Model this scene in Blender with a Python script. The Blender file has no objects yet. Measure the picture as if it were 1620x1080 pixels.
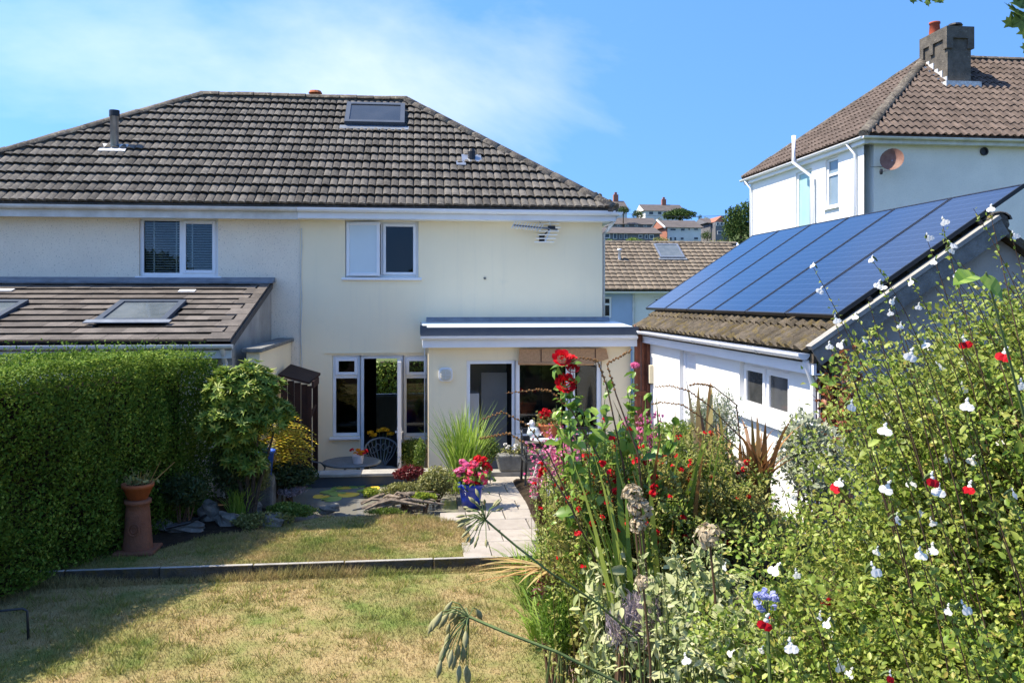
import bpy, math, random
import numpy as np
from mathutils import Vector, Matrix
random.seed(7); rng = np.random.default_rng(7)
SC = bpy.context.scene
COL = SC.collection
R = math.radians

# ------------------------------------------------------------------ camera
CAM = (0.0, 0.0, 3.35)
FPX, PCX, HOR = 1350.0, 810.0, 473.0          # focal length in photo pixels, centre column, horizon row
YAW = math.atan(151 / FPX)
cd = bpy.data.cameras.new('camera'); cam = bpy.data.objects.new('camera', cd); COL.objects.link(cam)
cam.location = CAM; cam.rotation_euler = (R(90), 0, -YAW)
cd.sensor_width = 36; cd.lens = FPX / 1620 * 36; cd.shift_y = -(540 - HOR) / 1620
cd.clip_start = 0.05; cd.clip_end = 3000
SC.camera = cam
# ------------------------------------------------------------------ sky and sun
SUN_EL, SUN_AZ = R(55), R(5)                   # from the left (-X), a touch behind the facades
sdir = Vector((-math.cos(SUN_EL) * math.cos(SUN_AZ), math.cos(SUN_EL) * math.sin(SUN_AZ), math.sin(SUN_EL)))
sl = bpy.data.lights.new('sun', 'SUN'); sl.energy = 3.5; sl.angle = R(0.5); sl.color = (1.0, 0.90, 0.74)
so = bpy.data.objects.new('sun', sl); COL.objects.link(so); so.location = (-20, 5, 30)
so.rotation_euler = (-sdir).to_track_quat('-Z', 'Y').to_euler()
world = bpy.data.worlds.new('World'); SC.world = world; world.use_nodes = True
nt = world.node_tree; nt.nodes.clear()
def N(t, ty, **kw):
    n = t.nodes.new(ty)
    for k, v in kw.items(): setattr(n, k, v)
    return n
sky = N(nt, 'ShaderNodeTexSky', sky_type='NISHITA', sun_disc=False)
sky.sun_elevation = SUN_EL; sky.sun_rotation = math.atan2(sdir.x, sdir.y)
sky.altitude = 60; sky.air_density = 1.0; sky.dust_density = 0.25; sky.ozone_density = 2.6
hs = N(nt, 'ShaderNodeHueSaturation'); hs.inputs['Saturation'].default_value = 1.21; hs.inputs['Hue'].default_value = 0.503; hs.inputs['Value'].default_value = 0.86
tc = N(nt, 'ShaderNodeTexCoord'); mp = N(nt, 'ShaderNodeMapping'); mp.inputs['Scale'].default_value = (0.8, 0.8, 1.5); mp.inputs['Location'].default_value = (7.05, 3.2, 2.3)
n1 = N(nt, 'ShaderNodeTexNoise'); n1.inputs['Scale'].default_value = 1.5; n1.inputs['Detail'].default_value = 8; n1.inputs['Roughness'].default_value = 0.55; n1.inputs['Distortion'].default_value = 0.35
cr = N(nt, 'ShaderNodeValToRGB'); cr.color_ramp.elements[0].position = 0.49; cr.color_ramp.elements[1].position = 0.80   # thin cirrus, spread wider and tinted warm to lift the shaded walls
cr.color_ramp.elements[1].color = (0.36, 0.36, 0.36, 1)
mx = N(nt, 'ShaderNodeMix', data_type='RGBA'); mx.inputs['B'].default_value = (6.2, 5.5, 4.8, 1)
bg = N(nt, 'ShaderNodeBackground'); bg.inputs['Strength'].default_value = 0.15
out = N(nt, 'ShaderNodeOutputWorld')
L = nt.links.new
sx = N(nt, 'ShaderNodeSeparateXYZ'); cx = N(nt, 'ShaderNodeCombineXYZ'); ab = N(nt, 'ShaderNodeMath', operation='MULTIPLY_ADD'); ab.inputs[1].default_value = 0.62; ab.inputs[2].default_value = 0.36
L(tc.outputs['Generated'], sx.inputs[0]); L(sx.outputs[0], cx.inputs[0]); L(sx.outputs[1], cx.inputs[1]); L(sx.outputs[2], ab.inputs[0]); L(ab.outputs[0], cx.inputs[2]); L(cx.outputs[0], sky.inputs[0])
L(sky.outputs[0], hs.inputs['Color']); L(tc.outputs['Generated'], mp.inputs['Vector']); L(mp.outputs[0], n1.inputs['Vector'])
L(n1.outputs['Fac'], cr.inputs[0]); L(cr.outputs[0], mx.inputs['Factor']); L(hs.outputs[0], mx.inputs['A'])
L(mx.outputs['Result'], bg.inputs['Color']); L(bg.outputs[0], out.inputs['Surface'])
# ------------------------------------------------------------------ exposure
vs = SC.view_settings; vs.view_transform = 'Standard'; vs.look = 'None'; vs.gamma = 1.0; vs.exposure = 1.5
vs.use_curve_mapping = False
SC.cycles.max_bounces = 8; SC.cycles.transparent_max_bounces = 12; SC.cycles.caustics_reflective = False; SC.cycles.caustics_refractive = False
SC.cycles.use_denoising = True

# ------------------------------------------------------------------ where a line of sight meets a plane (survey of the photograph)
_s, _c = math.sin(YAW), math.cos(YAW)
def ray(x, y):
    u = (x - PCX) / FPX
    return Vector((u * _c + _s, -u * _s + _c, (HOR - y) / FPX))
CV = Vector(CAM)
def PY(x, y, Y): r = ray(x, y); return CV + r * (Y / r.y)
def PX(x, y, X): r = ray(x, y); return CV + r * (X / r.x)
def PZ(x, y, Z): r = ray(x, y); return CV + r * ((Z - CAM[2]) / r.z)
def PD(x, y, d): return CV + ray(x, y) * d
def rect(x0, y0, x1, y1, Y):
    a = PY(x0, y0, Y); b = PY(x1, y1, Y); return a.x, b.x, b.z, a.z       # X0 X1 Z0 Z1

# ------------------------------------------------------------------ materials
MATS = {}
def newmat(name):
    m = bpy.data.materials.new(name); m.use_nodes = True; MATS[name] = m
    t = m.node_tree; return m, t, t.nodes['Principled BSDF'], t.links.new
def mixc(t, f, a, b):
    n = N(t, 'ShaderNodeMix', data_type='RGBA')
    if isinstance(f, (int, float)): n.inputs['Factor'].default_value = f
    else: t.links.new(f, n.inputs['Factor'])
    for k, v in (('A', a), ('B', b)):
        if isinstance(v, (tuple, list)): n.inputs[k].default_value = (*v[:3], 1)
        else: t.links.new(v, n.inputs[k])
    return n.outputs['Result']
def noise(t, scale, detail=4, rough=0.6, vec=None):
    n = N(t, 'ShaderNodeTexNoise'); n.inputs['Scale'].default_value = scale; n.inputs['Detail'].default_value = detail; n.inputs['Roughness'].default_value = rough
    t.links.new(vec, n.inputs['Vector']); return n.outputs['Fac']
def ramp(t, f, p0, p1, c0=(0, 0, 0), c1=(1, 1, 1)):
    n = N(t, 'ShaderNodeValToRGB'); e = n.color_ramp.elements
    e[0].position = p0; e[1].position = p1; e[0].color = (*c0, 1); e[1].color = (*c1, 1)
    t.links.new(f, n.inputs[0]); return n.outputs[0]
def surf(name, c1, c2=None, scale=4, rough=0.7, spec=0.3, bump=0, bscale=60, metal=0, spots=None, sscale=20, sp=(0.6, 0.7), rand=0.0, island=False, coat=0, detail=5, pr=(0.35, 0.65), bd=0.02):
    """procedural surface: two colours mixed by noise, spots of a third, per-piece brightness, fine relief"""
    m, t, b, K = newmat(name)
    pos = N(t, 'ShaderNodeNewGeometry').outputs['Position']
    col = mixc(t, ramp(t, noise(t, scale, detail, 0.6, pos), *pr), c1, c2) if c2 else None
    if col is None:
        rgb = N(t, 'ShaderNodeRGB'); rgb.outputs[0].default_value = (*c1, 1); col = rgb.outputs[0]
    if spots: col = mixc(t, ramp(t, noise(t, sscale, 6, 0.65, pos), *sp), col, spots)
    if rand:
        src = N(t, 'ShaderNodeNewGeometry').outputs['Random Per Island'] if island else N(t, 'ShaderNodeObjectInfo').outputs['Random']
        h = N(t, 'ShaderNodeHueSaturation'); mr = N(t, 'ShaderNodeMapRange'); mr.inputs['To Min'].default_value = 1 - rand; mr.inputs['To Max'].default_value = 1 + rand
        K(src, mr.inputs['Value']); K(mr.outputs[0], h.inputs['Value']); K(col, h.inputs['Color']); col = h.outputs[0]
    K(col, b.inputs['Base Color'])
    b.inputs['Roughness'].default_value = rough; b.inputs['Specular IOR Level'].default_value = spec; b.inputs['Metallic'].default_value = metal; b.inputs['Coat Weight'].default_value = coat
    if bump:
        bn = N(t, 'ShaderNodeBump'); bn.inputs['Strength'].default_value = bump; bn.inputs['Distance'].default_value = bd
        K(noise(t, bscale, 6, 0.65, pos), bn.inputs['Height']); K(bn.outputs[0], b.inputs['Normal'])
    return m
def leafm(name, cols, trans=0.35, rough=0.45, spec=0.35, pos_noise=None, pscale=1.5):
    """foliage: colour differs from leaf to leaf, light passes through; pos_noise = colour of patches of other growth"""
    m, t, b, K = newmat(name)
    g = N(t, 'ShaderNodeNewGeometry')
    cr = N(t, 'ShaderNodeValToRGB'); e = cr.color_ramp.elements
    while len(e) < len(cols): e.new(0.5)
    for i, c in enumerate(cols): e[i].position = i / max(1, len(cols) - 1); e[i].color = (*c, 1)
    K(g.outputs['Random Per Island'], cr.inputs[0]); col = cr.outputs[0]
    if pos_noise: col = mixc(t, ramp(t, noise(t, pscale, 4, 0.6, g.outputs['Position']), 0.45, 0.62), col, pos_noise)
    K(col, b.inputs['Base Color']); b.inputs['Roughness'].default_value = rough; b.inputs['Specular IOR Level'].default_value = spec
    tr = N(t, 'ShaderNodeBsdfTranslucent'); K(col, tr.inputs['Color'])
    ms = N(t, 'ShaderNodeMixShader'); ms.inputs[0].default_value = trans
    K(b.outputs[0], ms.inputs[1]); K(tr.outputs[0], ms.inputs[2]); K(ms.outputs[0], t.nodes['Material Output'].inputs['Surface'])
    return m
def glassm(name, tint=(0.85, 0.9, 0.9), ior=1.5):
    m, t, b, K = newmat(name)
    fr = N(t, 'ShaderNodeFresnel'); fr.inputs['IOR'].default_value = ior
    gl = N(t, 'ShaderNodeBsdfGlossy'); gl.inputs['Roughness'].default_value = 0.01
    tr = N(t, 'ShaderNodeBsdfTransparent'); tr.inputs['Color'].default_value = (*tint, 1)
    ms = N(t, 'ShaderNodeMixShader'); K(fr.outputs[0], ms.inputs[0]); K(tr.outputs[0], ms.inputs[1]); K(gl.outputs[0], ms.inputs[2])
    K(ms.outputs[0], t.nodes['Material Output'].inputs['Surface']); return m

surf('cream_render', (0.92, 0.79, 0.55), (0.88, 0.755, 0.525), 0.9, 0.85, 0.2, 0.10, 220, spots=(0.78, 0.69, 0.50), sscale=2.2, sp=(0.60, 0.9))
def weather(name):
    m = MATS[name]; t = m.node_tree; b = t.nodes['Principled BSDF']; K = t.links.new; src = b.inputs['Base Color'].links[0].from_socket
    mp_ = N(t, 'ShaderNodeMapping'); mp_.inputs['Scale'].default_value = (7, 7, 0.35); K(N(t, 'ShaderNodeNewGeometry').outputs['Position'], mp_.inputs['Vector'])
    f = ramp(t, noise(t, 1.0, 6, 0.7, mp_.outputs[0]), 0.52, 0.80, (0, 0, 0), (0.16, 0.16, 0.16)); K(mixc(t, f, src, (0.50, 0.47, 0.40)), b.inputs['Base Color'])
weather('cream_render')
surf('pebbledash', (0.88, 0.78, 0.62), (0.80, 0.70, 0.56), 1.2, 0.92, 0.15, 0.8, 55, spots=(0.46, 0.41, 0.33), sscale=40, sp=(0.57, 0.68), bd=.010)
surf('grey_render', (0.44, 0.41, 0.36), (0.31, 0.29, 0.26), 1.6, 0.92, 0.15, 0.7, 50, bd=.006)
surf('white_render', (0.80, 0.80, 0.78), (0.74, 0.74, 0.72), 1.0, 0.85, 0.2, 0.15, 160)
surf('white_dash', (0.84, 0.78, 0.70), (0.75, 0.70, 0.63), 1.2, 0.9, 0.15, 0.8, 45, spots=(0.56, 0.54, 0.51), sscale=34, sp=(0.56, 0.74), bd=.006)
surf('upvc', (0.80, 0.81, 0.83), (0.75, 0.76, 0.79), 3, 0.35, 0.45, 0)
surf('old_upvc', (0.70, 0.69, 0.66), (0.52, 0.51, 0.48), 3.5, 0.5, 0.4, 0.1, 40)
surf('roof_tile', (0.142, 0.131, 0.116), (0.092, 0.085, 0.076), 5, 0.93, 0.12, 0.8, 70, spots=(0.25, 0.24, 0.20), sscale=22, sp=(0.58, 0.70), rand=0.30)
surf('roof_tile_mass', (0.142, 0.131, 0.116), (0.092, 0.085, 0.076), 5, 0.93, 0.12, 0.8, 70, spots=(0.25, 0.24, 0.20), sscale=22, sp=(0.56, 0.68), rand=0.30, island=True)
surf('ridge_tile', (0.16, 0.14, 0.115), (0.07, 0.062, 0.055), 7, 0.95, 0.1, 1.0, 45, spots=(0.30, 0.27, 0.20), sscale=17, sp=(0.55, 0.68), rand=0.2)
surf('flat_tile', (0.145, 0.127, 0.112), (0.095, 0.085, 0.077), 4, 0.9, 0.15, 0.5, 60, spots=(0.24, 0.22, 0.18), sscale=18, sp=(0.60, 0.75), rand=0.28)
surf('brown_tile', (0.140, 0.108, 0.090), (0.090, 0.071, 0.061), 4, 0.92, 0.12, 0.5, 60, spots=(0.21, 0.175, 0.145), sscale=14, sp=(0.6, 0.75), rand=0.22, island=True)
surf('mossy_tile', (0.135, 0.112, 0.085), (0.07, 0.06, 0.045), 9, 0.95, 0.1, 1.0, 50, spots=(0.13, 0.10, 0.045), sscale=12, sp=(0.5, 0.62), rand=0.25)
surf('lead', (0.20, 0.23, 0.27), (0.13, 0.15, 0.18), 5, 0.55, 0.4, 0.2, 30)
surf('lead_white', (0.72, 0.72, 0.70), (0.42, 0.42, 0.42), 12, 0.7, 0.3, 0.4, 30)
surf('dark_trim', (0.045, 0.06, 0.085), (0.06, 0.075, 0.10), 4, 0.5, 0.4)
surf('fibreglass', (0.62, 0.70, 0.74), (0.55, 0.62, 0.66), 3, 0.4, 0.4)
surf('black_plastic', (0.012, 0.012, 0.013), (0.02, 0.02, 0.022), 4, 0.4, 0.4)
surf('gap_black', (0.01, 0.01, 0.011), None, rough=0.8)
surf('galvanised', (0.42, 0.44, 0.46), (0.30, 0.32, 0.34), 6, 0.35, 0.5, metal=0.7)
surf('aluminium', (0.78, 0.78, 0.77), (0.66, 0.66, 0.66), 20, 0.35, 0.5, metal=0.15)
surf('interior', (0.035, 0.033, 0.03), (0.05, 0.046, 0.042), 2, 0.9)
surf('interior_grey', (0.22, 0.22, 0.21), (0.18, 0.18, 0.175), 2, 0.9)
surf('interior_white', (0.62, 0.62, 0.62), (0.56, 0.56, 0.56), 2, 0.5)
surf('interior_cream', (0.60, 0.57, 0.48), (0.52, 0.50, 0.43), 2, 0.9)
surf('navy_cloth', (0.03, 0.055, 0.30), (0.025, 0.045, 0.22), 6, 0.9)
surf('brown_stain', (0.26, 0.09, 0.048), (0.17, 0.06, 0.033), 7, 0.7, 0.25, 0.35, 40, rand=0.18)
surf('dark_stain', (0.045, 0.020, 0.014), (0.030, 0.013, 0.010), 7, 0.7, 0.25, 0.3, 40, rand=0.18)
surf('bamboo', (0.50, 0.30, 0.16), (0.38, 0.22, 0.115), 30, 0.7, 0.25, 0.4, 60)
surf('concrete', (0.40, 0.385, 0.35), (0.29, 0.28, 0.255), 5, 0.9, 0.15, 0.5, 70, spots=(0.20, 0.195, 0.175), sscale=14, sp=(0.6, 0.75), rand=0.12)
surf('slab', (0.36, 0.325, 0.28), (0.285, 0.255, 0.22), 3.5, 0.88, 0.2, 0.35, 60, spots=(0.21, 0.19, 0.16), sscale=9, sp=(0.58, 0.78), rand=0.14)
surf('mortar', (0.16, 0.15, 0.13), (0.10, 0.095, 0.085), 10, 0.95, 0.1, 0.5, 80)
surf('coping_grey', (0.24, 0.24, 0.225), (0.15, 0.15, 0.14), 8, 0.9, 0.15, 0.6, 50)
surf('rock', (0.27, 0.25, 0.22), (0.13, 0.125, 0.11), 5, 0.92, 0.15, 1.0, 22, spots=(0.33, 0.33, 0.29), sscale=13, sp=(0.6, 0.72), rand=0.2)
surf('pink_rock', (0.52, 0.38, 0.30), (0.38, 0.27, 0.21), 6, 0.9, 0.15, 0.8, 22)
surf('white_rock', (0.72, 0.68, 0.60), (0.50, 0.46, 0.40), 6, 0.9, 0.15, 0.8, 22)
surf('soil', (0.050, 0.036, 0.025), (0.028, 0.021, 0.015), 9, 0.97, 0.08, 1.0, 24, spots=(0.10, 0.08, 0.055), sscale=22, sp=(0.6, 0.7))
surf('driftwood', (0.27, 0.22, 0.17), (0.12, 0.095, 0.075), 14, 0.9, 0.15, 0.8, 40)
surf('terracotta', (0.42, 0.135, 0.055), (0.33, 0.10, 0.042), 5, 0.8, 0.2, 0.3, 40)
surf('clay_pipe', (0.25, 0.105, 0.06), (0.18, 0.075, 0.045), 5, 0.8, 0.2, 0.5, 40, spots=(0.12, 0.07, 0.05), sscale=9, sp=(0.58, 0.72))
surf('chimney_red', (0.38, 0.085, 0.045), (0.30, 0.07, 0.04), 5, 0.8, 0.2, 0.3, 30)
surf('chimney_render', (0.15, 0.135, 0.115), (0.085, 0.078, 0.068), 4, 0.95, 0.1, 1.0, 30, spots=(0.22, 0.20, 0.165), sscale=9, sp=(0.6, 0.72))
surf('blue_glaze', (0.012, 0.040, 0.36), (0.010, 0.032, 0.27), 3, 0.28, 0.5, 0.05, 40)
surf('blue_plastic', (0.02, 0.10, 0.55), (0.02, 0.08, 0.45), 3, 0.4, 0.4)
surf('pale_pot', (0.62, 0.60, 0.62), (0.50, 0.48, 0.50), 8, 0.7, 0.3, 0.2, 40)
surf('cast_metal', (0.135, 0.165, 0.185), (0.085, 0.105, 0.12), 12, 0.5, 0.45, 0.3, 60)
surf('black_iron', (0.018, 0.020, 0.022), (0.03, 0.033, 0.036), 10, 0.45, 0.45)
surf('bark', (0.10, 0.075, 0.052), (0.055, 0.042, 0.03), 14, 0.95, 0.1, 0.9, 40)
surf('brown_stem', (0.16, 0.095, 0.055), (0.10, 0.06, 0.035), 20, 0.8, 0.2)
surf('green_stem', (0.12, 0.17, 0.05), (0.09, 0.12, 0.04), 20, 0.6, 0.3)
surf('brick_red', (0.36, 0.15, 0.10), (0.28, 0.12, 0.08), 6, 0.9)
surf('far_white', (0.66, 0.65, 0.62), (0.56, 0.55, 0.53), 0.6, 0.9)
surf('far_roof', (0.12, 0.105, 0.10), (0.085, 0.077, 0.075), 0.9, 0.9, 0.15)
surf('far_grey', (0.17, 0.17, 0.18), (0.12, 0.12, 0.13), 0.6, 0.9)
surf('blue_render', (0.42, 0.53, 0.72), (0.37, 0.47, 0.65), 1.0, 0.85, 0.2, 0.15, 100)
surf('blue_frosted', (0.16, 0.22, 0.26), (0.22, 0.28, 0.32), 1.2, 0.15, 0.5)
surf('grey_pane', (0.035, 0.038, 0.040), (0.085, 0.088, 0.088), 1.6, 0.06, 0.6)
surf('skylight_glass', (0.09, 0.11, 0.12), (0.14, 0.16, 0.17), 3, 0.10, 0.6)
surf('frosted', (0.62, 0.70, 0.72), (0.58, 0.66, 0.69), 1.0, 0.18, 0.5)
surf('green_frosted', (0.33, 0.50, 0.47), (0.28, 0.44, 0.42), 1.2, 0.12, 0.5)
surf('far_glass', (0.03, 0.035, 0.04), (0.05, 0.055, 0.06), 1.0, 0.08, 0.5)
surf('dish', (0.16, 0.075, 0.055), (0.22, 0.12, 0.09), 8, 0.6, 0.3)
surf('sage_box', (0.70, 0.62, 0.44), (0.65, 0.57, 0.40), 6, 0.5)
glassm('glass'); glassm('dark_glass', (0.45, 0.5, 0.5))
def panel_mat():
    m, t, b, K = newmat('solar_cell')
    tcn = N(t, 'ShaderNodeTexCoord'); sep = N(t, 'ShaderNodeSeparateXYZ'); K(tcn.outputs['UV'], sep.inputs[0])
    def lines(o, n, w):
        mu = N(t, 'ShaderNodeMath', operation='MULTIPLY'); mu.inputs[1].default_value = n; K(o, mu.inputs[0])
        fr = N(t, 'ShaderNodeMath', operation='FRACT'); K(mu.outputs[0], fr.inputs[0])
        lt = N(t, 'ShaderNodeMath', operation='LESS_THAN'); lt.inputs[1].default_value = w; K(fr.outputs[0], lt.inputs[0]); return lt.outputs[0]
    a = N(t, 'ShaderNodeMath', operation='MAXIMUM'); K(lines(sep.outputs[0], 6, 0.03), a.inputs[0]); K(lines(sep.outputs[1], 20, 0.10), a.inputs[1])
    K(mixc(t, a.outputs[0], (0.005, 0.011, 0.034), (0.030, 0.048, 0.10)), b.inputs['Base Color'])
    b.inputs['Roughness'].default_value = 0.13; b.inputs['Specular IOR Level'].default_value = 0.6; b.inputs['IOR'].default_value = 1.5
    b.inputs['Coat Weight'].default_value = 0.35; b.inputs['Coat Roughness'].default_value = 0.06
panel_mat()
def water_mat():
    m, t, b, K = newmat('pond_water')
    pos = N(t, 'ShaderNodeNewGeometry').outputs['Position']
    K(mixc(t, noise(t, 3, 4, 0.6, pos), (0.17, 0.165, 0.14), (0.22, 0.205, 0.165)), b.inputs['Base Color'])
    b.inputs['Roughness'].default_value = 0.10; b.inputs['Specular IOR Level'].default_value = 0.5
    bn = N(t, 'ShaderNodeBump'); bn.inputs['Strength'].default_value = 0.10; bn.inputs['Distance'].default_value = 0.02
    K(noise(t, 9, 3, 0.5, pos), bn.inputs['Height']); K(bn.outputs[0], b.inputs['Normal'])
water_mat()
def lawn_mat(name, island):
    """dry summer lawn: straw with green patches; the same patches colour the turf and the blades"""
    m, t, b, K = newmat(name)
    g = N(t, 'ShaderNodeNewGeometry'); pos = g.outputs['Position']
    f = ramp(t, noise(t, 1.3, 6, 0.66, pos), 0.43, 0.65)
    straw = mixc(t, ramp(t, noise(t, 4.5, 4, 0.6, pos), 0.35, 0.7), (0.39, 0.295, 0.145), (0.32, 0.255, 0.11))
    green = mixc(t, ramp(t, noise(t, 3.1, 3, 0.6, pos), 0.35, 0.7), (0.13, 0.18, 0.042), (0.22, 0.24, 0.068))
    col = mixc(t, f, straw, green)
    if island:
        h = N(t, 'ShaderNodeHueSaturation'); mr = N(t, 'ShaderNodeMapRange'); mr.inputs['To Min'].default_value = 0.7; mr.inputs['To Max'].default_value = 1.45
        K(g.outputs['Random Per Island'], mr.inputs['Value']); K(mr.outputs[0], h.inputs['Value']); K(col, h.inputs['Color']); col = h.outputs[0]
        tr = N(t, 'ShaderNodeBsdfTranslucent'); K(col, tr.inputs['Color']); ms = N(t, 'ShaderNodeMixShader'); ms.inputs[0].default_value = 0.3
        K(b.outputs[0], ms.inputs[1]); K(tr.outputs[0], ms.inputs[2]); K(ms.outputs[0], t.nodes['Material Output'].inputs['Surface'])
    else:
        bn = N(t, 'ShaderNodeBump'); bn.inputs['Strength'].default_value = 0.9; bn.inputs['Distance'].default_value = 0.02
        K(noise(t, 60, 6, 0.7, pos), bn.inputs['Height']); K(bn.outputs[0], b.inputs['Normal'])
    K(col, b.inputs['Base Color']); b.inputs['Roughness'].default_value = 0.9; b.inputs['Specular IOR Level'].default_value = 0.15
lawn_mat('turf', False); lawn_mat('grass_blade', True)
leafm('hedge_leaf', [(0.036, 0.085, 0.010), (0.085, 0.18, 0.020), (0.18, 0.29, 0.034), (0.34, 0.43, 0.08), (0.07, 0.14, 0.018), (0.13, 0.21, 0.03)], 0.30, 0.6, 0.12, pos_noise=(0.10, 0.17, 0.022), pscale=1.6)
leafm('rhodo_leaf', [(0.05, 0.11, 0.016), (0.11, 0.19, 0.028), (0.21, 0.29, 0.045), (0.38, 0.42, 0.09)], 0.25, 0.45, 0.2)
leafm('yellow_leaf', [(0.50, 0.44, 0.04), (0.70, 0.52, 0.05), (0.34, 0.38, 0.04), (0.66, 0.36, 0.04)], 0.4)
leafm('mid_leaf', [(0.08, 0.14, 0.022), (0.16, 0.24, 0.04), (0.27, 0.33, 0.07)], 0.35)
leafm('dark_leaf', [(0.02, 0.045, 0.012), (0.05, 0.085, 0.025), (0.085, 0.11, 0.04)], 0.25)
leafm('olive_leaf', [(0.12, 0.13, 0.035), (0.23, 0.23, 0.07), (0.34, 0.33, 0.12), (0.18, 0.22, 0.05)], 0.3)
leafm('lime_leaf', [(0.24, 0.33, 0.035), (0.36, 0.40, 0.05), (0.17, 0.27, 0.03)], 0.4)
leafm('maroon_leaf', [(0.10, 0.012, 0.015), (0.20, 0.025, 0.03), (0.07, 0.02, 0.015)], 0.3)
leafm('blade_green', [(0.16, 0.28, 0.03), (0.28, 0.42, 0.06), (0.40, 0.50, 0.11)], 0.4)
leafm('blade_dark', [(0.10, 0.18, 0.025), (0.19, 0.28, 0.04), (0.30, 0.37, 0.07)], 0.35)
leafm('straw_blade', [(0.45, 0.27, 0.09), (0.56, 0.40, 0.17), (0.34, 0.16, 0.05), (0.50, 0.42, 0.16)], 0.3)
leafm('rust_blade', [(0.24, 0.10, 0.035), (0.34, 0.18, 0.06), (0.16, 0.07, 0.03), (0.22, 0.20, 0.05)], 0.3)
leafm('salvia_leaf', [(0.08, 0.14, 0.018), (0.19, 0.30, 0.038), (0.32, 0.42, 0.065), (0.50, 0.56, 0.14), (0.15, 0.21, 0.03), (0.26, 0.36, 0.05), (0.46, 0.36, 0.10)], 0.42, pos_noise=(0.27, 0.32, 0.06), pscale=3.4)
leafm('red_salvia_leaf', [(0.09, 0.14, 0.022), (0.19, 0.28, 0.045), (0.32, 0.39, 0.07), (0.50, 0.48, 0.16)], 0.42, pos_noise=(0.34, 0.31, 0.09), pscale=3)
leafm('sage_leaf', [(0.34, 0.39, 0.16), (0.48, 0.50, 0.26), (0.22, 0.30, 0.09), (0.60, 0.57, 0.36)], 0.3, 0.8, 0.1)
leafm('rose_leaf', [(0.10, 0.20, 0.025), (0.19, 0.32, 0.045), (0.32, 0.44, 0.08)], 0.35, 0.35, 0.45)
leafm('feather_leaf', [(0.10, 0.20, 0.02), (0.17, 0.28, 0.03), (0.07, 0.14, 0.02)], 0.35)
leafm('rust_leaf', [(0.22, 0.06, 0.03), (0.34, 0.12, 0.05), (0.12, 0.03, 0.02), (0.30, 0.20, 0.06)], 0.3)
leafm('white_petal', [(0.80, 0.79, 0.76), (0.86, 0.85, 0.83)], 0.35, 0.7, 0.1)
leafm('red_petal', [(0.62, 0.008, 0.018), (0.48, 0.006, 0.015), (0.75, 0.02, 0.03)], 0.25, 0.6, 0.15)
leafm('pink_petal', [(0.72, 0.12, 0.30), (0.85, 0.30, 0.50), (0.60, 0.06, 0.20), (0.90, 0.55, 0.68)], 0.35, 0.7, 0.1)
leafm('hot_petal', [(0.80, 0.03, 0.12), (0.85, 0.10, 0.22), (0.65, 0.01, 0.06), (0.90, 0.25, 0.35)], 0.3, 0.7, 0.1)
leafm('orange_petal', [(0.85, 0.28, 0.02), (0.80, 0.45, 0.02), (0.80, 0.06, 0.03)], 0.3, 0.7, 0.1)
leafm('yellow_petal', [(0.75, 0.42, 0.02), (0.65, 0.33, 0.015)], 0.3, 0.7, 0.1)
leafm('blue_petal', [(0.38, 0.42, 0.72), (0.48, 0.50, 0.78), (0.30, 0.34, 0.62)], 0.35, 0.7, 0.1)
leafm('mauve_petal', [(0.30, 0.26, 0.27), (0.40, 0.33, 0.38), (0.22, 0.20, 0.17)], 0.3, 0.8, 0.1)
leafm('dry_head', [(0.46, 0.38, 0.26), (0.55, 0.47, 0.34), (0.38, 0.29, 0.18)], 0.3, 0.9, 0.05)
leafm('seed_brown', [(0.26, 0.13, 0.05), (0.36, 0.20, 0.08), (0.18, 0.08, 0.03)], 0.2, 0.8, 0.1)
leafm('pod', [(0.16, 0.22, 0.05), (0.24, 0.28, 0.08), (0.40, 0.36, 0.20), (0.52, 0.46, 0.34)], 0.25, 0.6, 0.2)
leafm('lily_leaf', [(0.20, 0.32, 0.06), (0.28, 0.38, 0.08), (0.34, 0.38, 0.09)], 0.1, 0.35, 0.4)
leafm('lily_yellow', [(0.80, 0.46, 0.03), (0.85, 0.58, 0.08)], 0.1, 0.4, 0.4)
leafm('far_leaf', [(0.028, 0.055, 0.018), (0.055, 0.095, 0.025), (0.095, 0.14, 0.035)], 0.2, 0.7, 0.1)
leafm('maple_leaf', [(0.10, 0.17, 0.03), (0.20, 0.28, 0.06), (0.06, 0.10, 0.02)], 0.45)
leafm('silver_leaf', [(0.30, 0.34, 0.22), (0.42, 0.44, 0.31), (0.22, 0.27, 0.14), (0.60, 0.60, 0.50)], 0.3, 0.8, 0.1)
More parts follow.
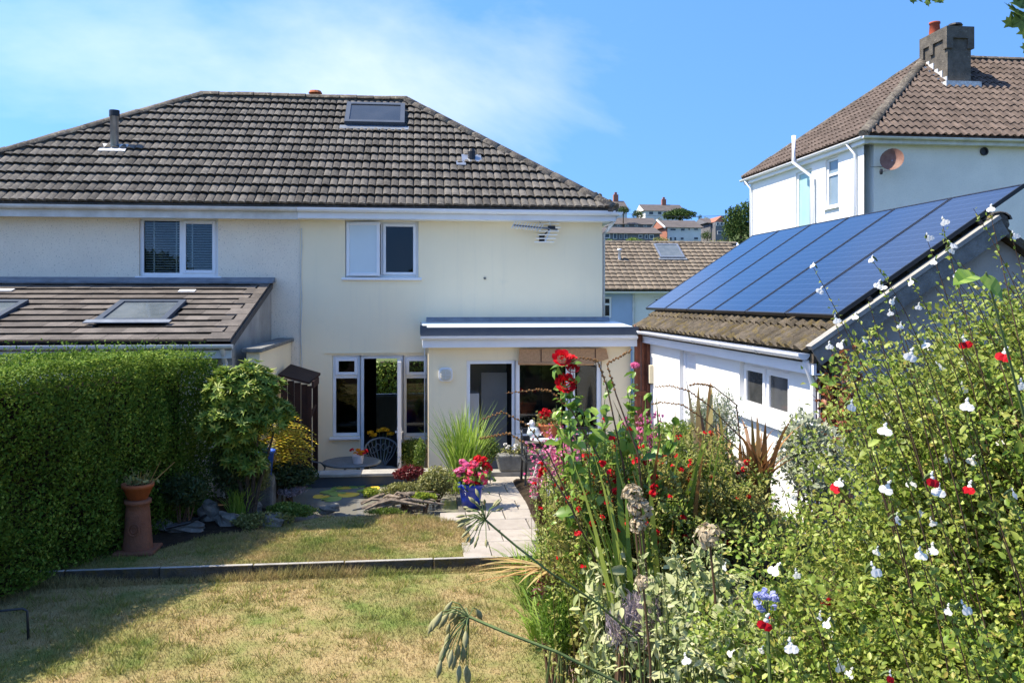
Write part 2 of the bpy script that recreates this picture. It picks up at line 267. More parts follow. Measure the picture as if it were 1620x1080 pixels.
# ------------------------------------------------------------------ builders
def accum(o):
    v = Vector((0, 0, 0))
    while o is not None: v += o.location; o = o.parent
    return v
def tag(o, label, cat, group=None, kind=None):
    if label: o['label'] = label
    if cat: o['category'] = cat
    if group: o['group'] = group
    if kind: o['kind'] = kind
    return o
def thing(name, label, cat, loc=(0, 0, 0), group=None):
    o = bpy.data.objects.new(name, None); COL.objects.link(o); o.location = loc; o.empty_display_size = 0.2
    return tag(o, label, cat, group)
def add(name, mesh, parent=None, M=None):
    o = bpy.data.objects.new(name, mesh); COL.objects.link(o)
    if parent is not None: o.parent = parent
    if M is not None:
        o.matrix_local = Matrix.Translation(-accum(parent)) @ M if parent is not None else M
    return o
class MB:
    def __init__(s): s.v = []; s.f = []; s.m = []; s.uv = None
    def face(s, pts, mi=0):
        n = len(s.v); s.v += [tuple(p) for p in pts]; s.f.append(tuple(range(n, n + len(pts)))); s.m.append(mi)
    def box(s, x0, x1, y0, y1, z0, z1, mi=0, T=None):
        p = [(x0, y0, z0), (x1, y0, z0), (x1, y1, z0), (x0, y1, z0), (x0, y0, z1), (x1, y0, z1), (x1, y1, z1), (x0, y1, z1)]
        if T is not None: p = [tuple(T @ Vector(q)) for q in p]
        n = len(s.v); s.v += p
        for f in ((3, 2, 1, 0), (4, 5, 6, 7), (0, 1, 5, 4), (1, 2, 6, 5), (2, 3, 7, 6), (3, 0, 4, 7)): s.f.append(tuple(n + i for i in f)); s.m.append(mi)
        return s
    def prism(s, poly, a, b, mi=0):
        """polygon of Vectors extruded by vector a..b added"""
        a = Vector(a); b = Vector(b); k = len(poly); n = len(s.v)
        s.v += [tuple(Vector(p) + a) for p in poly] + [tuple(Vector(p) + b) for p in poly]
        s.f.append(tuple(range(n, n + k))[::-1]); s.f.append(tuple(range(n + k, n + 2 * k))); s.m += [mi, mi]
        for i in range(k): j = (i + 1) % k; s.f.append((n + i, n + j, n + k + j, n + k + i)); s.m.append(mi)
        return s
    def tube(s, pts, r, n=6, mi=0, cap=True):
        pts = [Vector(p) for p in pts]; rr = r if isinstance(r, (list, tuple)) else [r] * len(pts)
        base = len(s.v); up = Vector((0.13, 0.21, 0.97))
        for i, p in enumerate(pts):
            d = (pts[min(i + 1, len(pts) - 1)] - pts[max(i - 1, 0)])
            if d.length < 1e-9: d = Vector((0, 0, 1))
            d.normalize(); a = d.cross(up)
            if a.length < 0.05: a = d.cross(Vector((1, 0, 0)))
            a.normalize(); b = d.cross(a)
            for k in range(n):
                t = 2 * math.pi * k / n; s.v.append(tuple(p + (a * math.cos(t) + b * math.sin(t)) * rr[i]))
        for i in range(len(pts) - 1):
            for k in range(n):
                k2 = (k + 1) % n; s.f.append((base + i * n + k, base + i * n + k2, base + (i + 1) * n + k2, base + (i + 1) * n + k)); s.m.append(mi)
        if cap and n > 2:
            s.f.append(tuple(base + k for k in range(n))[::-1]); s.m.append(mi); e = base + (len(pts) - 1) * n
            s.f.append(tuple(e + k for k in range(n))); s.m.append(mi)
        return s
    def lathe(s, prof, c=(0, 0, 0), n=20, mi=0):
        base = len(s.v)
        for r, z in prof:
            for k in range(n): t = 2 * math.pi * k / n; s.v.append((c[0] + r * math.cos(t), c[1] + r * math.sin(t), c[2] + z))
        for i in range(len(prof) - 1):
            for k in range(n):
                k2 = (k + 1) % n; s.f.append((base + i * n + k, base + i * n + k2, base + (i + 1) * n + k2, base + (i + 1) * n + k)); s.m.append(mi)
        return s
    def mesh(s, name, mats, off=(0, 0, 0), smooth=False):
        me = bpy.data.meshes.new(name); o = Vector(off)
        me.from_pydata([(x - o.x, y - o.y, z - o.z) for x, y, z in s.v], [], s.f)
        for m in ([mats] if isinstance(mats, str) else mats): me.materials.append(MATS[m])
        if any(s.m): me.polygons.foreach_set('material_index', s.m)
        if smooth: me.polygons.foreach_set('use_smooth', [True] * len(s.f))
        me.update(); return me
    def build(s, name, mats, parent=None, smooth=False, label=None, cat=None, group=None, kind=None):
        if parent is None:
            a = np.array(s.v); off = ((a[:, 0].min() + a[:, 0].max()) / 2, (a[:, 1].min() + a[:, 1].max()) / 2, a[:, 2].min())
            o = add(name, s.mesh(name, mats, off, smooth)); o.location = off
        else: o = add(name, s.mesh(name, mats, accum(parent), smooth), parent)
        return tag(o, label, cat, group, kind)
def soft(o, w=0.01, seg=2, ang=40):
    b = o.modifiers.new('bevel', 'BEVEL'); b.width = w; b.segments = seg; b.limit_method = 'ANGLE'; b.angle_limit = R(ang); return o
def npmesh(name, V, F, mat, parent=None, smooth=False, base=None):
    """fast mesh from arrays (F: faces of equal size)"""
    V = np.asarray(V, float)
    if parent is not None: off = np.array(accum(parent))
    else: off = np.array(base if base is not None else ((V[:, 0].min() + V[:, 0].max()) / 2, (V[:, 1].min() + V[:, 1].max()) / 2, V[:, 2].min()))
    me = bpy.data.meshes.new(name); k = F.shape[1]
    me.vertices.add(len(V)); me.vertices.foreach_set('co', (V - off).astype(np.float32).ravel())
    me.loops.add(F.size); me.loops.foreach_set('vertex_index', F.astype(np.int32).ravel())
    me.polygons.add(len(F)); me.polygons.foreach_set('loop_start', (np.arange(len(F)) * k).astype(np.int32))
    if smooth: me.polygons.foreach_set('use_smooth', np.ones(len(F), bool))
    me.materials.append(MATS[mat]); me.update(calc_edges=True)
    o = add(name, me, parent)
    if parent is None: o.location = off
    return o
def unit(a): return a / np.maximum(np.linalg.norm(a, axis=1, keepdims=True), 1e-9)
def leaves(C, D, Nn, ln, wd, fold=0.25):
    """diamond leaves: centres C, along D, facing Nn; arrays of vertices and triangles"""
    D = unit(D); S = unit(np.cross(D, Nn)); U = np.cross(S, D); n = len(C)
    ln = np.broadcast_to(ln, n)[:, None]; wd = np.broadcast_to(wd, n)[:, None]
    a = C - D * ln * 0.5; b = C + D * ln * 0.5 - U * ln * 0.08; m = C - D * ln * 0.08
    V = np.stack([a, m + S * wd * 0.5 + U * wd * fold, b, m - S * wd * 0.5 + U * wd * fold], 1).reshape(-1, 3)
    i = np.arange(n)[:, None] * 4
    F = np.concatenate([i + np.array([[0, 1, 2]]), i + np.array([[0, 2, 3]])], 1).reshape(-1, 3)
    return V, F
def ovals(C, D, Nn, ln, wd, fold=0.2, curl=0.15):
    """rounder leaves of six triangles for foliage close to the camera"""
    D = unit(D); S = unit(np.cross(D, Nn)); U = np.cross(S, D); n = len(C)
    ln = np.broadcast_to(ln, n)[:, None]; wd = np.broadcast_to(wd, n)[:, None]
    def p(t, s, u): return C + D * ln * (t - 0.5) + S * wd * s + U * (wd * u)
    V = np.stack([p(0, 0, 0), p(0.3, 0.45, fold), p(0.68, 0.40, fold - curl * .6), p(1, 0, -curl * 1.4), p(0.68, -0.40, fold - curl * .6), p(0.3, -0.45, fold), p(0.5, 0, 0)], 1).reshape(-1, 3)
    i = np.arange(n)[:, None] * 7
    T = np.array([[0, 1, 6], [1, 2, 6], [2, 3, 6], [3, 4, 6], [4, 5, 6], [5, 0, 6]])
    F = (i[:, :, None] + T[None]).reshape(-1, 3)
    return V, F
def rdir(n, up=0.0):
    d = rng.normal(size=(n, 3)); d[:, 2] += up; return unit(d)
def cat(parts):
    V = []; F = []; o = 0
    for v, f in parts: V.append(v); F.append(f + o); o += len(v)
    return np.concatenate(V), np.concatenate(F)
def wall(x0, x1, z0, z1, y, t, holes):
    """wall facing -Y from y to y+t with rectangular openings (X0 X1 Z0 Z1) and their reveals"""
    b = MB()
    xs = sorted({x0, x1, *[h[0] for h in holes], *[h[1] for h in holes]}); zs = sorted({z0, z1, *[h[2] for h in holes], *[h[3] for h in holes]})
    xs = [x for x in xs if x0 <= x <= x1]; zs = [z for z in zs if z0 <= z <= z1]
    for i in range(len(xs) - 1):
        for j in range(len(zs) - 1):
            cx = (xs[i] + xs[i + 1]) / 2; cz = (zs[j] + zs[j + 1]) / 2
            if any(h[0] < cx < h[1] and h[2] < cz < h[3] for h in holes): continue
            a, c, d, e = xs[i], xs[i + 1], zs[j], zs[j + 1]
            b.face([(a, y, d), (c, y, d), (c, y, e), (a, y, e)]); b.face([(c, y + t, d), (a, y + t, d), (a, y + t, e), (c, y + t, e)])
    for h in holes:
        a, c, d, e = h
        b.face([(a, y, d), (a, y, e), (a, y + t, e), (a, y + t, d)]); b.face([(c, y, e), (c, y, d), (c, y + t, d), (c, y + t, e)])
        b.face([(a, y, e), (c, y, e), (c, y + t, e), (a, y + t, e)]); b.face([(c, y, d), (a, y, d), (a, y + t, d), (c, y + t, d)])
    return b
def frame(b, x0, x1, z0, z1, y0, y1, w, mi=0, bot=None):
    bw = w if bot is None else bot
    b.box(x0, x0 + w, y0, y1, z0, z1, mi); b.box(x1 - w, x1, y0, y1, z0, z1, mi)
    b.box(x0 + w, x1 - w, y0 + .001, y1 - .001, z1 - w, z1, mi); b.box(x0 + w, x1 - w, y0 + .001, y1 - .001, z0, z0 + bw, mi)
def pane(par, x0, x1, z0, z1, y, mat='glass', name='pane'):
    b = MB(); b.box(x0, x1, y, y + 0.012, z0, z1); return b.build(name, mat, par)
# --- roofs: one tile = a wave-section slab, laid course by course
def tile_mesh(name, w, l, mat, t=0.016, kind='roll', lift=0.03):
    """local axes: x across, y up the slope, z out of the roof"""
    b = MB()
    if kind == 'roll': prof = [(0, -.012), (.07, .012), (.2, .022), (.38, .024), (.58, .020), (.78, .012), (.92, .004), (1, -.012)]
    elif kind == 'wave': prof = [(0, .02), (.14, .05), (.3, .058), (.46, .04), (.66, .006), (.84, .0), (1, .016)]
    else: prof = [(0, 0), (1, 0)]
    top0 = [(x * w, -0.02, h + t + lift) for x, h in prof]; top1 = [(x * w, l, h + t) for x, h in prof]
    bot0 = [(x * w, 0.03, h * .6 + lift * .1) for x, h in prof]
    k = len(prof); b.v = top0 + top1 + bot0
    for i in range(k - 1): b.f += [(i, i + 1, k + i + 1, k + i), (2 * k + i, 2 * k + i + 1, i + 1, i)]
    b.f += [(0, k, 2 * k), (k - 1, 3 * k - 1, 2 * k - 1)]; b.m = [0] * len(b.f)
    return b.mesh(name, mat)
def plane_M(o, ax, up):
    ax = Vector(ax).normalized(); up = Vector(up).normalized(); n = ax.cross(up)
    return Matrix(((ax.x, up.x, n.x, o[0]), (ax.y, up.y, n.y, o[1]), (ax.z, up.z, n.z, o[2]), (0, 0, 0, 1)))
def tiling(parent, o, ax, up, w, l, inside, rows, cols, mesh, mass_mat, limit=300, score=None, skip=None, jit=0.006, start=0, name='tile', mass_name='far_tiles'):
    """lay tiles on the plane at o; inside(u, v) says where there is roof; the `limit` largest in view are objects, the rest one mass"""
    M0 = plane_M(o, ax, up); cells = []
    for r in range(rows):
        for c in range(start, cols):
            u, v = c * w, r * l
            if not inside(u + w / 2, v + l / 2): continue
            if skip and skip(u + w / 2, v + l / 2): continue
            p = M0 @ Vector((u + w / 2, v + l / 2, 0)); cells.append(((p - CV).length, u, v))
    cells.sort()
    mass = []
    co = np.array([q.co[:] for q in mesh.vertices]); fc = [tuple(p.vertices) for p in mesh.polygons]
    for i, (d, u, v) in enumerate(cells):
        T = M0 @ Matrix.Translation((u + random.uniform(-jit, jit), v + random.uniform(-jit, jit), random.uniform(0, jit))) @ Matrix.Rotation(random.gauss(0, .012), 4, 'Z')
        if i < limit: add(name, mesh, parent, T)
        else: mass.append(T)
    if mass:
        b = MB()
        for T in mass:
            n = len(b.v); b.v += [tuple(T @ Vector(q)) for q in co]; b.f += [tuple(n + k for k in f) for f in fc]
        b.m = [0] * len(b.f); q = b.build(mass_name, mass_mat, parent); q['kind'] = 'stuff'
def caps(parent, a, b_, mat, step=0.36, r=0.14, name='ridge_tile'):
    """half-round ridge or hip tiles along a line, each a piece"""
    a = Vector(a); b_ = Vector(b_); d = (b_ - a); n = max(2, round(d.length / step)); st = d.length / n; d.normalize()
    side = d.cross(Vector((0, 0, 1))).normalized(); upv = side.cross(d)
    m = MB(); K = 7
    for e, rr, yy in ((0, r, -0.01), (1, r * 1.06, st + .015)):
        for k in range(K): t = math.pi * k / (K - 1); m.v.append((math.cos(t) * rr, yy, math.sin(t) * rr * .62 - .02))
    for k in range(K): t = math.pi * k / (K - 1); m.v.append((math.cos(t) * (r - .02), -0.01, math.sin(t) * (r - .02) * .62 - .02))
    for k in range(K - 1): m.f += [(k, K + k, K + k + 1, k + 1), (2 * K + k, k, k + 1, 2 * K + k + 1)]
    m.m = [0] * len(m.f); me = m.mesh(name, mat, smooth=True)
    for i in range(n):
        o = a + d * st * i
        T = Matrix(((side.x, d.x, upv.x, o.x), (side.y, d.y, upv.y, o.y), (side.z, d.z, upv.z, o.z), (0, 0, 0, 1)))
        add(name, me, parent, T @ Matrix.Translation((random.uniform(-.008, .008), 0, random.uniform(-.006, .008))) @ Matrix.Rotation(random.uniform(-.03, .03), 4, 'Y'))
    q = MB(); q.tube([a - Vector((0, 0, .05)), b_ - Vector((0, 0, .05))], r * .82, 8); q.build('mortar_bed', 'ridge_tile', parent)
def gutter(par, a, b_, out, r=0.06, mat='upvc', name='gutter', joints=True):
    """half-round gutter from a to b with brackets; out = direction it hangs towards"""
    a = Vector(a); b_ = Vector(b_); d = (b_ - a).normalized(); out = Vector(out); up = Vector((0, 0, 1)); m = MB(); K = 9
    pr = [(math.cos(math.pi + math.pi * k / (K - 1)), math.sin(math.pi + math.pi * k / (K - 1))) for k in range(K)]
    for e in (a, b_):
        for rr in (r, r - .012):
            for c_, s_ in pr: m.v.append(tuple(e + out * (c_ * rr) + up * (s_ * rr)))
    for k in range(K - 1):
        m.f += [(k, k + 1, 2 * K + k + 1, 2 * K + k), (K + k, 3 * K + k, 3 * K + k + 1, K + k + 1)]
    m.f += [(0, 2 * K, 3 * K, K), (K - 1, 2 * K - 1, 4 * K - 1, 3 * K - 1)]
    m.f += [tuple(range(K)), tuple(range(2 * K, 3 * K))]
    m.m = [0] * len(m.f); g = m.build(name, mat, par)
    if joints:
        n = int((b_ - a).length / 0.95)
        for i in range(1, n):
            p = a + (b_ - a) * (i / n); q = MB()
            for sgn in (0, 1):
                for c_, s_ in pr: q.v.append(tuple(p + d * (.045 * sgn) + out * (c_ * (r + .006)) + up * (s_ * (r + .006))))
            for k in range(K - 1): q.f.append((k, k + 1, K + k + 1, K + k))
            q.m = [0] * len(q.f); q.build('bracket', mat, g)
    return g
def skylight(par, o, ax, up, w, h, glass='far_glass', name='roof_window', fr='dark_trim', proud=0.08):
    M0 = plane_M(o, ax, up)
    b = MB(); T = M0
    for (x0, x1, y0, y1) in ((0, .09, 0, h), (w - .09, w, 0, h), (.09, w - .09, h - .10, h), (.09, w - .09, 0, .09)): b.box(x0, x1, y0, y1, 0, proud, 0, T)
    o_ = b.build(name, fr, par)
    b = MB(); b.box(.088, w - .088, .088, h - .098, proud - .035, proud - .02, 0, T); b.build('pane', glass, o_)
    b = MB(); b.box(-.09, w + .09, -.16, -.01, 0.045, .058, 0, T); b.build('flashing', 'lead', o_)
    return o_
# ================================================================== the setting
G, GF = 0.60, 0.51            # levels of the back and front lawn above the sunk patio
YF, YE = 15.4, 14.0           # main facade, front of the flat-roofed extension
def smooth(a, b, x):
    t = min(1, max(0, (x - a) / (b - a))); return t * t * (3 - 2 * t)
def ground_z(x, y):
    """street and hillside beyond the houses"""
    z = -0.06
    z += -1.5 * smooth(22, 34, y)
    z += 23 * smooth(60, 200, y) * (0.8 + 0.2 * math.sin(x * .013 + 1)) + 3 * smooth(190, 420, y)
    z += 2.3 * smooth(7.2, 10.5, x) * smooth(5, 12, y) * (1 - smooth(24, 36, y))
    return z
gx = np.concatenate([np.linspace(-900, -60, 15), np.linspace(-50, 60, 90), np.linspace(70, 900, 15)]); gy = np.concatenate([np.linspace(-300, -10, 8), np.linspace(-6, 60, 90), np.linspace(64, 220, 45), np.linspace(240, 1200, 12)])
XX, YY = np.meshgrid(gx, gy); ZZ = np.array([[ground_z(x, y) for x in gx] for y in gy])
V = np.stack([XX.ravel(), YY.ravel(), ZZ.ravel()], 1); nx_ = len(gx)
ii, jj = np.meshgrid(np.arange(len(gy) - 1), np.arange(nx_ - 1), indexing='ij'); q = (ii * nx_ + jj).ravel()
surf('ground_green', (0.055, 0.085, 0.025), (0.10, 0.12, 0.045), 0.25, 0.95, 0.1, 0.4, 3, spots=(0.16, 0.14, 0.08), sscale=0.6, sp=(0.58, 0.7))
tag(npmesh('ground', V, np.stack([q, q + 1, q + nx_ + 1, q + nx_], 1), 'ground_green', base=(0, 0, 0)), None, None, kind='structure')

# --- sunk patio by the house
b = MB(); b.box(-2.45, 3.45, 12.9, 15.5, -0.05, 0.0)
patio = b.build('patio', 'mortar', kind='structure')
slabs = MB(); slabs.box(0.006, 0.594, 0.006, 0.594, 0, 0.03); slab_me = slabs.mesh('slab', 'slab')
for i in range(9):
    for j in range(4):
        if -2.4 + i * .6 < 3.0: add('slab', slab_me, patio, Matrix.Translation((-2.4 + i * .6 + .003 * random.random(), 13.2 + j * .6, 0.0)))
# --- raised garden: earth body, lawns, pond, path
b = MB(); 
b.box(-14, 12, -12, 8.92, -0.5, GF - 0.06); b.box(-14, -1.98, 8.92, 12.95, -0.5, G - 0.08); b.box(-1.98, 0.9, 8.92, 10.9, -0.5, G - 0.08); b.box(0.9, 3.9, 8.92, 13.1, -0.5, G - 0.08)
b.box(-1.98, .9, 10.9, 13.1, -.5, .2)
b.build('garden_earth', 'soil', kind='structure')
def sheet(name, poly, z, mat, t=0.05):
    b = MB(); b.prism([Vector((x, y, 0)) for x, y in poly], (0, 0, z - t), (0, 0, z)); return b.build(name, mat, kind='structure')
back_poly = [(-3.95, 9.06), (0.50, 9.06), (0.58, 9.35), (0.62, 9.9), (0.5, 10.5), (0.2, 10.85), (-.3, 10.98), (-1.2, 10.98), (-1.5, 10.75), (-1.9, 10.4), (-2.4, 10.25), (-2.8, 9.75), (-3.6, 9.6)]
front_poly = [(-6.2, 2.0), (1.1, 2.0), (1.3, 4.0), (1.15, 6.0), (1.05, 7.6), (1.0, 8.92), (-4.2, 8.92), (-4.6, 7.5), (-5.6, 5.0)]
sheet('back_lawn', back_poly, G, 'turf'); sheet('front_lawn', front_poly, GF, 'turf')
# planting bank on the right: rises towards the camera
def bank_z(x, y):
    e = 0.25 + 0.80 * smooth(1.5, 5.5, y)
    k = smooth(e, e + .75, x)
    return GF - .03 + (0.20 + 1.15 * (1 - smooth(4.2, 8.8, y))) * k + .05 * math.sin(x * 5 + y * 3.1) * k
bx = np.linspace(0.25, 3.98, 40); by = np.linspace(-2, 12.8, 90)
XX, YY = np.meshgrid(bx, by)
ZZ = np.array([[bank_z(x, y) if y < 9.0 else max(bank_z(x, y), G - .06 if x < 1.4 else G + .04) for x in bx] for y in by])
ii, jj = np.meshgrid(np.arange(len(by) - 1), np.arange(len(bx) - 1), indexing='ij'); q = (ii * len(bx) + jj).ravel()
tag(npmesh('planting_bank', np.stack([XX.ravel(), YY.ravel(), ZZ.ravel()], 1), np.stack([q, q + 1, q + len(bx) + 1, q + len(bx)], 1), 'soil', smooth=True), None, None, kind='structure')
# left bed under the hedge
b = MB(); b.prism([Vector(p) for p in ((-6, 3, 0), (-5.0, 5.0, 0), (-4.25, 7.5, 0), (-3.85, 8.95, 0), (-3.5, 9.55, 0), (-2.8, 9.8, 0), (-2.35, 10.3, 0), (-1.95, 10.5, 0), (-1.95, 12.95, 0), (-6.0, 12.95, 0))], (0, 0, G - .2), (0, 0, G + .015))
b.build('hedge_bed', 'soil', kind='structure')
# path of slabs up to the step
b = MB(); b.prism([Vector(p) for p in ((.52, 9.06, 0), (1.5, 9.06, 0), (2.2, 11, 0), (2.6, 13.15, 0), (.55, 13.15, 0), (.55, 10.9, 0), (.3, 10.9, 0), (.62, 10.4, 0), (.66, 9.9, 0))], (0, 0, G - .06), (0, 0, G - .012))
path = b.build('garden_path', 'mortar', kind='structure')
for (x0, x1, y0, y1) in [(.50, .80, 9.07, 9.62), (.81, 1.30, 9.07, 9.62), (.62, .98, 9.635, 10.10), (.99, 1.5, 9.635, 10.10), (.60, .86, 10.115, 10.58), (.875, 1.35, 10.115, 10.58), (1.365, 1.8, 10.115, 10.58),
                         (.30, .62, 10.60, 10.98), (.635, 1.10, 10.595, 11.05), (1.115, 1.6, 10.595, 11.05), (1.615, 2.1, 10.595, 11.05), (.90, 1.32, 11.065, 11.55), (1.335, 1.80, 11.065, 11.55), (1.815, 2.3, 11.065, 11.55),
                         (.72, 1.15, 11.565, 12.05), (1.165, 1.62, 11.565, 12.05), (1.635, 2.1, 11.565, 12.05), (2.115, 2.5, 11.565, 12.05), (.80, 1.28, 12.065, 12.55), (1.295, 1.75, 12.065, 12.55), (1.765, 2.2, 12.065, 12.55), (2.215, 2.55, 12.065, 12.55),
                         (.70, 1.1, 12.565, 13.12), (1.115, 1.58, 12.565, 13.12), (1.595, 2.05, 12.565, 13.12), (2.065, 2.5, 12.565, 13.12)]:
    s_ = MB(); dz = random.uniform(0, .006); s_.box(x0, x1, y0, y1, G - .03, G + .008 + dz); soft(s_.build('slab', 'slab', path), .006, 1)
# pond: walls, coping ledge, water
b = MB(); b.box(-2.0, 0.98, 12.94, 13.10, -.05, .70); b.box(0.98, 3.4, 13.12, 13.26, -.05, .60)
b.build('retaining_wall', 'dark_trim', label='dark blue retaining wall along the far side of the pond', cat='wall')
b = MB(); b.box(-2.06, 0.98, 10.72, 12.96, .545, .55); tag(b.build('pond_water', 'pond_water'), None, None, kind='structure')
led = thing('coping_ledge', 'pale stone coping ledge running behind the pond in front of the chairs', 'ledge', (0, 13.1, .7))
for i in range(5):
    s_ = MB(); x0 = -2.1 + i * .64; s_.box(x0 + .004, x0 + .636, 12.88, 13.2, .705, .752); soft(s_.build('coping_stone', 'concrete', led), .006, 1)
for i in range(4):
    s_ = MB(); x0 = 1.12 + i * .64; s_.box(x0 + .004, x0 + .636, 13.13, 13.36, .605, .68); soft(s_.build('coping_stone', 'concrete', led), .006, 1)
# kerb between the two lawns
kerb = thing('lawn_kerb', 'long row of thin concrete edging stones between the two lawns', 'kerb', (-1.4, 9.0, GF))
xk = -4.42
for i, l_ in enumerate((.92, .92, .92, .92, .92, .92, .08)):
    s_ = MB(); s_.box(0, l_ - .008, 0, .055, 0, .165); s_.m = [1, 0, 1, 1, 1, 1]; me = s_.mesh('edging_stone', ['concrete', 'mossy_tile'])  # sides darker than the top: mossy, with the face's own shade painted in
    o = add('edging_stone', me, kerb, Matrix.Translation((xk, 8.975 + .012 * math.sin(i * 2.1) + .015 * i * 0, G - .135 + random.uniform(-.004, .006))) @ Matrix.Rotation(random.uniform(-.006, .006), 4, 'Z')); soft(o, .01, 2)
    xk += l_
# ================================================================== main pair of houses
EZ, EY, RY, RZ = 4.95, 15.05, 18.70, 7.62
XR, XL, XP = 3.60, -9.3, PY(475, 400, YF).x
house = thing('semi_detached_house', 'pair of semi-detached houses, one half cream and one pebbledash, under a dark hipped roof', 'house', (-2, YF, 0))
uw = rect(546, 349, 662, 439, YF); fl = rect(526, 562, 570, 690, YF); dr = rect(570, 562, 638, 700, YF); fr = rect(638, 562, 680, 690, YF)
nw = rect(220, 343, 345, 437, YF)
dr = (dr[0], dr[1], 0.02, dr[3]); xc = rect(953, 0, 954, 1, YF)[0]
wb = wall(XP, xc, 0, EZ - .1, YF, .28, [uw, fl, dr, fr]); wb.box(xc - .28, xc, YF + .281, 22.0, 0, EZ - .1); wb.box(XP, -1.5, 21.72, 22, 0, EZ - .1); wb.box(1.2, xc - .281, 21.72, 22, 0, EZ - .1); wb.box(-1.5, 1.2, 21.72, 22, 0, .9); wb.box(-1.5, 1.2, 21.72, 22, 2.1, EZ - .1)
wb.build('cream_wall', 'cream_render', house)
wb = wall(XL + .25, XP - .002, 0, EZ - .1, YF + .004, .28, [nw]); wb.box(XL + .25, XL + .53, YF + .285, 22, 0, EZ - .1); wb.box(XL + .54, XP - .01, 21.75, 22, 0, EZ - .1)
wb.build('pebbledash_wall', 'pebbledash', house)
# rooms behind the openings
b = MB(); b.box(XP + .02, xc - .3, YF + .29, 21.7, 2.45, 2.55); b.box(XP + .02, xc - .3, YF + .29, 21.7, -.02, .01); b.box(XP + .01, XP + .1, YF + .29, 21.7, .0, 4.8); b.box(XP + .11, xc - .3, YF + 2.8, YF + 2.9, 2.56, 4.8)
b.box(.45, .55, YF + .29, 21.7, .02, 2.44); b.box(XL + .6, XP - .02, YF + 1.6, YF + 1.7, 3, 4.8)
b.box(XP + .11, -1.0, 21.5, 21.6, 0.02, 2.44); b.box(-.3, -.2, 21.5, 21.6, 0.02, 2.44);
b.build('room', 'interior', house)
b = MB(); frame(b, -1.5, 1.2, .9, 2.1, 21.74, 21.8, .06); b.box(-.35, -.25, 21.74, 21.8, .96, 2.04); b.build('street_window', 'upvc', house)
# roof planes and tiles
roof_b = MB()
A, B_, C_, D_ = Vector((XL, EY, EZ)), Vector((XR, EY, EZ)), Vector((-0.22, RY, RZ)), Vector((-4.53, RY, RZ))
A2, B2 = Vector((XL, 22.35, EZ)), Vector((XR, 22.35, EZ))
for f in ((A, B_, C_, D_), (B_, B2, C_), (B2, A2, D_, C_), (A2, A, D_)): roof_b.face(f)
roof_b.face((A2, B2, B_, A))
roof = roof_b.build('roof', 'roof_tile', house)
upv = Vector((0, RY - EY, RZ - EZ)); SL = upv.length
def in_main(u, v):
    t = v / SL; xl = (XL + (D_.x - XL) * t) - XL; xr = (XR + (C_.x - XR) * t) - XL
    return 0 <= v <= SL and xl + .02 < u < xr - .02
TW, TL = 0.136, SL / 14.0
tm = tile_mesh('tile', TW, TL, 'roof_tile', kind='roll', lift=.052)
sk0 = PY(545, 204, 17.9)   # roof window of the loft
def on_roof(x, y):
    r = ray(x, y); n = Vector((0, -(RZ - EZ), RY - EY)); k = (A - CV).dot(n) / r.dot(n); return CV + r * k
s_bl, s_br, s_tl = on_roof(545, 204), on_roof(640, 206), on_roof(550, 168)
skw = s_br.x - s_bl.x; skh = (s_tl - s_bl).length * .86
su0 = s_bl.x - XL; sv0 = (s_bl - Vector((s_bl.x, EY, EZ))).length
tiling(roof, A + Vector((0, 0, .01)), (1, 0, 0), upv, TW, TL, in_main, 14, 98, tm, 'roof_tile_mass', 300, skip=lambda u, v: su0 - .02 < u < su0 + skw + .02 and sv0 - .02 < v < sv0 + skh)
# right hip face (seen from a step to the side)
def in_side(u, v): t = v / math.hypot(XR - C_.x, RZ - EZ); return 0 < t < 1 and 3.65 * t < u < 7.3 - 3.65 * t
tiling(roof, B_ + Vector((0, 0, .01)), (0, 1, 0), Vector((C_.x - XR, 0, RZ - EZ)), TW, TL, in_side, 15, 56, tm, 'roof_tile_mass', 0)
hipup = Vector((0, 0, .06))
caps(roof, D_ + hipup, C_ + hipup, 'ridge_tile'); caps(roof, B_ + hipup * .9 + Vector((-.05, .03, 0)), C_ + hipup, 'ridge_tile', name='hip_tile'); caps(roof, A + hipup * .9, D_ + hipup, 'ridge_tile', name='hip_tile')
for i in range(9):      # moss tufts on the verge by the hip foot
    p = B_ + (C_ - B_) * (i * .012) + Vector((random.uniform(-.1, .05), random.uniform(-.05, .02), .06)); m_ = MB(); m_.lathe([(.001, .05), (.035, .035), (.05, 0), (.03, -.03)], p, 7); m_.build('moss_tuft', 'mossy_tile', roof)
M0 = plane_M(s_bl, (1, 0, 0), upv)
skl = skylight(house, s_bl + Vector((0, 0, .03)), (1, 0, 0), upv, skw, skh, proud=.14)
# flue, vents, cowl
p = on_roof(181, 238); fb = MB(); h = (238 - 178) / FPX * p.y
fb.lathe([(.075, -.12), (.075, h - .1), (.088, h - .1), (.088, h), (.001, h)], p, 16); fl_ = fb.build('flue_pipe', 'galvanised', house, True)
fb = MB(); fb.lathe([(.092, h - .11), (.092, h + .005), (.001, h + .006)], p, 16); fb.build('flue_cap', 'black_plastic', fl_)
fb = MB(); fb.box(-.24, .24, -.16, .12, .055, .075, 0, plane_M(p, (1, 0, 0), upv)); fb.build('flashing_plate', 'lead_white', fl_)
p = on_roof(746, 258); T = plane_M(p, (1, 0, 0), upv)
vb = MB(); vb.box(-.19, .19, -.09, .20, .06, .085, 0, T); vt = vb.build('vent_tile', 'galvanised', house)
vb = MB(); vb.box(-.30, -.12, -.24, -.08, .06, .085, 0, T); vb.build('vent_base', 'galvanised', vt)
vb = MB(); vb.lathe([(.075, -.05), (.075, .17), (.05, .22), (.001, .23)], p + Vector((0, 0, .05)), 12); vb.build('vent_cowl', 'black_plastic', vt)
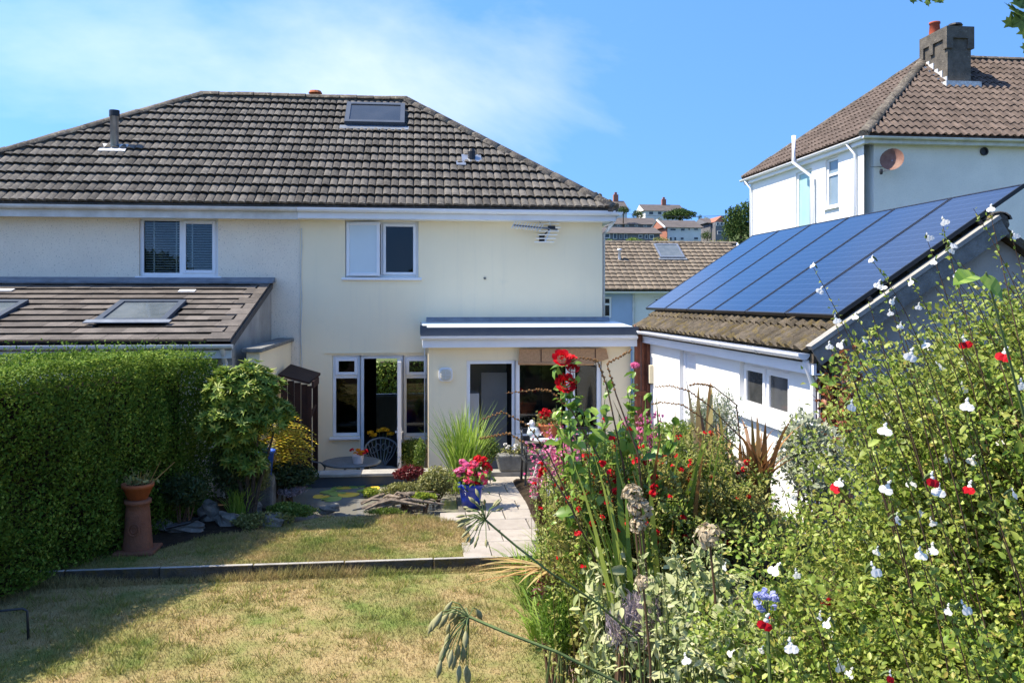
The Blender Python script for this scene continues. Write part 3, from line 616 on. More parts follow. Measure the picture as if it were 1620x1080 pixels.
p = (D_ + C_) * .5 + Vector((.2, .1, 0)); vb = MB(); vb.lathe([(.10, 0), (.10, .16), (.15, .17), (.12, .22), (.001, .24)], p, 12); vb.build('ridge_terminal', 'terracotta', house)
# eaves: fascia, soffit, gutters
b = MB(); b.box(XP, XR - .06, EY + .02, EY + .045, EZ - .20, EZ - .01); b.build('fascia', 'upvc', house)
b = MB(); b.box(XL, XP - .002, EY + .02, EY + .045, EZ - .22, EZ - .01); b.build('old_fascia', 'old_upvc', house)
b = MB(); b.box(XL, XR - .1, EY + .046, YF - .002, EZ - .20, EZ - .185); b.box(xc + .002, XR - .06, YF, 22.2, EZ - .2, EZ - .185); b.build('soffit', 'upvc', house)
b = MB(); b.box(XR - .06, XR - .035, EY + .02, 22.3, EZ - .20, EZ - .01); b.build('side_fascia', 'upvc', house)
gutter(house, (XP, EY - .045, EZ - .03), (XR + .04, EY - .045, EZ - .045), (0, 1, 0), .062)
gutter(house, (XL - .05, EY - .045, EZ - .03), (XP - .01, EY - .045, EZ - .03), (0, 1, 0), .062, 'old_upvc', 'old_gutter')
gutter(house, (XR + .02, EY - .1, EZ - .045), (XR + .02, 22.3, EZ - .045), (1, 0, 0), .055, 'upvc', 'side_gutter', False)
b = MB(); b.tube([(XR - .0, EY + .1, EZ - .1), (xc + .1, EY + .32, EZ - .33), (xc + .05, EY + .5, EZ - .4), (xc + .05, EY + .5, 0.05)], .035, 8); b.build('downpipe', 'upvc', house, True)
# dropped hood moulding over the french doors, party line cable
b = MB(); z = fl[3]; b.box(fl[0] - .14, .2, YF - .022, YF - .001, z + .035, z + .055); b.build('drip_moulding', 'cream_render', house)
b = MB(); b.tube([(XP + .02 + .012 * math.sin(i * 1.7), YF - .012, 1.9 + i * .3) for i in range(10)], .009, 5); b.build('cable', 'old_upvc', house)
# --- windows
def win(x0, x1, z0, z1, y, par, cols, sill=True, name='window', w=.055, transom=None, glass='dark_glass', sill_over=.06):
    b = MB(); frame(b, x0, x1, z0, z1, y, y + .07, w)
    for c in cols[1:-1]: xx = x0 + (x1 - x0) * c; b.box(xx - w / 2, xx + w / 2, y + .002, y + .068, z0 + w, z1 - w)
    o = b.build(name, 'upvc', par); soft(o, .005, 1)
    for a, c in zip(cols[:-1], cols[1:]):
        xa = x0 + (x1 - x0) * a + (w if a == 0 else w / 2); xb = x0 + (x1 - x0) * c - (w if c == 1 else w / 2); yield o, xa, xb, z0 + w, z1 - w
    if sill:
        s_ = MB(); s_.box(x0 - sill_over, x1 + sill_over, y - .10, y + .02, z0 - .05, z0 - .004); soft(s_.build('sill', 'upvc', o), .006, 1)
def casement(par, x0, x1, z0, z1, y, w=.05, glass='dark_glass', T=None):
    b = MB(); frame(b, x0, x1, z0, z1, y, y + .05, w)
    if T is not None: b.v = [tuple(T @ Vector(q)) for q in b.v]
    o = b.build('casement', 'upvc', par); soft(o, .005, 1)
    g = MB(); g.box(x0 + w, x1 - w, y + .018, y + .03, z0 + w, z1 - w)
    if T is not None: g.v = [tuple(T @ Vector(q)) for q in g.v]
    g.build('pane', glass, o); return o
# upstairs window of the cream half: left casement of obscured glass stands ajar
for i, (o, a, c, d, e) in enumerate(win(*uw, YF + .05, house, (0, .5, 1))):
    if i == 0:
        T = Matrix.Translation((a, YF + .03, 0)) @ Matrix.Rotation(R(-9), 4, 'Z') @ Matrix.Translation((-a, -(YF + .03), 0))
        casement(o, a - .03, c + .0, d - .03, e + .03, YF, .055, 'frosted', T)
        k = MB(); k.box(c - .01, c + .01, YF + .09, YF + .13, d, e); k.build('seal', 'black_plastic', o)
    else: casement(o, a - .01, c + .01, d - .01, e + .01, YF + .03, .05)
# neighbour's upstairs window with venetian blinds
for i, (o, a, c, d, e) in enumerate(win(*nw, YF + .06, house, (0, .52, 1), w=.06)):
    if i == 1: casement(o, a - .01, c + .01, d - .01, e + .01, YF + .045, .06, 'glass')
    else: pane(o, a, c, d, e, YF + .09, 'glass')
    m_ = MB()
    nsl = 20
    for k in range(nsl):
        zz = d + .03 + (e - d - .06) * k / (nsl - 1); T = Matrix.Translation((0, YF + .17, zz)) @ Matrix.Rotation(R(28), 4, 'X'); m_.box(a, c, -.02, .02, -.0012, .0012, 0, T)
    m_.build('blind', 'interior_white', o)
    m_ = MB()
    for t_ in (.25, .88): xx = a + (c - a) * t_; m_.box(xx - .012, xx + .012, YF + .142, YF + .146, d, e)
    m_.build('blind_tape', 'interior_white', o)
# ground floor: sidelight, door frame, sidelight
for side, r_ in ((0, fl), (1, fr)):
    x0, x1, z0, z1 = r_; zt = z1 - (z1 - z0) * .265
    b = MB(); frame(b, x0 + .002, x1 - .002, z0 + .002, z1 - .002, YF + .04, YF + .11, .055); b.box(x0 + .057, x1 - .057, YF + .041, YF + .109, zt - .03, zt + .03)
    o = b.build('sidelight', 'upvc', house); soft(o, .005, 1)
    casement(o, x0 + .05, x1 - .05, zt + .028, z1 - .05, YF + .015, .055); pane(o, x0 + .057, x1 - .057, z0 + .057, zt - .03, YF + .08, 'dark_glass')
    s_ = MB(); s_.box(x0 - (.05 if side == 0 else -.01), x1 + .0, YF - .09, YF + .05, z0 - .045, z0 - .003); soft(s_.build('sill', 'upvc', o), .006, 1)
x0, x1, z0, z1 = dr
b = MB(); b.box(x0 + .002, x0 + .06, YF + .04, YF + .11, z0, z1 - .004); b.box(x1 - .06, x1 - .002, YF + .04, YF + .11, z0, z1 - .004); b.box(x0 + .06, x1 - .06, YF + .041, YF + .109, z1 - .06, z1 - .004); df = b.build('door_frame', 'upvc', house)
hx = x1 - .08
T = Matrix.Translation((hx, YF + .03, 0)) @ Matrix.Rotation(R(91), 4, 'Z')    # leaf swung right out towards the garden
T = Matrix.Translation((hx, YF + .02, 0)) @ Matrix.Rotation(R(-88), 4, 'Z')
b = MB(); frame(b, 0, .72, z0 + .03, z1 - .07, -.03, .03, .10); b.v = [tuple(T @ Vector(q)) for q in b.v]; leaf = b.build('door_leaf', 'upvc', df)
b = MB(); b.box(.1, .62, -.008, .008, z0 + .13, z1 - .17, 0, T); b.build('pane', 'glass', leaf)
b = MB()
for sg in (-1, 1): b.box(.64, .68, sg * .035 - .006, sg * .035 + .006, .95, 1.15, 0, T); b.box(.56, .67, sg * .06 - .01, sg * .06 + .01, 1.06, 1.085, 0, T); b.box(.65, .67, min(0, sg * .06), max(0, sg * .06), 1.06, 1.085, 0, T)
b.build('handle', 'upvc', leaf)
b = MB(); b.box(fr[0] + .05, fr[1], YF + .5, YF + .9, .3, 1.45); b.build('sofa_back', 'navy_cloth', house)
# small hose tap and screw eyes on the wall
b = MB(); p = PY(767, 440, YF); b.lathe([(.018, 0), (.025, .03), (.001, .035)], p + Vector((0, -.01, -.02)), 8); b.build('wall_plug', 'coping_grey', house)
# ---------------- television aerial on the facade
ae = thing('television_aerial', 'silver television aerial bracketed to the cream wall under the gutter', 'aerial', PY(864, 372, YF - .05))
p0 = PY(812, 356, YF - .35); p1 = PY(882, 363, YF - .15); b = MB(); b.tube([p0, p1], .016, 6); b.build('boom', 'lead', ae)
dv = (p1 - p0)
for i in range(11):
    q = p0 + dv * (i / 16.0); b = MB()
    for s1, s2 in ((1, 1), (1, -1)): b.tube([q + Vector((-.03, s2 * .06, -.055 * s1)), q + Vector((.03, -s2 * .06, .055 * s1))], .010, 4)
    b.build('director', 'aluminium', ae)
rt, rm, rb_ = PY(864, 337, YF - .2), PY(872, 360, YF - .17), PY(862, 383, YF - .2)
b = MB(); b.tube([rt, rm, rb_], .016, 6); b.build('reflector_spine', 'aluminium', ae)
for i in range(9):
    t_ = i / 4; q = rt.lerp(rm, t_) if t_ < 1 else rm.lerp(rb_, t_ - 1); b = MB(); b.tube([q + Vector((-.19, 0, 0)), q + Vector((.17, 0, .004))], .011, 4); b.build('reflector_rod', 'aluminium', ae)
b = MB(); b.box(rm.x - .06, rm.x + .07, rm.y - .03, rm.y + .03, rm.z - .03, rm.z + .03); b.build('junction_box', 'black_plastic', ae)
p = PY(857, 377, YF); b = MB(); b.box(p.x - .05, p.x + .05, YF - .03, YF - .001, p.z - .06, p.z + .06); b.tube([p + Vector((0, -.03, 0)), p + Vector((0, -.14, .02)), rm + Vector((-.03, .0, -.03))], .015, 6); b.build('wall_bracket', 'black_plastic', ae)
b = MB(); b.tube([PY(843, 344, YF - .01), PY(852, 349, YF - .02), PY(857, 355, YF - .1)], .005, 4); b.build('aerial_cable', 'black_plastic', ae)

# ================================================================== neighbour's lean-to
LX1 = PY(432, 447, YF).x; lt = Vector((LX1, YF, PY(432, 447, YF).z)); lb = PX(366, 541, LX1)
lean = thing('lean_to_extension', 'lean-to with brown flat-tiled roof built against the pebbledash house', 'extension', (-5, 13, 0))
lup = lt - lb; lup.x = 0; LSL = lup.length; LX0 = -9.2
b = MB(); b.face([(LX0, lb.y, lb.z), (LX1, lb.y, lb.z), (LX1, lt.y, lt.z), (LX0, lt.y, lt.z)]); b.face([(LX0, lb.y, lb.z - .1), (LX0, lt.y, lt.z - .1), (LX1, lt.y, lt.z - .1), (LX1, lb.y, lb.z - .1)]); b.face([(LX1, lb.y, lb.z - .1), (LX1, lt.y, lt.z - .1), (LX1, lt.y, lt.z), (LX1, lb.y, lb.z)])
lroof = b.build('roof', 'flat_tile', lean)
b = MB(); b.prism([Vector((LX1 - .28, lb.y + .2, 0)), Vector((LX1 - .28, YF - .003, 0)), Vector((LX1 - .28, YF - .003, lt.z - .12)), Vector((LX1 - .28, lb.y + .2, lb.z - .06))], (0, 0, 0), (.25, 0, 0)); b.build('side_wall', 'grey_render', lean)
b = MB(); b.box(LX0, LX1 - .285, lb.y + .2, lb.y + .4, 0, lb.z - .05); b.build('front_wall', 'pebbledash', lean)
s1, s2, s3 = None, None, None
def on_lean(x, y):
    r = ray(x, y); n = Vector((1, 0, 0)).cross(lup); k = (lb - CV).dot(n) / r.dot(n); return CV + r * k
LTL = LSL / 11
fm = tile_mesh('flat_tile', .333, LTL, 'flat_tile', t=.018, kind='flat', lift=.03)
sl_bl, sl_br, sl_tl = on_lean(148, 516), on_lean(264, 514), on_lean(182, 483)
def lskip(u, v):
    x = LX0 + u; return sl_bl.x + .06 < x < sl_br.x - .02 and (sl_bl - lb).dot(lup.normalized()) < v < (sl_tl - lb).dot(lup.normalized())
for r_ in range(11):
    off = (r_ % 2) * .166
    tiling(lroof, Vector((LX0 - off, lb.y, lb.z)) + lup * (r_ / 11) + Vector((0, 0, .005)), (1, 0, 0), lup, .333, LTL, lambda u, v, o_=off: u - o_ < LX1 - LX0 - .16, 1, 24, fm, 'flat_tile', 300, skip=lambda u, v, r2=r_, o_=off: lskip(u - o_, v + r2 * LTL), name='flat_tile')
    hm = MB(); hm.box(0, .15 if r_ % 2 else .31, -.02, LTL, .02, .05); add('verge_tile', hm.mesh('verge_tile', 'flat_tile'), lroof, plane_M(Vector((LX1 - (.16 if r_ % 2 else .32), lb.y, lb.z)) + lup * (r_ / 11), (1, 0, 0), lup))
sv = (sl_tl - sl_bl); skylight(lean, sl_bl + Vector((0, 0, .045)), (1, 0, 0), lup, sl_br.x - sl_bl.x, (sl_tl - lb).dot(lup.normalized()) - (sl_bl - lb).dot(lup.normalized()), glass='skylight_glass', proud=.05)
q2 = on_lean(-150, 516); skylight(lean, Vector((q2.x + .18, sl_bl.y, sl_bl.z + .045)), (1, 0, 0), lup, sl_br.x - sl_bl.x, (sl_tl - lb).dot(lup.normalized()) - (sl_bl - lb).dot(lup.normalized()), glass='skylight_glass', proud=.05)
b = MB(); b.prism([Vector((LX0, YF - .02, lt.z + .09)), Vector((LX0, YF - .002, lt.z + .09)), Vector((LX0, YF - .002, lt.z)), Vector((LX0, YF - .26, lt.z - .015)), Vector((LX0, YF - .26, lt.z + .015))], (0, 0, 0), (LX1 - LX0 + .04, 0, 0)); b.build('flashing', 'lead', lean)
for (x, y, w_) in ((1000 / 3.375, 420 + 152 / 3.375, .26), (20 / 3.375, 420 + 148 / 3.375, .3)):
    p = on_lean(x, y); b = MB(); b.box(-w_ / 2, w_ / 2, -.07, .07, .05, .062, 0, plane_M(p, (1, 0, 0), lup)); b.build('lead_patch', 'lead_white', lean)
gutter(lean, (LX0, lb.y - .07, lb.z - .03), (LX1 + .03, lb.y - .07, lb.z - .03), (0, 1, 0), .06, 'old_upvc')
b = MB(); b.box(LX0, LX1, lb.y + .0, lb.y + .03, lb.z - .22, lb.z - .11); b.build('fascia', 'old_upvc', lean)
b = MB(); b.tube([(LX1 - .12, lb.y - .05, lb.z - .08), (LX1 - .1, lb.y + .1, lb.z - .3), (LX1 - .1, lb.y + .14, .6)], .035, 8); b.build('downpipe', 'old_upvc', lean)
# low garden wall between the plots
wx0, wx1 = -2.38, -2.2
gw = thing('boundary_wall', 'cream rendered boundary wall with grey coping beside the lean-to', 'wall', (-2.3, 13, 0))
b = MB(); b.box(wx0, wx1, 12.35, YF - .005, 0, 2.60); b.build('wall', 'cream_render', gw)
for i in range(4):
    b = MB(); y0 = 12.26 + i * .79; b.box(wx0 - .06, wx1 + .05, y0 + .003, min(y0 + .797, YF - .004), 2.602, 2.665); soft(b.build('coping_stone', 'coping_grey', gw), .012, 2)
# ================================================================== flat-roofed extension
ext = thing('flat_roof_extension', 'cream flat-roofed kitchen extension with white fascia and dark roof edge', 'extension', (1.8, YE, 0))
ex0, ex1 = PY(678, 600, YE).x, PY(998, 600, YE).x
ed = rect(738, 570, 815, 700, YE); ew = rect(815, 570, 903, 686, YE); ew2 = rect(903, 570, 952, 686, YE); ed = (ed[0], ed[1], .02, ed[3])
zt = PY(800, 549, YE - .2).z
wb = wall(ex0, ex1, 0, zt + .1, YE, .25, [ed, ew, ew2]); wb.box(ex0, ex0 + .25, YE + .251, YF - .001, 0, zt + .1); wb.box(ex1 - .25, ex1, YE + .251, YF - .001, 0, zt + .1); wb.build('wall', 'cream_render', ext)
b = MB(); zr = 2.875
b.prism([Vector((0, YE - .22, zr)), Vector((0, YF - .003, zr + .07)), Vector((0, YF - .003, zr - .12)), Vector((0, YE - .22, zr - .12))], (ex0 - .11, 0, 0), (ex1 + .06, 0, 0)); b.build('roof', 'fibreglass', ext)
b = MB(); b.prism([Vector((0, YF - .09, zr + .075)), Vector((0, YF - .004, zr + .15)), Vector((0, YF - .004, zr + .072))], (ex0 - .02, 0, 0), (ex1 - .06, 0, 0)); b.build('flashing', 'lead', ext)
b = MB(); b.box(ex0 - .13, ex1 + .07, YE - .25, YE - .222, zr - .115, zr + .02); b.box(ex0 - .13, ex0 - .112, YE - .22, YF - .1, zr - .11, zr + .06); b.box(ex0 - .14, ex0 - .03, YE - .262, YE - .252, zr - .1, zr + .05); b.build('roof_edge', 'dark_trim', ext)
b = MB(); b.box(ex0 - .10, ex1 + .05, YE - .22, YE - .19, zt - .0, zr - .121); b.box(ex0 - .1, ex0 - .075, YE - .189, YF - .002, zt, zr - .121); b.build('fascia', 'upvc', ext)
b = MB(); b.box(ex0 - .07, ex1 + .05, YE - .188, YE - .002, zt + .002, zt + .02); b.build('soffit', 'upvc', ext)
gutter(ext, (ex0 - .13, YE - .275, zr - .125), (ex1 + .04, YE - .275, zr - .135), (0, 1, 0), .05)
b = MB(); b.tube([(ex0 - .05, YF - .1, 2.7), (ex0 - .05, YF - .08, .02)], .012, 6); b.build('corner_trim', 'upvc', ext)
# kitchen inside
b = MB(); b.box(ex0 + .26, ex1 - .26, YE + .26, YF - .02, -.0, .015); b.box(ex0 + .26, ex1 - .26, YF - .12, YF - .02, .02, 2.6); b.build('kitchen_wall', 'interior_cream', ext)
b = MB(); b.box(ed[0] + .28, ed[0] + .72, YE + .5, YE + .56, .02, 2.1); b.build('grey_door', 'interior_grey', ext)
b = MB(); b.box(ed[0] + .72, ed[1] + .02, YE + .55, YE + .6, .02, 2.3); b.build('dark_gap_panel', 'gap_black', ext)  # solid black panel; the darkness of the gap is put into its colour
b = MB(); b.box(ed[0] - .2, ed[0] + .24, YE + .45, YE + 1.0, .02, 1.75); b.build('fridge', 'interior_white', ext)
b = MB(); b.box(ew[0] + .02, ew[0] + .50, YE + .35, YE + .40, .9, 2.2); b.build('dark_curtain', 'interior_grey', ext)
b = MB(); b.box(ew2[0] - .05, ew2[1] - .02, YE + .35, YE + .40, .9, 2.2); b.build('brown_curtain', 'dark_stain', ext)
x0, x1, z0, z1 = ed
b = MB(); b.box(x0 + .002, x0 + .06, YE + .03, YE + .10, z0, z1 - .003); b.box(x1 - .05, x1 - .002, YE + .03, YE + .10, z0, z1 - .003); b.box(x0 + .06, x1 - .05, YE + .031, YE + .099, z1 - .06, z1 - .003); b.build('door_frame', 'upvc', ext)
for r_ in (ew, ew2):
    for o, a, c, d, e in win(r_[0] + .003, r_[1] - .003, r_[2] + .003, r_[3] - .003, YE + .03, ext, (0, 1), sill=True, sill_over=-.0, w=.075): pane(o, a, c, d, e, YE + .07, 'dark_glass')
# bulkhead lamp
p = PY(705, 592, YE); lm = thing('bulkhead_lamp', 'white square bulkhead lamp on the extension wall', 'lamp', p)
def rbox(b, w, h, y0, y1, r, n=5, c=(0, 0, 0)):
    pts = []
    for cx_, cz_, a0 in ((w - r, h - r, 0), (-w + r, h - r, 90), (-w + r, -h + r, 180), (w - r, -h + r, 270)):
        for k in range(n): t_ = R(a0 + 90 * k / (n - 1)); pts.append(Vector((c[0] + cx_ + r * math.cos(t_), 0, c[2] + cz_ + r * math.sin(t_))))
    b.prism(pts, (0, c[1] + y0, 0), (0, c[1] + y1, 0))
b = MB(); rbox(b, .115, .115, -.05, -.001, .07, c=p); soft(b.build('housing', 'upvc', lm), .01, 2)
b = MB(); rbox(b, .085, .09, -.085, -.051, .055, c=p); soft(b.build('diffuser', 'interior_cream', lm), .02, 3)
b = MB(); b.box(p.x - .088, p.x + .088, p.y - .092, p.y - .084, p.z - .006, p.z + .006); b.box(p.x - .006, p.x + .006, p.y - .0925, p.y - .0845, p.z - .09, p.z + .09); b.build('guard', 'old_upvc', lm)
# rolled bamboo blind under the fascia
bl = rect(820, 552, 963, 573, YE - .1); bb = thing('rolled_blind', 'half-rolled brown bamboo blind hanging over the kitchen window', 'blind', (2.2, YE - .1, bl[2]))
b = MB(); b.prism([Vector((bl[0], 0, bl[2])), Vector((bl[1] - .25, 0, bl[2] - .02)), Vector((bl[1], 0, bl[2] + .06)), Vector((bl[1] - .04, 0, bl[3])), Vector((bl[0] + .02, 0, bl[3]))], (0, YE - .10, 0), (0, YE - .07, 0)); b.build('slats', 'bamboo', bb)
b = MB(); b.tube([(bl[0], YE - .085, bl[2] - .0), (bl[1] - .25, YE - .085, bl[2] - .02)], .03, 8); b.build('roll', 'bamboo', bb)
b = MB()
for t_ in (.25, .85): xx = bl[0] + (bl[1] - bl[0]) * t_; b.box(xx - .006, xx + .006, YE - .108, YE - .102, bl[2] - .03, bl[3])
b.build('cord', 'dark_stain', bb)
# timber fence panel between extension and outbuilding
fe = thing('timber_fence', 'reddish brown vertical board gate and fence between the extension and the white outbuilding', 'fence', (3.7, 13.9, 0))
fx0, fx1 = PY(1004, 520, 13.85).x, PY(1036, 520, 13.85).x; nb = 6
for i in range(nb):
    a = fx0 + (fx1 - fx0) * i / nb; b = MB(); b.box(a + .004, a + (fx1 - fx0) / nb - .004, 13.85 + .012 * (i % 2), 13.885 + .012 * (i % 2), .02, 2.92 - .02 * (i % 3)); b.build('board', 'brown_stain', fe)
b = MB(); b.box(fx0, fx0 + .2, 13.82, 13.848, 1.75, 1.83); b.box(fx0 + .2, fx0 + .25, 13.80, 13.848, .02, 2.8); b.build('rail', 'brown_stain', fe)
p = PY(1031, 592, 13.6); b = MB(); b.box(p.x - .035, p.x + .035, p.y, p.y + .09, p.z - .15, p.z + .15); o = b.build('meter_box', 'sage_box', label='small cream box lamp fixed beside the brown fence', cat='box lamp'); soft(o, .01, 2)
b = MB(); b.box(p.x - .01, p.x + .07, p.y + .091, 13.84, p.z - .17, p.z + .12); b.build('backplate', 'black_plastic', o)
# dark brown log store against the boundary wall
ls = thing('log_store', 'tall narrow dark brown timber store with sloping lid beside the boundary wall', 'store', (-1.85, 14.2, 0))
q = [PY(440, 595, 13.75), PY(489, 608, 13.75), PY(507, 593, 14.55), PY(460, 579, 14.55)]
b = MB(); b.prism(q, (0, 0, 0), (0, 0, .035)); b.build('lid', 'dark_stain', ls)
lx0, lx1 = q[0].x + .03, q[1].x - .03
for i in range(4):
    a = lx0 + (lx1 - lx0) * i / 4; b = MB(); b.box(a + .003, a + (lx1 - lx0) / 4 - .003, 13.80 + .008 * (i % 2), 13.825 + .008 * (i % 2), 0.02, q[0].z - .05 - .03 * i); b.build('board', 'dark_stain', ls)
b = MB(); b.box(lx1, lx1 + .06, 13.79, 13.85, .02, q[1].z - .03); b.build('post', 'dark_stain', ls)
b = MB(); b.box(q[2].x - .11, q[2].x - .03, 14.40, 14.48, .02, q[2].z - .02); b.build('post', 'dark_stain', ls)
b = MB(); b.tube([(lx1 + .03, 13.84, 1.45), (q[2].x - .07, 14.41, 1.6)], .025, 4); b.build('brace', 'dark_stain', ls)
b = MB(); b.box(q[2].x - .05, q[2].x - .02, 13.76, 14.52, q[2].z - .14, q[2].z - .03); b.build('barge_board', 'dark_stain', ls)

# ================================================================== white outbuilding with solar panels
OW, OY0, OY1 = 3.85, 7.80, 14.0
pitch = math.atan2(1.18, 1.79); OEX, OEZ = 3.72, 2.83; ORX = 5.62; ORZ = OEZ + (ORX - OEX) * math.tan(pitch)
ob = thing('outbuilding', 'white rendered outbuilding with mossy tiled roof along the right of the garden', 'outbuilding', (5.2, 11, .3))
od = None
def ypx(x): return PX(x, 560, OW).y
win_y = (ypx(1249), ypx(1170)); door_y = (ypx(1101), ypx(1075)); wz1 = PX(1170, 568, OW).z; wz0 = PX(1249, 674, OW).z; dz1 = PX(1075, 551, OW).z
# wall along Y facing -X: build facing -Y and turn
def turn(b_): b_.v = [(y, x, z) for x, y, z in b_.v]; b_.f = [f[::-1] for f in b_.f]; return b_
wb = wall(OY0, OY1, .1, 2.86, OW, .2, [(win_y[0], win_y[1], wz0, wz1), (door_y[0], door_y[1], .62, dz1)]); turn(wb); wb.build('garden_wall', 'white_render', ob)
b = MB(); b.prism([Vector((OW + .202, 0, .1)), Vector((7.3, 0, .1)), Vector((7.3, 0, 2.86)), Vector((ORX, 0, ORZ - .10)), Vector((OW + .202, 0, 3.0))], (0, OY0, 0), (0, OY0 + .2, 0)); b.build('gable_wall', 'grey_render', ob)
b = MB(); b.prism([Vector((OW + .202, 0, .1)), Vector((7.3, 0, .1)), Vector((7.3, 0, 2.86)), Vector((ORX, 0, ORZ - .10)), Vector((OW + .202, 0, 3.0))], (0, OY1 - .2, 0), (0, OY1, 0)); b.box(7.1, 7.3, OY0 + .21, OY1 - .21, .1, 2.86); b.build('rear_walls', 'white_render', ob)
b = MB(); b.box(OW + .5, OW + .55, OY0 + .25, OY1 - .25, .2, 2.8); b.build('room', 'interior_cream', ob)
b = MB(); a_, c_ = Vector((OEX, 0, OEZ)), Vector((ORX, 0, ORZ)); d_ = Vector((7.5, 0, OEZ)); th = Vector((0, 0, -.09))
b.prism([a_, c_, d_, d_ + th, c_ + th, a_ + th], (0, OY0 - .12, 0), (0, OY1 + .12, 0)); orf = b.build('roof', 'mossy_tile', ob)
oup = c_ - a_; oup = Vector((oup.x, 0, oup.z)); OSL = oup.length
wm = tile_mesh('roof_tile', .20, .33, 'mossy_tile', kind='wave', lift=.03, t=.018)
tiling(orf, Vector((OEX - .03, OY1 + .12, OEZ + .005)), (0, -1, 0), oup, .20, .33, lambda u, v: u < OY1 - OY0 + .24 and v < OSL, 10, 34, wm, 'mossy_tile', 120, skip=lambda u, v: v > 1.0 and u < 6.0 and v < 2.2)
caps(orf, (ORX, OY0 - .1, ORZ + .05), (ORX, OY1 + .1, ORZ + .05), 'ridge_tile', r=.13)
gutter(ob, (OEX - .06, OY0 - .05, OEZ - .0), (OEX - .06, OY1 + .1, OEZ - .0), (1, 0, 0), .06)
b = MB(); b.box(OEX + .01, OEX + .04, OY0 - .1, OY1 + .1, OEZ - .20, OEZ - .09); b.box(OEX + .041, OW - .002, OY0 - .1, OY1 + .1, OEZ - .2, OEZ - .185); b.build('fascia', 'upvc', ob)
b = MB(); n_ = Vector((-oup.z, 0, oup.x)).normalized()
b.prism([a_ + n_ * .05, c_ + n_ * .05, c_ + n_ * .09, a_ + n_ * .09], (0, OY0 - .17, 0), (0, OY0 - .05, 0)); b.build('verge_strip', 'concrete', ob)
b = MB(); b.prism([a_ - n_ * .12, c_ - n_ * .12, c_ + n_ * .045, a_ + n_ * .045], (0, OY0 - .15, 0), (0, OY0 - .122, 0)); b.build('barge_board', 'coping_grey', ob)
b = MB(); b.tube([(OEX - .03, OY0 - .02, OEZ - .07), (OW - .06, OY0 + .02, OEZ - .3), (OW - .06, OY0 + .02, .5)], .034, 8); b.build('downpipe', 'upvc', ob)
# window and door in the long wall
def yframe(y0, y1, z0, z1, x, w, par, name, split=None):
    b = MB(); frame(b, y0, y1, z0, z1, x, x + .07, w)
    if split: b.box(split - w / 2, split + w / 2, x + .002, x + .068, z0 + w, z1 - w)
    turn(b); o = b.build(name, 'upvc', par); soft(o, .005, 1); return o
ym = (win_y[0] + win_y[1]) / 2
o = yframe(win_y[0] + .003, win_y[1] - .003, wz0 + .003, wz1 - .003, OW + .06, .07, ob, 'window', ym)
for a, c in ((win_y[0] + .06, ym - .03), (ym + .03, win_y[1] - .06)):
    b = MB(); frame(b, a, c, wz0 + .06, wz1 - .06, OW + .035, OW + .085, .06); turn(b); k = b.build('casement', 'upvc', o)
    b = MB(); b.box(OW + .055, OW + .065, a + .06, c - .06, wz0 + .12, wz1 - .12); b.build('pane', 'grey_pane', k)
b = MB(); b.box(OW - .08, OW + .05, win_y[0] - .06, win_y[1] + .06, wz0 - .05, wz0 - .004); b.build('sill', 'upvc', o)
o = yframe(door_y[0] + .003, door_y[1] - .003, .63, dz1 - .003, OW + .06, .07, ob, 'door')
b = MB(); b.box(OW + .08, OW + .11, door_y[0] + .07, door_y[1] - .07, .66, dz1 - .07); b.box(OW + .07, OW + .079, door_y[0] + .16, door_y[1] - .16, 1.5, dz1 - .2); b.build('door_panel', 'upvc', o)
# solar array
arr = thing('solar_array', 'row of six black-framed blue solar panels above the outbuilding roof', 'solar panels', (4, 11, 3.1))
P0 = Vector((3.97, PX(1023, 489, 3.97).y, 3.165)); PLen = 2.32; y_end = PX(1326, 499, 3.97).y; PW = (P0.y - y_end) / 6
sm = MB(); sm.face([(.022, .022, .036), (PW - .046, .022, .036), (PW - .046, PLen - .022, .036), (.022, PLen - .022, .036)])
cell_me = sm.mesh('cells', 'solar_cell'); uvl = cell_me.uv_layers.new(name='UVMap')
for k, uv in enumerate(((0, 0), (1, 0), (1, 1), (0, 1))): uvl.data[k].uv = uv
fm_ = MB()
for (x0, x1, y0, y1) in ((0, .022, 0, PLen), (PW - .044, PW - .022, 0, PLen), (.022, PW - .044, 0, .02), (.022, PW - .044, PLen - .02, PLen)): fm_.box(x0, x1, y0, y1, 0, .04)
fm_.box(.022, PW - .044, .02, PLen - .02, .005, .02); frame_me = fm_.mesh('solar_panel', 'black_plastic')
for i in range(6):
    T = plane_M(P0 + Vector((0, -PW * i, 0)), (0, -1, 0), oup); pn = add('solar_panel', frame_me, arr, T)
    ce = bpy.data.objects.new('cells', cell_me); COL.objects.link(ce); ce.parent = pn
for v_ in (.35, 1.7):
    b = MB(); b.box(0, PW * 6, v_, v_ + .04, -.09, -.005, 0, plane_M(P0, (0, -1, 0), oup)); b.build('mounting_rail', 'black_plastic', arr)

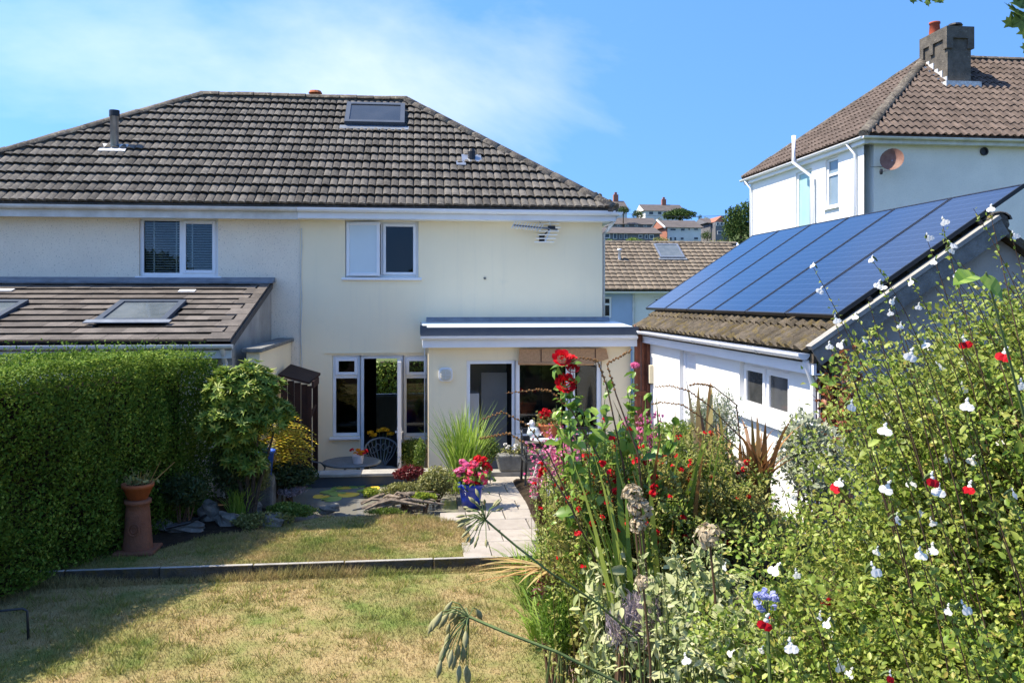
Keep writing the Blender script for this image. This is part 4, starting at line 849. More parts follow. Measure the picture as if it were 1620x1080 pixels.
# ================================================================== white house on the right
HY = 19.4; ce_ = PY(1366, 213, HY); hx, hz = ce_.x, ce_.z; HD = 7.6
rh = thing('white_house', 'white rendered house with brown tiled hipped roof and chimney behind the outbuilding', 'house', (hx + 4, HY, 2))
wx = hx + .15; wy = HY + .25
base = 2.0
def ywin(x0, y0, x1, y1):
    a = PX(x0, y0, wx); c = PX(x1, y1, wx); return min(a.y, c.y), max(a.y, c.y), min(a.z, c.z), max(a.z, c.z)
w1 = ywin(1259, 272, 1284, 385); w2 = ywin(1306, 250, 1326, 328)
w1 = (w1[0], w1[1], PX(1270, 366, wx).z, PX(1259, 274, wx).z); w2 = (w2[0], w2[1], PX(1315, 328, wx).z, PX(1315, 250, wx).z)
wb = wall(wy, wy + HD - .5, base, hz - .08, wx, .25, [w1, w2]); turn(wb); wb.build('side_wall', 'white_render', rh)
b = MB(); b.box(wx + .251, wx + 13, wy, wy + .25, base, hz - .08); b.build('rear_wall', 'white_dash', rh)
b = MB(); b.box(wx + .251, wx + 13, wy + HD - .75, wy + HD - .5, base, hz - .08); b.box(wx + 13.001, wx + 13.25, wy, wy + HD - .5, base, hz - .08); b.build('far_walls', 'white_render', rh)
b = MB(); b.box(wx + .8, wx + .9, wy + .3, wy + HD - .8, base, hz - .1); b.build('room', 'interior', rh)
rr = HD / 2; rz = hz + 3.0
a0, a1 = Vector((hx, HY, hz)), Vector((hx, HY + HD, hz)); r0 = Vector((hx + rr * 1.05, HY + rr, rz)); r1 = Vector((hx + 14, HY + rr, rz)); e0, e1 = Vector((hx + 14, HY, hz)), Vector((hx + 14, HY + HD, hz))
b = MB()
for f in ((a0, e0, r1, r0), (a1, a0, r0), (e1, a1, r0, r1), (e0, e1, r1), (a0, a1, e1, e0)): b.face(f)
rrf = b.build('roof', 'brown_tile', rh)
bt = tile_mesh('tile', .20, .34, 'brown_tile', kind='wave', lift=.03)
u1 = r0 - Vector((r0.x, HY, hz)); l1 = u1.length
tiling(rrf, a0 + Vector((0, 0, .01)), (1, 0, 0), u1, .20, l1 / 14, lambda u, v: 0 < v < l1 and u > (r0.x - hx) * v / l1 and u < 12.5, 14, 64, bt, 'brown_tile', 0)
u2 = r0 - Vector((hx, r0.y, hz)); l2 = u2.length
tiling(rrf, a1 + Vector((0, 0, .01)), (0, -1, 0), u2, .20, l2 / 14, lambda u, v: 0 < v < l2 and rr * v / l2 < u < HD - rr * v / l2, 14, 40, bt, 'brown_tile', 0)
caps(rrf, a0 + hipup * .8, r0 + hipup, 'ridge_tile', name='hip_tile'); caps(rrf, a1 + hipup * .8, r0 + hipup, 'ridge_tile', name='hip_tile'); caps(rrf, r0 + hipup, r1 + hipup, 'ridge_tile')
b = MB(); b.box(hx + .02, hx + .05, HY + .02, HY + HD, hz - .2, hz - .02); b.box(hx + .051, wx - .002, HY + .02, HY + HD, hz - .2, hz - .18); b.build('side_fascia', 'upvc', rh)
b = MB(); b.box(hx + .051, hx + 13.5, HY + .02, HY + .05, hz - .19, hz - .02); b.box(hx + .2, hx + 13.5, HY + .051, wy - .002, hz - .19, hz - .175); b.build('rear_fascia', 'old_upvc', rh)
gutter(rh, (hx - .05, HY - .06, hz - .05), (hx - .05, HY + HD + .05, hz - .05), (1, 0, 0), .06); gutter(rh, (hx - .05, HY - .06, hz - .045), (hx + 13.6, HY - .06, hz - .045), (0, 1, 0), .06, 'old_upvc', 'rear_gutter')
for wv, nm in ((w1, 'tall_window'), (w2, 'small_window')):
    o = yframe(wv[0] + .002, wv[1] - .002, wv[2] + .002, wv[3] - .002, wx + .05, .07, rh, nm)
    b = MB(); b.box(wx + .08, wx + .095, wv[0] + .07, wv[1] - .07, wv[2] + .07, wv[3] - .07); b.build('pane', 'green_frosted' if nm == 'tall_window' else 'blue_frosted', o)
    if nm == 'small_window':
        b = MB(); b.box(wx + .045, wx + .10, wv[0] + .07, wv[1] - .07, wv[3] - .46, wv[3] - .40); b.build('transom', 'upvc', o)
    b = MB(); b.box(wx - .07, wx + .03, wv[0] - .05, wv[1] + .05, wv[2] - .05, wv[2] - .003); b.build('sill', 'upvc', o)
def sidepipe(x, ytop, r, name, off=.06, foot=None):
    p = PX(x, ytop, wx); m_ = MB(); m_.tube([(hx - .05, p.y, hz - .1), (wx - off, p.y - .12, hz - .38), (wx - off, p.y - .12, base + .2)], r, 8); m_.build(name, 'upvc', rh, True)
sidepipe(1352, 240, .036, 'downpipe'); sidepipe(1188, 300, .036, 'downpipe')
p = PX(1283, 250, wx - .08); b = MB(); b.tube([(wx - .32, p.y + .55, hz + .62), (wx - .32, p.y + .55, hz - .12), (wx - .1, p.y - .1, hz - .62), (wx - .1, p.y - .1, base + .2)], .06, 10); b.build('soil_pipe', 'upvc', rh, True)
# chimney
c0 = PY(1499, 140, HY + 2.35); cw = PY(1536, 140, HY + 2.35).x - c0.x; ctop = PY(1500, 42, HY + 2.35).z; cy0, cy1 = HY + 2.35, HY + 4.0
cy1 = cy0 + 1.15
b = MB(); b.box(c0.x, c0.x + cw, cy0, cy1, hz + 1.0, ctop - .32); ch = b.build('chimney', 'chimney_render', rh)
b = MB(); b.box(c0.x - .06, c0.x + cw + .06, cy0 - .06, cy1 + .06, ctop - .319, ctop)
for (xx, yy) in ((c0.x - .06, cy0 - .06), (c0.x + cw - .12, cy0 - .06), (c0.x - .06, cy1 - .12), (c0.x - .06, (cy0 + cy1) / 2)): b.box(xx, xx + .18, yy, yy + .18, ctop - .6, ctop - .3195)
b.build('chimney_cap', 'chimney_render', ch)
b = MB(); b.lathe([(.16, 0), (.13, .36), (.15, .37), (.15, .42), (.10, .42), (.09, .2)], (c0.x + cw * .35, cy0 + .95, ctop), 14); b.build('chimney_pot', 'chimney_red', ch, True)
b = MB(); b.lathe([(.06, 0), (.06, .1), (.2, .12), (.17, .17), (.001, .19)], (c0.x + cw * .62, cy0 + .3, ctop), 12); b.build('chimney_cowl', 'black_plastic', ch)
zf = hz + (cy0 - HY) / rr * 3.0
b = MB(); b.box(c0.x - .14, c0.x + cw + .2, cy0 - .16, cy0 - .002, zf - .06, zf + .10); k_ = 3.0 / rr
for i in range(5):
    yy = cy0 + i * .2; zz = zf + (yy - cy0) * k_; b.box(c0.x - .03, c0.x - .002, yy, yy + .2, zz - .05, zz + .26 + .05 * (i % 2)); b.box(c0.x - .17, c0.x - .031, yy, yy + .2, zz + .0, zz + .10)
b.build('chimney_flashing', 'lead_white', ch)
# dish on the rear wall
p = PY(1412, 254, HY - .1); di = thing('satellite_dish', 'rusty brown satellite dish on the white house wall', 'satellite dish', p)
m_ = MB(); m_.lathe([(.001, 0), (.10, .012), (.2, .05), (.27, .095)], (0, 0, 0), 20); Td = Matrix.Translation(p) @ Vector((-.62, -.76, .2)).to_track_quat('Z', 'Y').to_matrix().to_4x4(); m_.v = [tuple(Td @ Vector(q)) for q in m_.v]; m_.build('dish', 'dish', di, True)
m_ = MB(); m_.tube([p, p + Vector((.08, .2, -.05)), (p.x + .08, wy - .02, p.z - .1)], .02, 6); m_.build('mast', 'galvanised', di)
m_ = MB(); q3 = PY(1394, 272, HY - .35); m_.tube([p + Vector((-.0, 0, -.2)), q3], .014, 6); m_.build('arm', 'galvanised', di); m_ = MB(); m_.lathe([(.03, -.06), (.04, 0), (.03, .07)], q3, 10); m_.build('receiver', 'black_plastic', di)
p = PY(1556, 240, wy); b = MB(); T = Matrix.Translation(p) @ Matrix.Rotation(R(90), 4, 'X'); b.lathe([(.10, 0), (.10, .05), (.07, .05), (.07, .01), (.001, .01)], (0, 0, 0), 16); b.v = [tuple(T @ Vector(q)) for q in b.v]; b.build('air_vent', 'black_plastic', rh)
b = MB(); p = PY(1399, 218, wy); b.box(p.x - .12, p.x + .12, wy - .03, wy - .001, p.z - .06, p.z + .06); b.build('air_brick', 'coping_grey', rh)
b = MB(); p = PY(1376, 240, wy); q3 = PY(1376, 264, wy); q4 = PY(1400, 264, wy); b.tube([p + Vector((0, -.01, .1)), q3 + Vector((0, -.01, 0)), q4 + Vector((0, -.01, 0))], .008, 4); b.build('cable', 'coping_grey', rh)
# ================================================================== houses across the street and on the hill
BY = 38.0
bh = thing('terraced_house', 'terraced house across the street, blue and white walls, brown tiled roof with roof window', 'house', (9, BY, -1.5))
be = PY(960, 459, BY); br = PY(960, 384, BY + 4); bx0 = 0.0; bx1 = PY(1163, 384, BY + 4).x
bxm = PY(1002, 470, BY + .3).x
wz = [rect(930, 469, 968, 503, BY + .3), rect(1034, 470, 1052, 500, BY + .3)]
b = wall(bx0, bxm, -1.6, be.z - .05, BY + .3, .25, [wz[0]]); b.build('blue_wall', 'blue_render', bh)
b = wall(bxm + .002, bx1 - .2, -1.6, be.z - .05, BY + .3, .25, [wz[1]]); b.box(bx1 - .45, bx1 - .2, BY + .56, BY + 7.5, -1.6, be.z - .05); b.prism([Vector((bx1 - .45, BY + .56, be.z - .05)), Vector((bx1 - .45, BY + 7.5, be.z - .05)), Vector((bx1 - .45, BY + 4, br.z - .1))], (0, 0, 0), (.25, 0, 0)); b.build('white_wall', 'white_render', bh)
b = MB(); b.box(bx0, bx1 - .5, BY + 1.6, BY + 1.7, -1.6, be.z - .1); b.build('room', 'interior', bh)
for r_ in wz:
    x0, x1, z0, z1 = r_; b = MB(); frame(b, x0 + .01, x1 - .01, z0 + .01, z1 - .01, BY + .33, BY + .42, .09); zz = z0 + (z1 - z0) * .64; b.box(x0 + .1, x1 - .1, BY + .331, BY + .419, zz - .05, zz + .05); o = b.build('window', 'upvc', bh); pane(o, x0 + .1, x1 - .1, z0 + .1, z1 - .1, BY + .37, 'dark_glass')
b = MB(); A_, B2_, C2_, D2_ = Vector((bx0, BY, be.z)), Vector((bx1, BY, be.z)), Vector((bx1, BY + 4, br.z)), Vector((bx0, BY + 4, br.z))
for f in ((A_, B2_, C2_, D2_), (Vector((bx1, BY + 8, be.z)), Vector((bx0, BY + 8, be.z)), D2_, C2_)): b.face(f)
brf = b.build('roof', 'roof_tile', bh); bup = D2_ - A_; bl_ = bup.length
surf('street_tile', (0.20, 0.165, 0.125), (0.14, 0.115, 0.09), 3, 0.92, 0.12, 0.4, 30, spots=(0.27, 0.24, 0.18), sscale=6, sp=(0.56, 0.7), rand=0.15, island=True)
tms = tile_mesh('tile', .30, bl_ / 13, 'street_tile', kind='roll', lift=.05, t=.03)
tiling(brf, A_ + Vector((0, 0, .01)), (1, 0, 0), bup, .30, bl_ / 13, lambda u, v: v < bl_ and u > 3 and u < bx1, 13, int(bx1 / .3), tms, 'street_tile', 0)
caps(brf, D2_ + Vector((3, 0, .03)), C2_ + Vector((0, 0, .03)), 'ridge_tile', step=.45, r=.16)
def on_b(x, y):
    r = ray(x, y); n = Vector((1, 0, 0)).cross(bup); return CV + r * ((A_ - CV).dot(n) / r.dot(n))
p = on_b(1044, 412); p2 = on_b(1038, 391); p3 = on_b(1083, 412)
skylight(bh, p + Vector((0, 0, .08)), (1, 0, 0), bup, p3.x - p.x, (p2 - Vector((p2.x, p.y, p.z))).length, glass='skylight_glass', fr='galvanised', proud=.12)
p = on_b(980, 413); b = MB(); b.lathe([(.07, -.1), (.07, .5), (.1, .5), (.1, .6), (.001, .6)], p, 10); b.build('soil_vent', 'upvc', bh, True)
b = MB(); b.prism([B2_ + Vector((0, -.1, -.02)), C2_ + Vector((0, 0, .06)), C2_ + Vector((0, 0, -.2)), B2_ + Vector((0, -.1, -.25))], (0, 0, 0), (.12, 0, 0)); b.build('barge_board', 'upvc', bh)
gutter(bh, (bx0, BY - .08, be.z - .06), (bx1, BY - .08, be.z - .06), (0, 1, 0), .09, joints=False)
b = MB(); b.tube([(bxm, BY + .26, be.z - .1), (bxm, BY + .26, -1.5)], .06, 6); b.build('downpipe', 'old_upvc', bh)
def far_house(label, x0, x1, yr, ye, yb, d, wallm, roofm, wins, gable=None, deep=8, tall=4, chim=()):
    a = PY(x0, ye, d); c = PY(x1, yb, d); rd = d + deep / 2; zr_ = PY((x0 + x1) / 2, yr, rd).z; zb = min(c.z, ground_z(a.x, d)) - 2
    h = thing('hillside_house', label, 'house', ((a.x + c.x) / 2, d, zb), 'houses on the far hillside')
    b = MB(); b.box(a.x, c.x, d, d + deep, zb, a.z); b.build('wall', wallm, h)
    ov = .35; b = MB(); b.prism([Vector((a.x - ov, d - ov, a.z - .1)), Vector((a.x - ov, rd, zr_)), Vector((a.x - ov, d + deep + ov, a.z - .1))], (0, 0, .02), (c.x - a.x + 2 * ov, 0, .02)); rf = b.build('roof', roofm, h)
    b = MB(); b.prism([Vector((a.x - .01, d + .02, a.z)), Vector((a.x - .01, rd, zr_ - .15)), Vector((a.x - .01, d + deep - .02, a.z))], (-ov - .08, 0, 0), (-ov + .0 - .01, 0, 0)); b.build('gable', gable or wallm, h)
    if gable:
        b = MB(); b.box(a.x - .06, a.x - .002, d, d + deep, zb, a.z); b.build('gable_wall', gable, h)
        for s_ in (0, 1):
            p_ = Vector((a.x - ov - .12, d - ov if s_ == 0 else d + deep + ov, a.z - .15)); b = MB(); b.tube([p_, Vector((a.x - ov - .12, rd, zr_ + .02))], .16, 4); b.build('barge_board', 'far_white', h)
    for (u0, v0, u1, v1) in wins:
        r_ = rect(u0, v0, u1, v1, d); w_ = min(.12, (r_[1] - r_[0]) * .12); b = MB(); frame(b, r_[0], r_[1], r_[2], r_[3], d - .08, d - .01, w_); nm = b.build('window', 'far_white', h); pane(nm, r_[0] + w_, r_[1] - w_, r_[2] + w_, r_[3] - w_, d - .05, 'far_glass')
    for cx_ in chim:
        p_ = PY(cx_, yr, rd); b = MB(); b.box(p_.x - .5, p_.x + .5, rd - .4, rd + .4, zr_ - .6, zr_ + 1.3); b.box(p_.x - .25, p_.x + .25, rd - .2, rd + .2, zr_ + 1.301, zr_ + 1.8); b.build('chimney', 'brick_red', rf)
    return h
far_house('white hillside house with brown roof at the top of the hill', 1021, 1081, 324, 333, 346, 195, 'far_white', 'far_roof', [(1026, 334, 1034, 340), (1040, 334, 1047, 340), (1050, 334, 1056, 340), (1062, 335, 1068, 340)], chim=(1050,))
far_house('long grey-roofed hillside terrace above the lower terrace', 974, 1040, 345, 354, 361, 150, 'far_grey', 'far_roof', [(976, 355.5, 981, 358.5), (989, 355.5, 994, 358.5), (1004, 355.5, 1009, 358.5), (1018, 356, 1023, 359)])
far_house('lowest hillside terrace with small white windows', 948, 1044, 360, 368, 384, 118, 'far_grey', 'far_roof', [(955, 369, 965, 377), (970, 369, 976, 378), (980, 370, 984, 378), (987, 370, 992, 378), (1010, 371, 1016, 377), (1020, 371, 1025, 378), (1027, 371, 1034, 378)])
far_house('pale hillside house with red brick gable end', 1056, 1109, 349, 359, 384, 122, 'far_white', 'far_roof', [(1059, 360.5, 1070, 366), (1076, 360.5, 1084, 366), (1088.5, 360.5, 1091.5, 364), (1097, 360.5, 1105, 365), (1059, 375, 1063, 381), (1066, 375, 1070, 381), (1076, 375, 1082, 380), (1097, 374.5, 1105, 380)], gable='brick_red')
h5 = far_house('dark hillside house with stacked bay windows and front gable', 1124, 1152, 346, 352, 384, 125, 'far_grey', 'far_roof', [(1128, 362, 1131, 368)])
r_ = rect(1131, 341, 1153, 351, 123.5); bq = MB(); bq.prism([Vector((r_[0], 123.5, r_[2])), Vector((r_[1], 123.5, r_[2])), Vector(((r_[0] + r_[1]) / 2, 123.5, r_[3]))], (0, 0, 0), (0, 5, 0)); bq.build('front_gable', 'brick_red', h5)
r_ = rect(1132, 351, 1151, 372, 123.4); bq = MB(); bq.box(r_[0], r_[1], 123.4, 125, r_[2] - 3, r_[3]); bay = bq.build('bay', 'far_grey', h5)
for (u0, v0, u1, v1) in ((1133, 351.5, 1138, 357), (1139, 351.5, 1144, 357), (1145, 351.5, 1150, 357), (1135, 365, 1148, 371)):
    r_ = rect(u0, v0, u1, v1, 123.3); bq = MB(); frame(bq, r_[0], r_[1], r_[2], r_[3], 123.3, 123.38, .08); bq.build('window_frame', 'far_white', bay); bq = MB(); bq.box(r_[0] + .08, r_[1] - .08, 123.33, 123.36, r_[2] + .08, r_[3] - .08); bq.build('window_pane', 'far_glass', bay)
far_house('white-walled hillside house half hidden by a tree at the roof corner', 958, 992, 318, 331, 345, 170, 'far_white', 'far_roof', [(984, 334, 989, 339)], chim=(974,))
# --- trees on the hill: trunk, limbs and lobed crowns of leaf clumps
def lobes(c, rad, k, seed):
    rs = np.random.default_rng(seed); L_ = [(np.array(c), np.array(rad) * .68)]
    for i in range(k):
        d_ = rs.normal(size=3); d_ /= np.linalg.norm(d_); d_[2] = abs(d_[2]) * .9 - .25
        L_.append((np.array(c) + d_ * np.array(rad) * .62, np.array(rad) * rs.uniform(.32, .52)))
    return L_
def crown(L_, n, ls, wr=.6, up=.3):
    out_ = []; tot = sum(np.prod(r) ** (2 / 3) for _, r in L_)
    for c, r in L_:
        m_ = max(20, int(n * np.prod(r) ** (2 / 3) / tot)); d_ = rdir(m_); k = rng.uniform(.62, 1.06, (m_, 1)); C = c + d_ * r * k
        ln = ls * rng.uniform(.6, 1.3, m_); out_.append(leaves(C, d_ * .6 + rng.normal(size=(m_, 3)) + np.array([0, 0, up]), d_ + rng.normal(size=(m_, 3)) * .6, ln, ln * wr))
    return cat(out_)
def far_tree(label, cx_, y0, y1, w_, d, n=900, mat='far_leaf', name='hillside_tree', ls=None, seed=1):
    top = PY(cx_, y0, d); bot = PY(cx_, y1, d); wid = w_ * d / FPX; hgt = top.z - bot.z
    t = thing(name, label, 'tree', (bot.x, d, bot.z - 2), 'trees on the far hillside')
    c = (bot.x, d, (top.z + bot.z) / 2); V_, F_ = crown(lobes(c, (wid / 2, wid / 2, hgt / 2), 9, seed), n, ls or wid * .075)
    npmesh('crown', V_, F_, mat, t); b = MB(); b.tube([(bot.x, d, bot.z - 2.5), (bot.x, d, bot.z + hgt * .3), (bot.x + .1, d, bot.z + hgt * .7)], [wid * .05, wid * .035, wid * .01], 6); b.build('trunk', 'bark', t)
far_tree('round dark tree beside the half-hidden hillside house', 986, 323, 342, 24, 150, 700, seed=2)
far_tree('low green tree left of the white hilltop house', 1008, 331, 350, 26, 155, 700, seed=3)
far_tree('large dark spreading tree in front of the white hilltop house', 1076, 326, 352, 52, 158, 1500, seed=4)
far_tree('small tree between the long terrace and the brick gable', 1043, 341, 366, 20, 135, 500, 'olive_leaf', seed=5)
far_tree('small pointed dark tree on the skyline', 1107, 338, 352, 13, 175, 400, seed=6)
far_tree('pale yellowish tree next to the pointed tree', 1118, 342, 362, 26, 165, 600, 'olive_leaf', seed=7)
far_tree('dark bush between the brick gable house and the bay-windowed house', 1119, 361, 386, 24, 112, 600, seed=8)
far_tree('bright bush below the hillside terrace', 1003, 374, 392, 34, 105, 600, 'mid_leaf', seed=9)
far_tree('small bush at the left end of the lower terrace', 966, 377, 392, 26, 104, 400, 'mid_leaf', seed=10)
far_tree('olive bushes at the foot of the brick gable', 1045, 371, 392, 30, 108, 500, 'olive_leaf', seed=11)
far_tree('yellow-green bush below the bay-windowed house', 1132, 376, 398, 40, 100, 700, 'olive_leaf', seed=12)
far_tree('tall dark tree rising beside the white house corner', 1172, 306, 410, 62, 72, 2600, seed=13)
far_tree('dark tree lower on the slope beside the tall one', 1152, 345, 400, 32, 80, 900, seed=14)
b = MB(); p0, p1 = PY(900, 326, 160), PY(1240, 336, 110); b.tube([p0.lerp(p1, i / 12) - Vector((0, 0, 1.2 * math.sin(math.pi * i / 12))) for i in range(13)], .03, 4); b.build('overhead_wire', 'black_plastic', label='thin overhead wire crossing the sky above the hillside houses', cat='wire')
# clipped hedge across the street, seen through the open doors
b_ = thing('street_hedge', 'green hedge beyond the house seen through the open french doors', 'hedge', (-.5, 25, -.3))
m_ = 5000; C = np.stack([rng.uniform(-3.5, 2.5, m_), 25 + rng.uniform(-.15, .1, m_), rng.uniform(-.3, 1.55, m_)], 1); V_, F_ = leaves(C, rdir(m_, .3), rng.normal(size=(m_, 3)) + np.array([0, -1, .3]), .12, .07); npmesh('foliage', V_, F_, 'mid_leaf', b_)
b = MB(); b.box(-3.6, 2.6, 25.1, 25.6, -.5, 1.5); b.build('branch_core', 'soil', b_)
# ================================================================== grass
def in_poly(px, py, poly):
    ins = np.zeros(len(px), bool); j = len(poly) - 1
    for i in range(len(poly)):
        xi, yi = poly[i]; xj, yj = poly[j]
        c = ((yi > py) != (yj > py)) & (px < (xj - xi) * (py - yi) / (yj - yi + 1e-12) + xi); ins ^= c; j = i
    return ins
def grass(name, poly, z, n, hmin, hmax, label):
    xs = [p[0] for p in poly]; ys = [p[1] for p in poly]
    px = rng.uniform(min(xs), max(xs), n); py = rng.uniform(min(ys), max(ys), n); k = in_poly(px, py, poly) & (py > 5.2); px, py = px[k], py[k]; m_ = len(px)
    h = rng.uniform(hmin, hmax, m_) * (1 + .5 * np.sin(px * 2.3 + 1) * np.sin(py * 1.9)); a = rng.uniform(0, 2 * np.pi, m_); ln = rng.uniform(.2, 1.1, m_) * h; w_ = rng.uniform(.0025, .005, m_)
    B = np.stack([px, py, np.full(m_, z - .004)], 1); S = np.stack([np.cos(a), np.sin(a), np.zeros(m_)], 1) * w_[:, None]; a2 = rng.uniform(0, 2 * np.pi, m_)
    T = B + np.stack([np.cos(a2) * ln, np.sin(a2) * ln, h], 1); V_ = np.stack([B - S, B + S, T], 1).reshape(-1, 3); F_ = np.arange(3 * m_).reshape(-1, 3)
    tag(npmesh(name, V_, F_, 'grass_blade'), label, 'grass', kind='stuff')
grass('front_grass', front_poly, GF, 190000, .015, .042, 'short parched grass of the front lawn')
grass('back_grass', back_poly, G, 75000, .015, .042, 'short parched grass of the back lawn')
def tufts(name, poly, z, n, label):
    xs = [p[0] for p in poly]; ys = [p[1] for p in poly]; cx_ = rng.uniform(min(xs), max(xs), n); cy_ = rng.uniform(max(5.2, min(ys)), max(ys), n); k = in_poly(cx_, cy_, poly); cx_, cy_ = cx_[k], cy_[k]; per = 34; m_ = len(cx_) * per
    sz = np.repeat(rng.uniform(.5, 1.25, len(cx_)), per); a = rng.uniform(0, 6.283, m_); rr_ = rng.uniform(0, .09, m_) * sz; px = np.repeat(cx_, per) + np.cos(a) * rr_; py = np.repeat(cy_, per) + np.sin(a) * rr_ * .8; k = in_poly(px, py, poly); px, py, a, sz = px[k], py[k], a[k], sz[k]; m_ = len(px)
    h = rng.uniform(.03, .075, m_) * sz; B = np.stack([px, py, np.full(m_, z - .003)], 1); w_ = rng.uniform(.0025, .005, m_); a3 = rng.uniform(0, 6.283, m_); S = np.stack([np.cos(a3), np.sin(a3), np.zeros(m_)], 1) * w_[:, None]; T = B + np.stack([np.cos(a) * h * .7, np.sin(a) * h * .7, h], 1)
    tag(npmesh(name, np.stack([B - S, B + S, T], 1).reshape(-1, 3), np.arange(3 * m_).reshape(-1, 3), 'tuft_blade'), label, 'grass', kind='stuff')
leafm('tuft_blade', [(0.15, 0.20, 0.035), (0.24, 0.28, 0.06), (0.33, 0.31, 0.10), (0.42, 0.34, 0.15)], 0.3, 0.8, 0.1)
tufts('front_tufts', front_poly, GF, 560, 'greener tufts of grass dotted over the front lawn'); tufts('back_tufts', back_poly, G, 190, 'greener tufts of grass dotted over the back lawn')
ep = [(-3.9, 8.80), (1.0, 8.86), (1.0, 8.965), (-3.9, 8.965)]
grass('kerb_grass', ep, GF, 6000, .05, .11, 'longer tufts of grass along the front of the kerb')
# ================================================================== hedge
hd = thing('garden_hedge', 'tall clipped green hedge along the left of the garden', 'hedge', (-4.2, 8.5, G))
HA, HB = Vector((-5.55, 3.6, 0)), Vector((-2.56, 11.35, 0)); hdir = (HB - HA).normalized(); hn = Vector((hdir.y, -hdir.x, 0)); HL = (HB - HA).length; HT, HTH = 2.57, 1.3
def hbump(u, v): return .05 * np.sin(u * 2.1 + 1) + .045 * np.sin(u * 4.7 + v * 3.1) + .035 * np.sin(v * 6.3 + u * 1.3) + .03 * np.sin(u * 9.1 - v * 4)
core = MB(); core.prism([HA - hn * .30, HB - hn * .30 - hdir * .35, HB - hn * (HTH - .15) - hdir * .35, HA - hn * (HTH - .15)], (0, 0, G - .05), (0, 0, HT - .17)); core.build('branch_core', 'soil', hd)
parts = []
hdv, hnv = np.array(hdir), np.array(hn)
def shell(n, face):
    u = rng.uniform(0, HL, n)
    if face == 'side': v = G + (HT - G) * rng.uniform(0, 1, n); C = np.array(HA) + hdv * u[:, None] + hnv * (hbump(u, v) - .02 - .30 * rng.uniform(0, 1, n) ** 1.8)[:, None]; C[:, 2] = v; nn = np.tile(hnv, (n, 1))
    elif face == 'top': w_ = rng.uniform(0, HTH, n); z = HT + .4 * hbump(u, w_) + .05 * np.sin(u * .9 + 2) + .10 * smooth_np(0, HL, u) - .22 * rng.uniform(0, 1, n) ** 1.8; C = np.array(HA) + hdv * u[:, None] - hnv * w_[:, None]; C[:, 2] = z; nn = np.tile([0, 0, 1.], (n, 1))
    else: w_ = rng.uniform(0, HTH, n); v = G + (HT - G) * rng.uniform(0, 1, n); C = np.array(HB) - hnv * w_[:, None] - hdv * rng.uniform(0, .15, n)[:, None] + hdv * (hbump(w_, v))[:, None]; C[:, 2] = v; nn = np.tile(hdv, (n, 1))
    return C, nn
def smooth_np(a, b, x): t = np.clip((x - a) / (b - a), 0, 1); return t * t * (3 - 2 * t)
for face, n in (('side', 105000), ('top', 52000), ('end', 14000)):
    C, nn = shell(n, face); ln = rng.uniform(.020, .050, n); top_ = face == 'top'; parts.append(leaves(C, rdir(n, 0 if top_ else .6) * (np.array([1, 1, .35]) if top_ else 1) + (0 if top_ else nn * .5), nn + np.array([-.25, 0, 0]) * top_ + rng.normal(size=(n, 3)) * (.4 if top_ else .7), ln, ln * .55))
n = 6500; C, nn = shell(n, 'top'); C[:, 2] += rng.uniform(0, 1, n) ** 2.5 * .17; ln = rng.uniform(.03, .05, n); parts.append(leaves(C, rdir(n, 1.2), rng.normal(size=(n, 3)), ln, ln * .5))
V_, F_ = cat(parts); npmesh('foliage', V_, F_, 'hedge_leaf', hd)
# ================================================================== general plant makers
def blades(b, base, n, h, spread, w, droop=.5, seg=5, arc=None, jitter=.05, lean=(0, 0)):
    """arching strap leaves from one crown"""
    for i in range(n):
        a = random.uniform(0, 2 * math.pi) if arc is None else random.uniform(*arc); L_ = h * random.uniform(.6, 1.1); sp = spread * random.uniform(.25, 1.0)
        dx, dy = math.cos(a) * sp + lean[0], math.sin(a) * sp + lean[1]; p = Vector(base) + Vector((random.uniform(-jitter, jitter), random.uniform(-jitter, jitter), 0)); sd = Vector((-math.sin(a), math.cos(a), 0)); ww = w * random.uniform(.7, 1.2); n0 = len(b.v); dr_ = droop * random.uniform(.5, 1.4)
        tw = random.uniform(-.6, .6); sd = (sd * math.cos(tw) + Vector((math.cos(a), math.sin(a), 0)) * math.sin(tw))
        for k in range(seg + 1):
            t = k / seg; q_ = p + Vector((dx * t * (.5 + .5 * t), dy * t * (.5 + .5 * t), L_ * (t - dr_ * .5 * t ** 3))); wk = ww * (1 - t ** 2.2) * (.6 + .4 * min(1, t * 4)) * .5 + .0006; b.v += [tuple(q_ - sd * wk), tuple(q_ + sd * wk)]
        for k in range(seg): b.f.append((n0 + 2 * k, n0 + 2 * k + 1, n0 + 2 * k + 3, n0 + 2 * k + 2)); b.m.append(0)
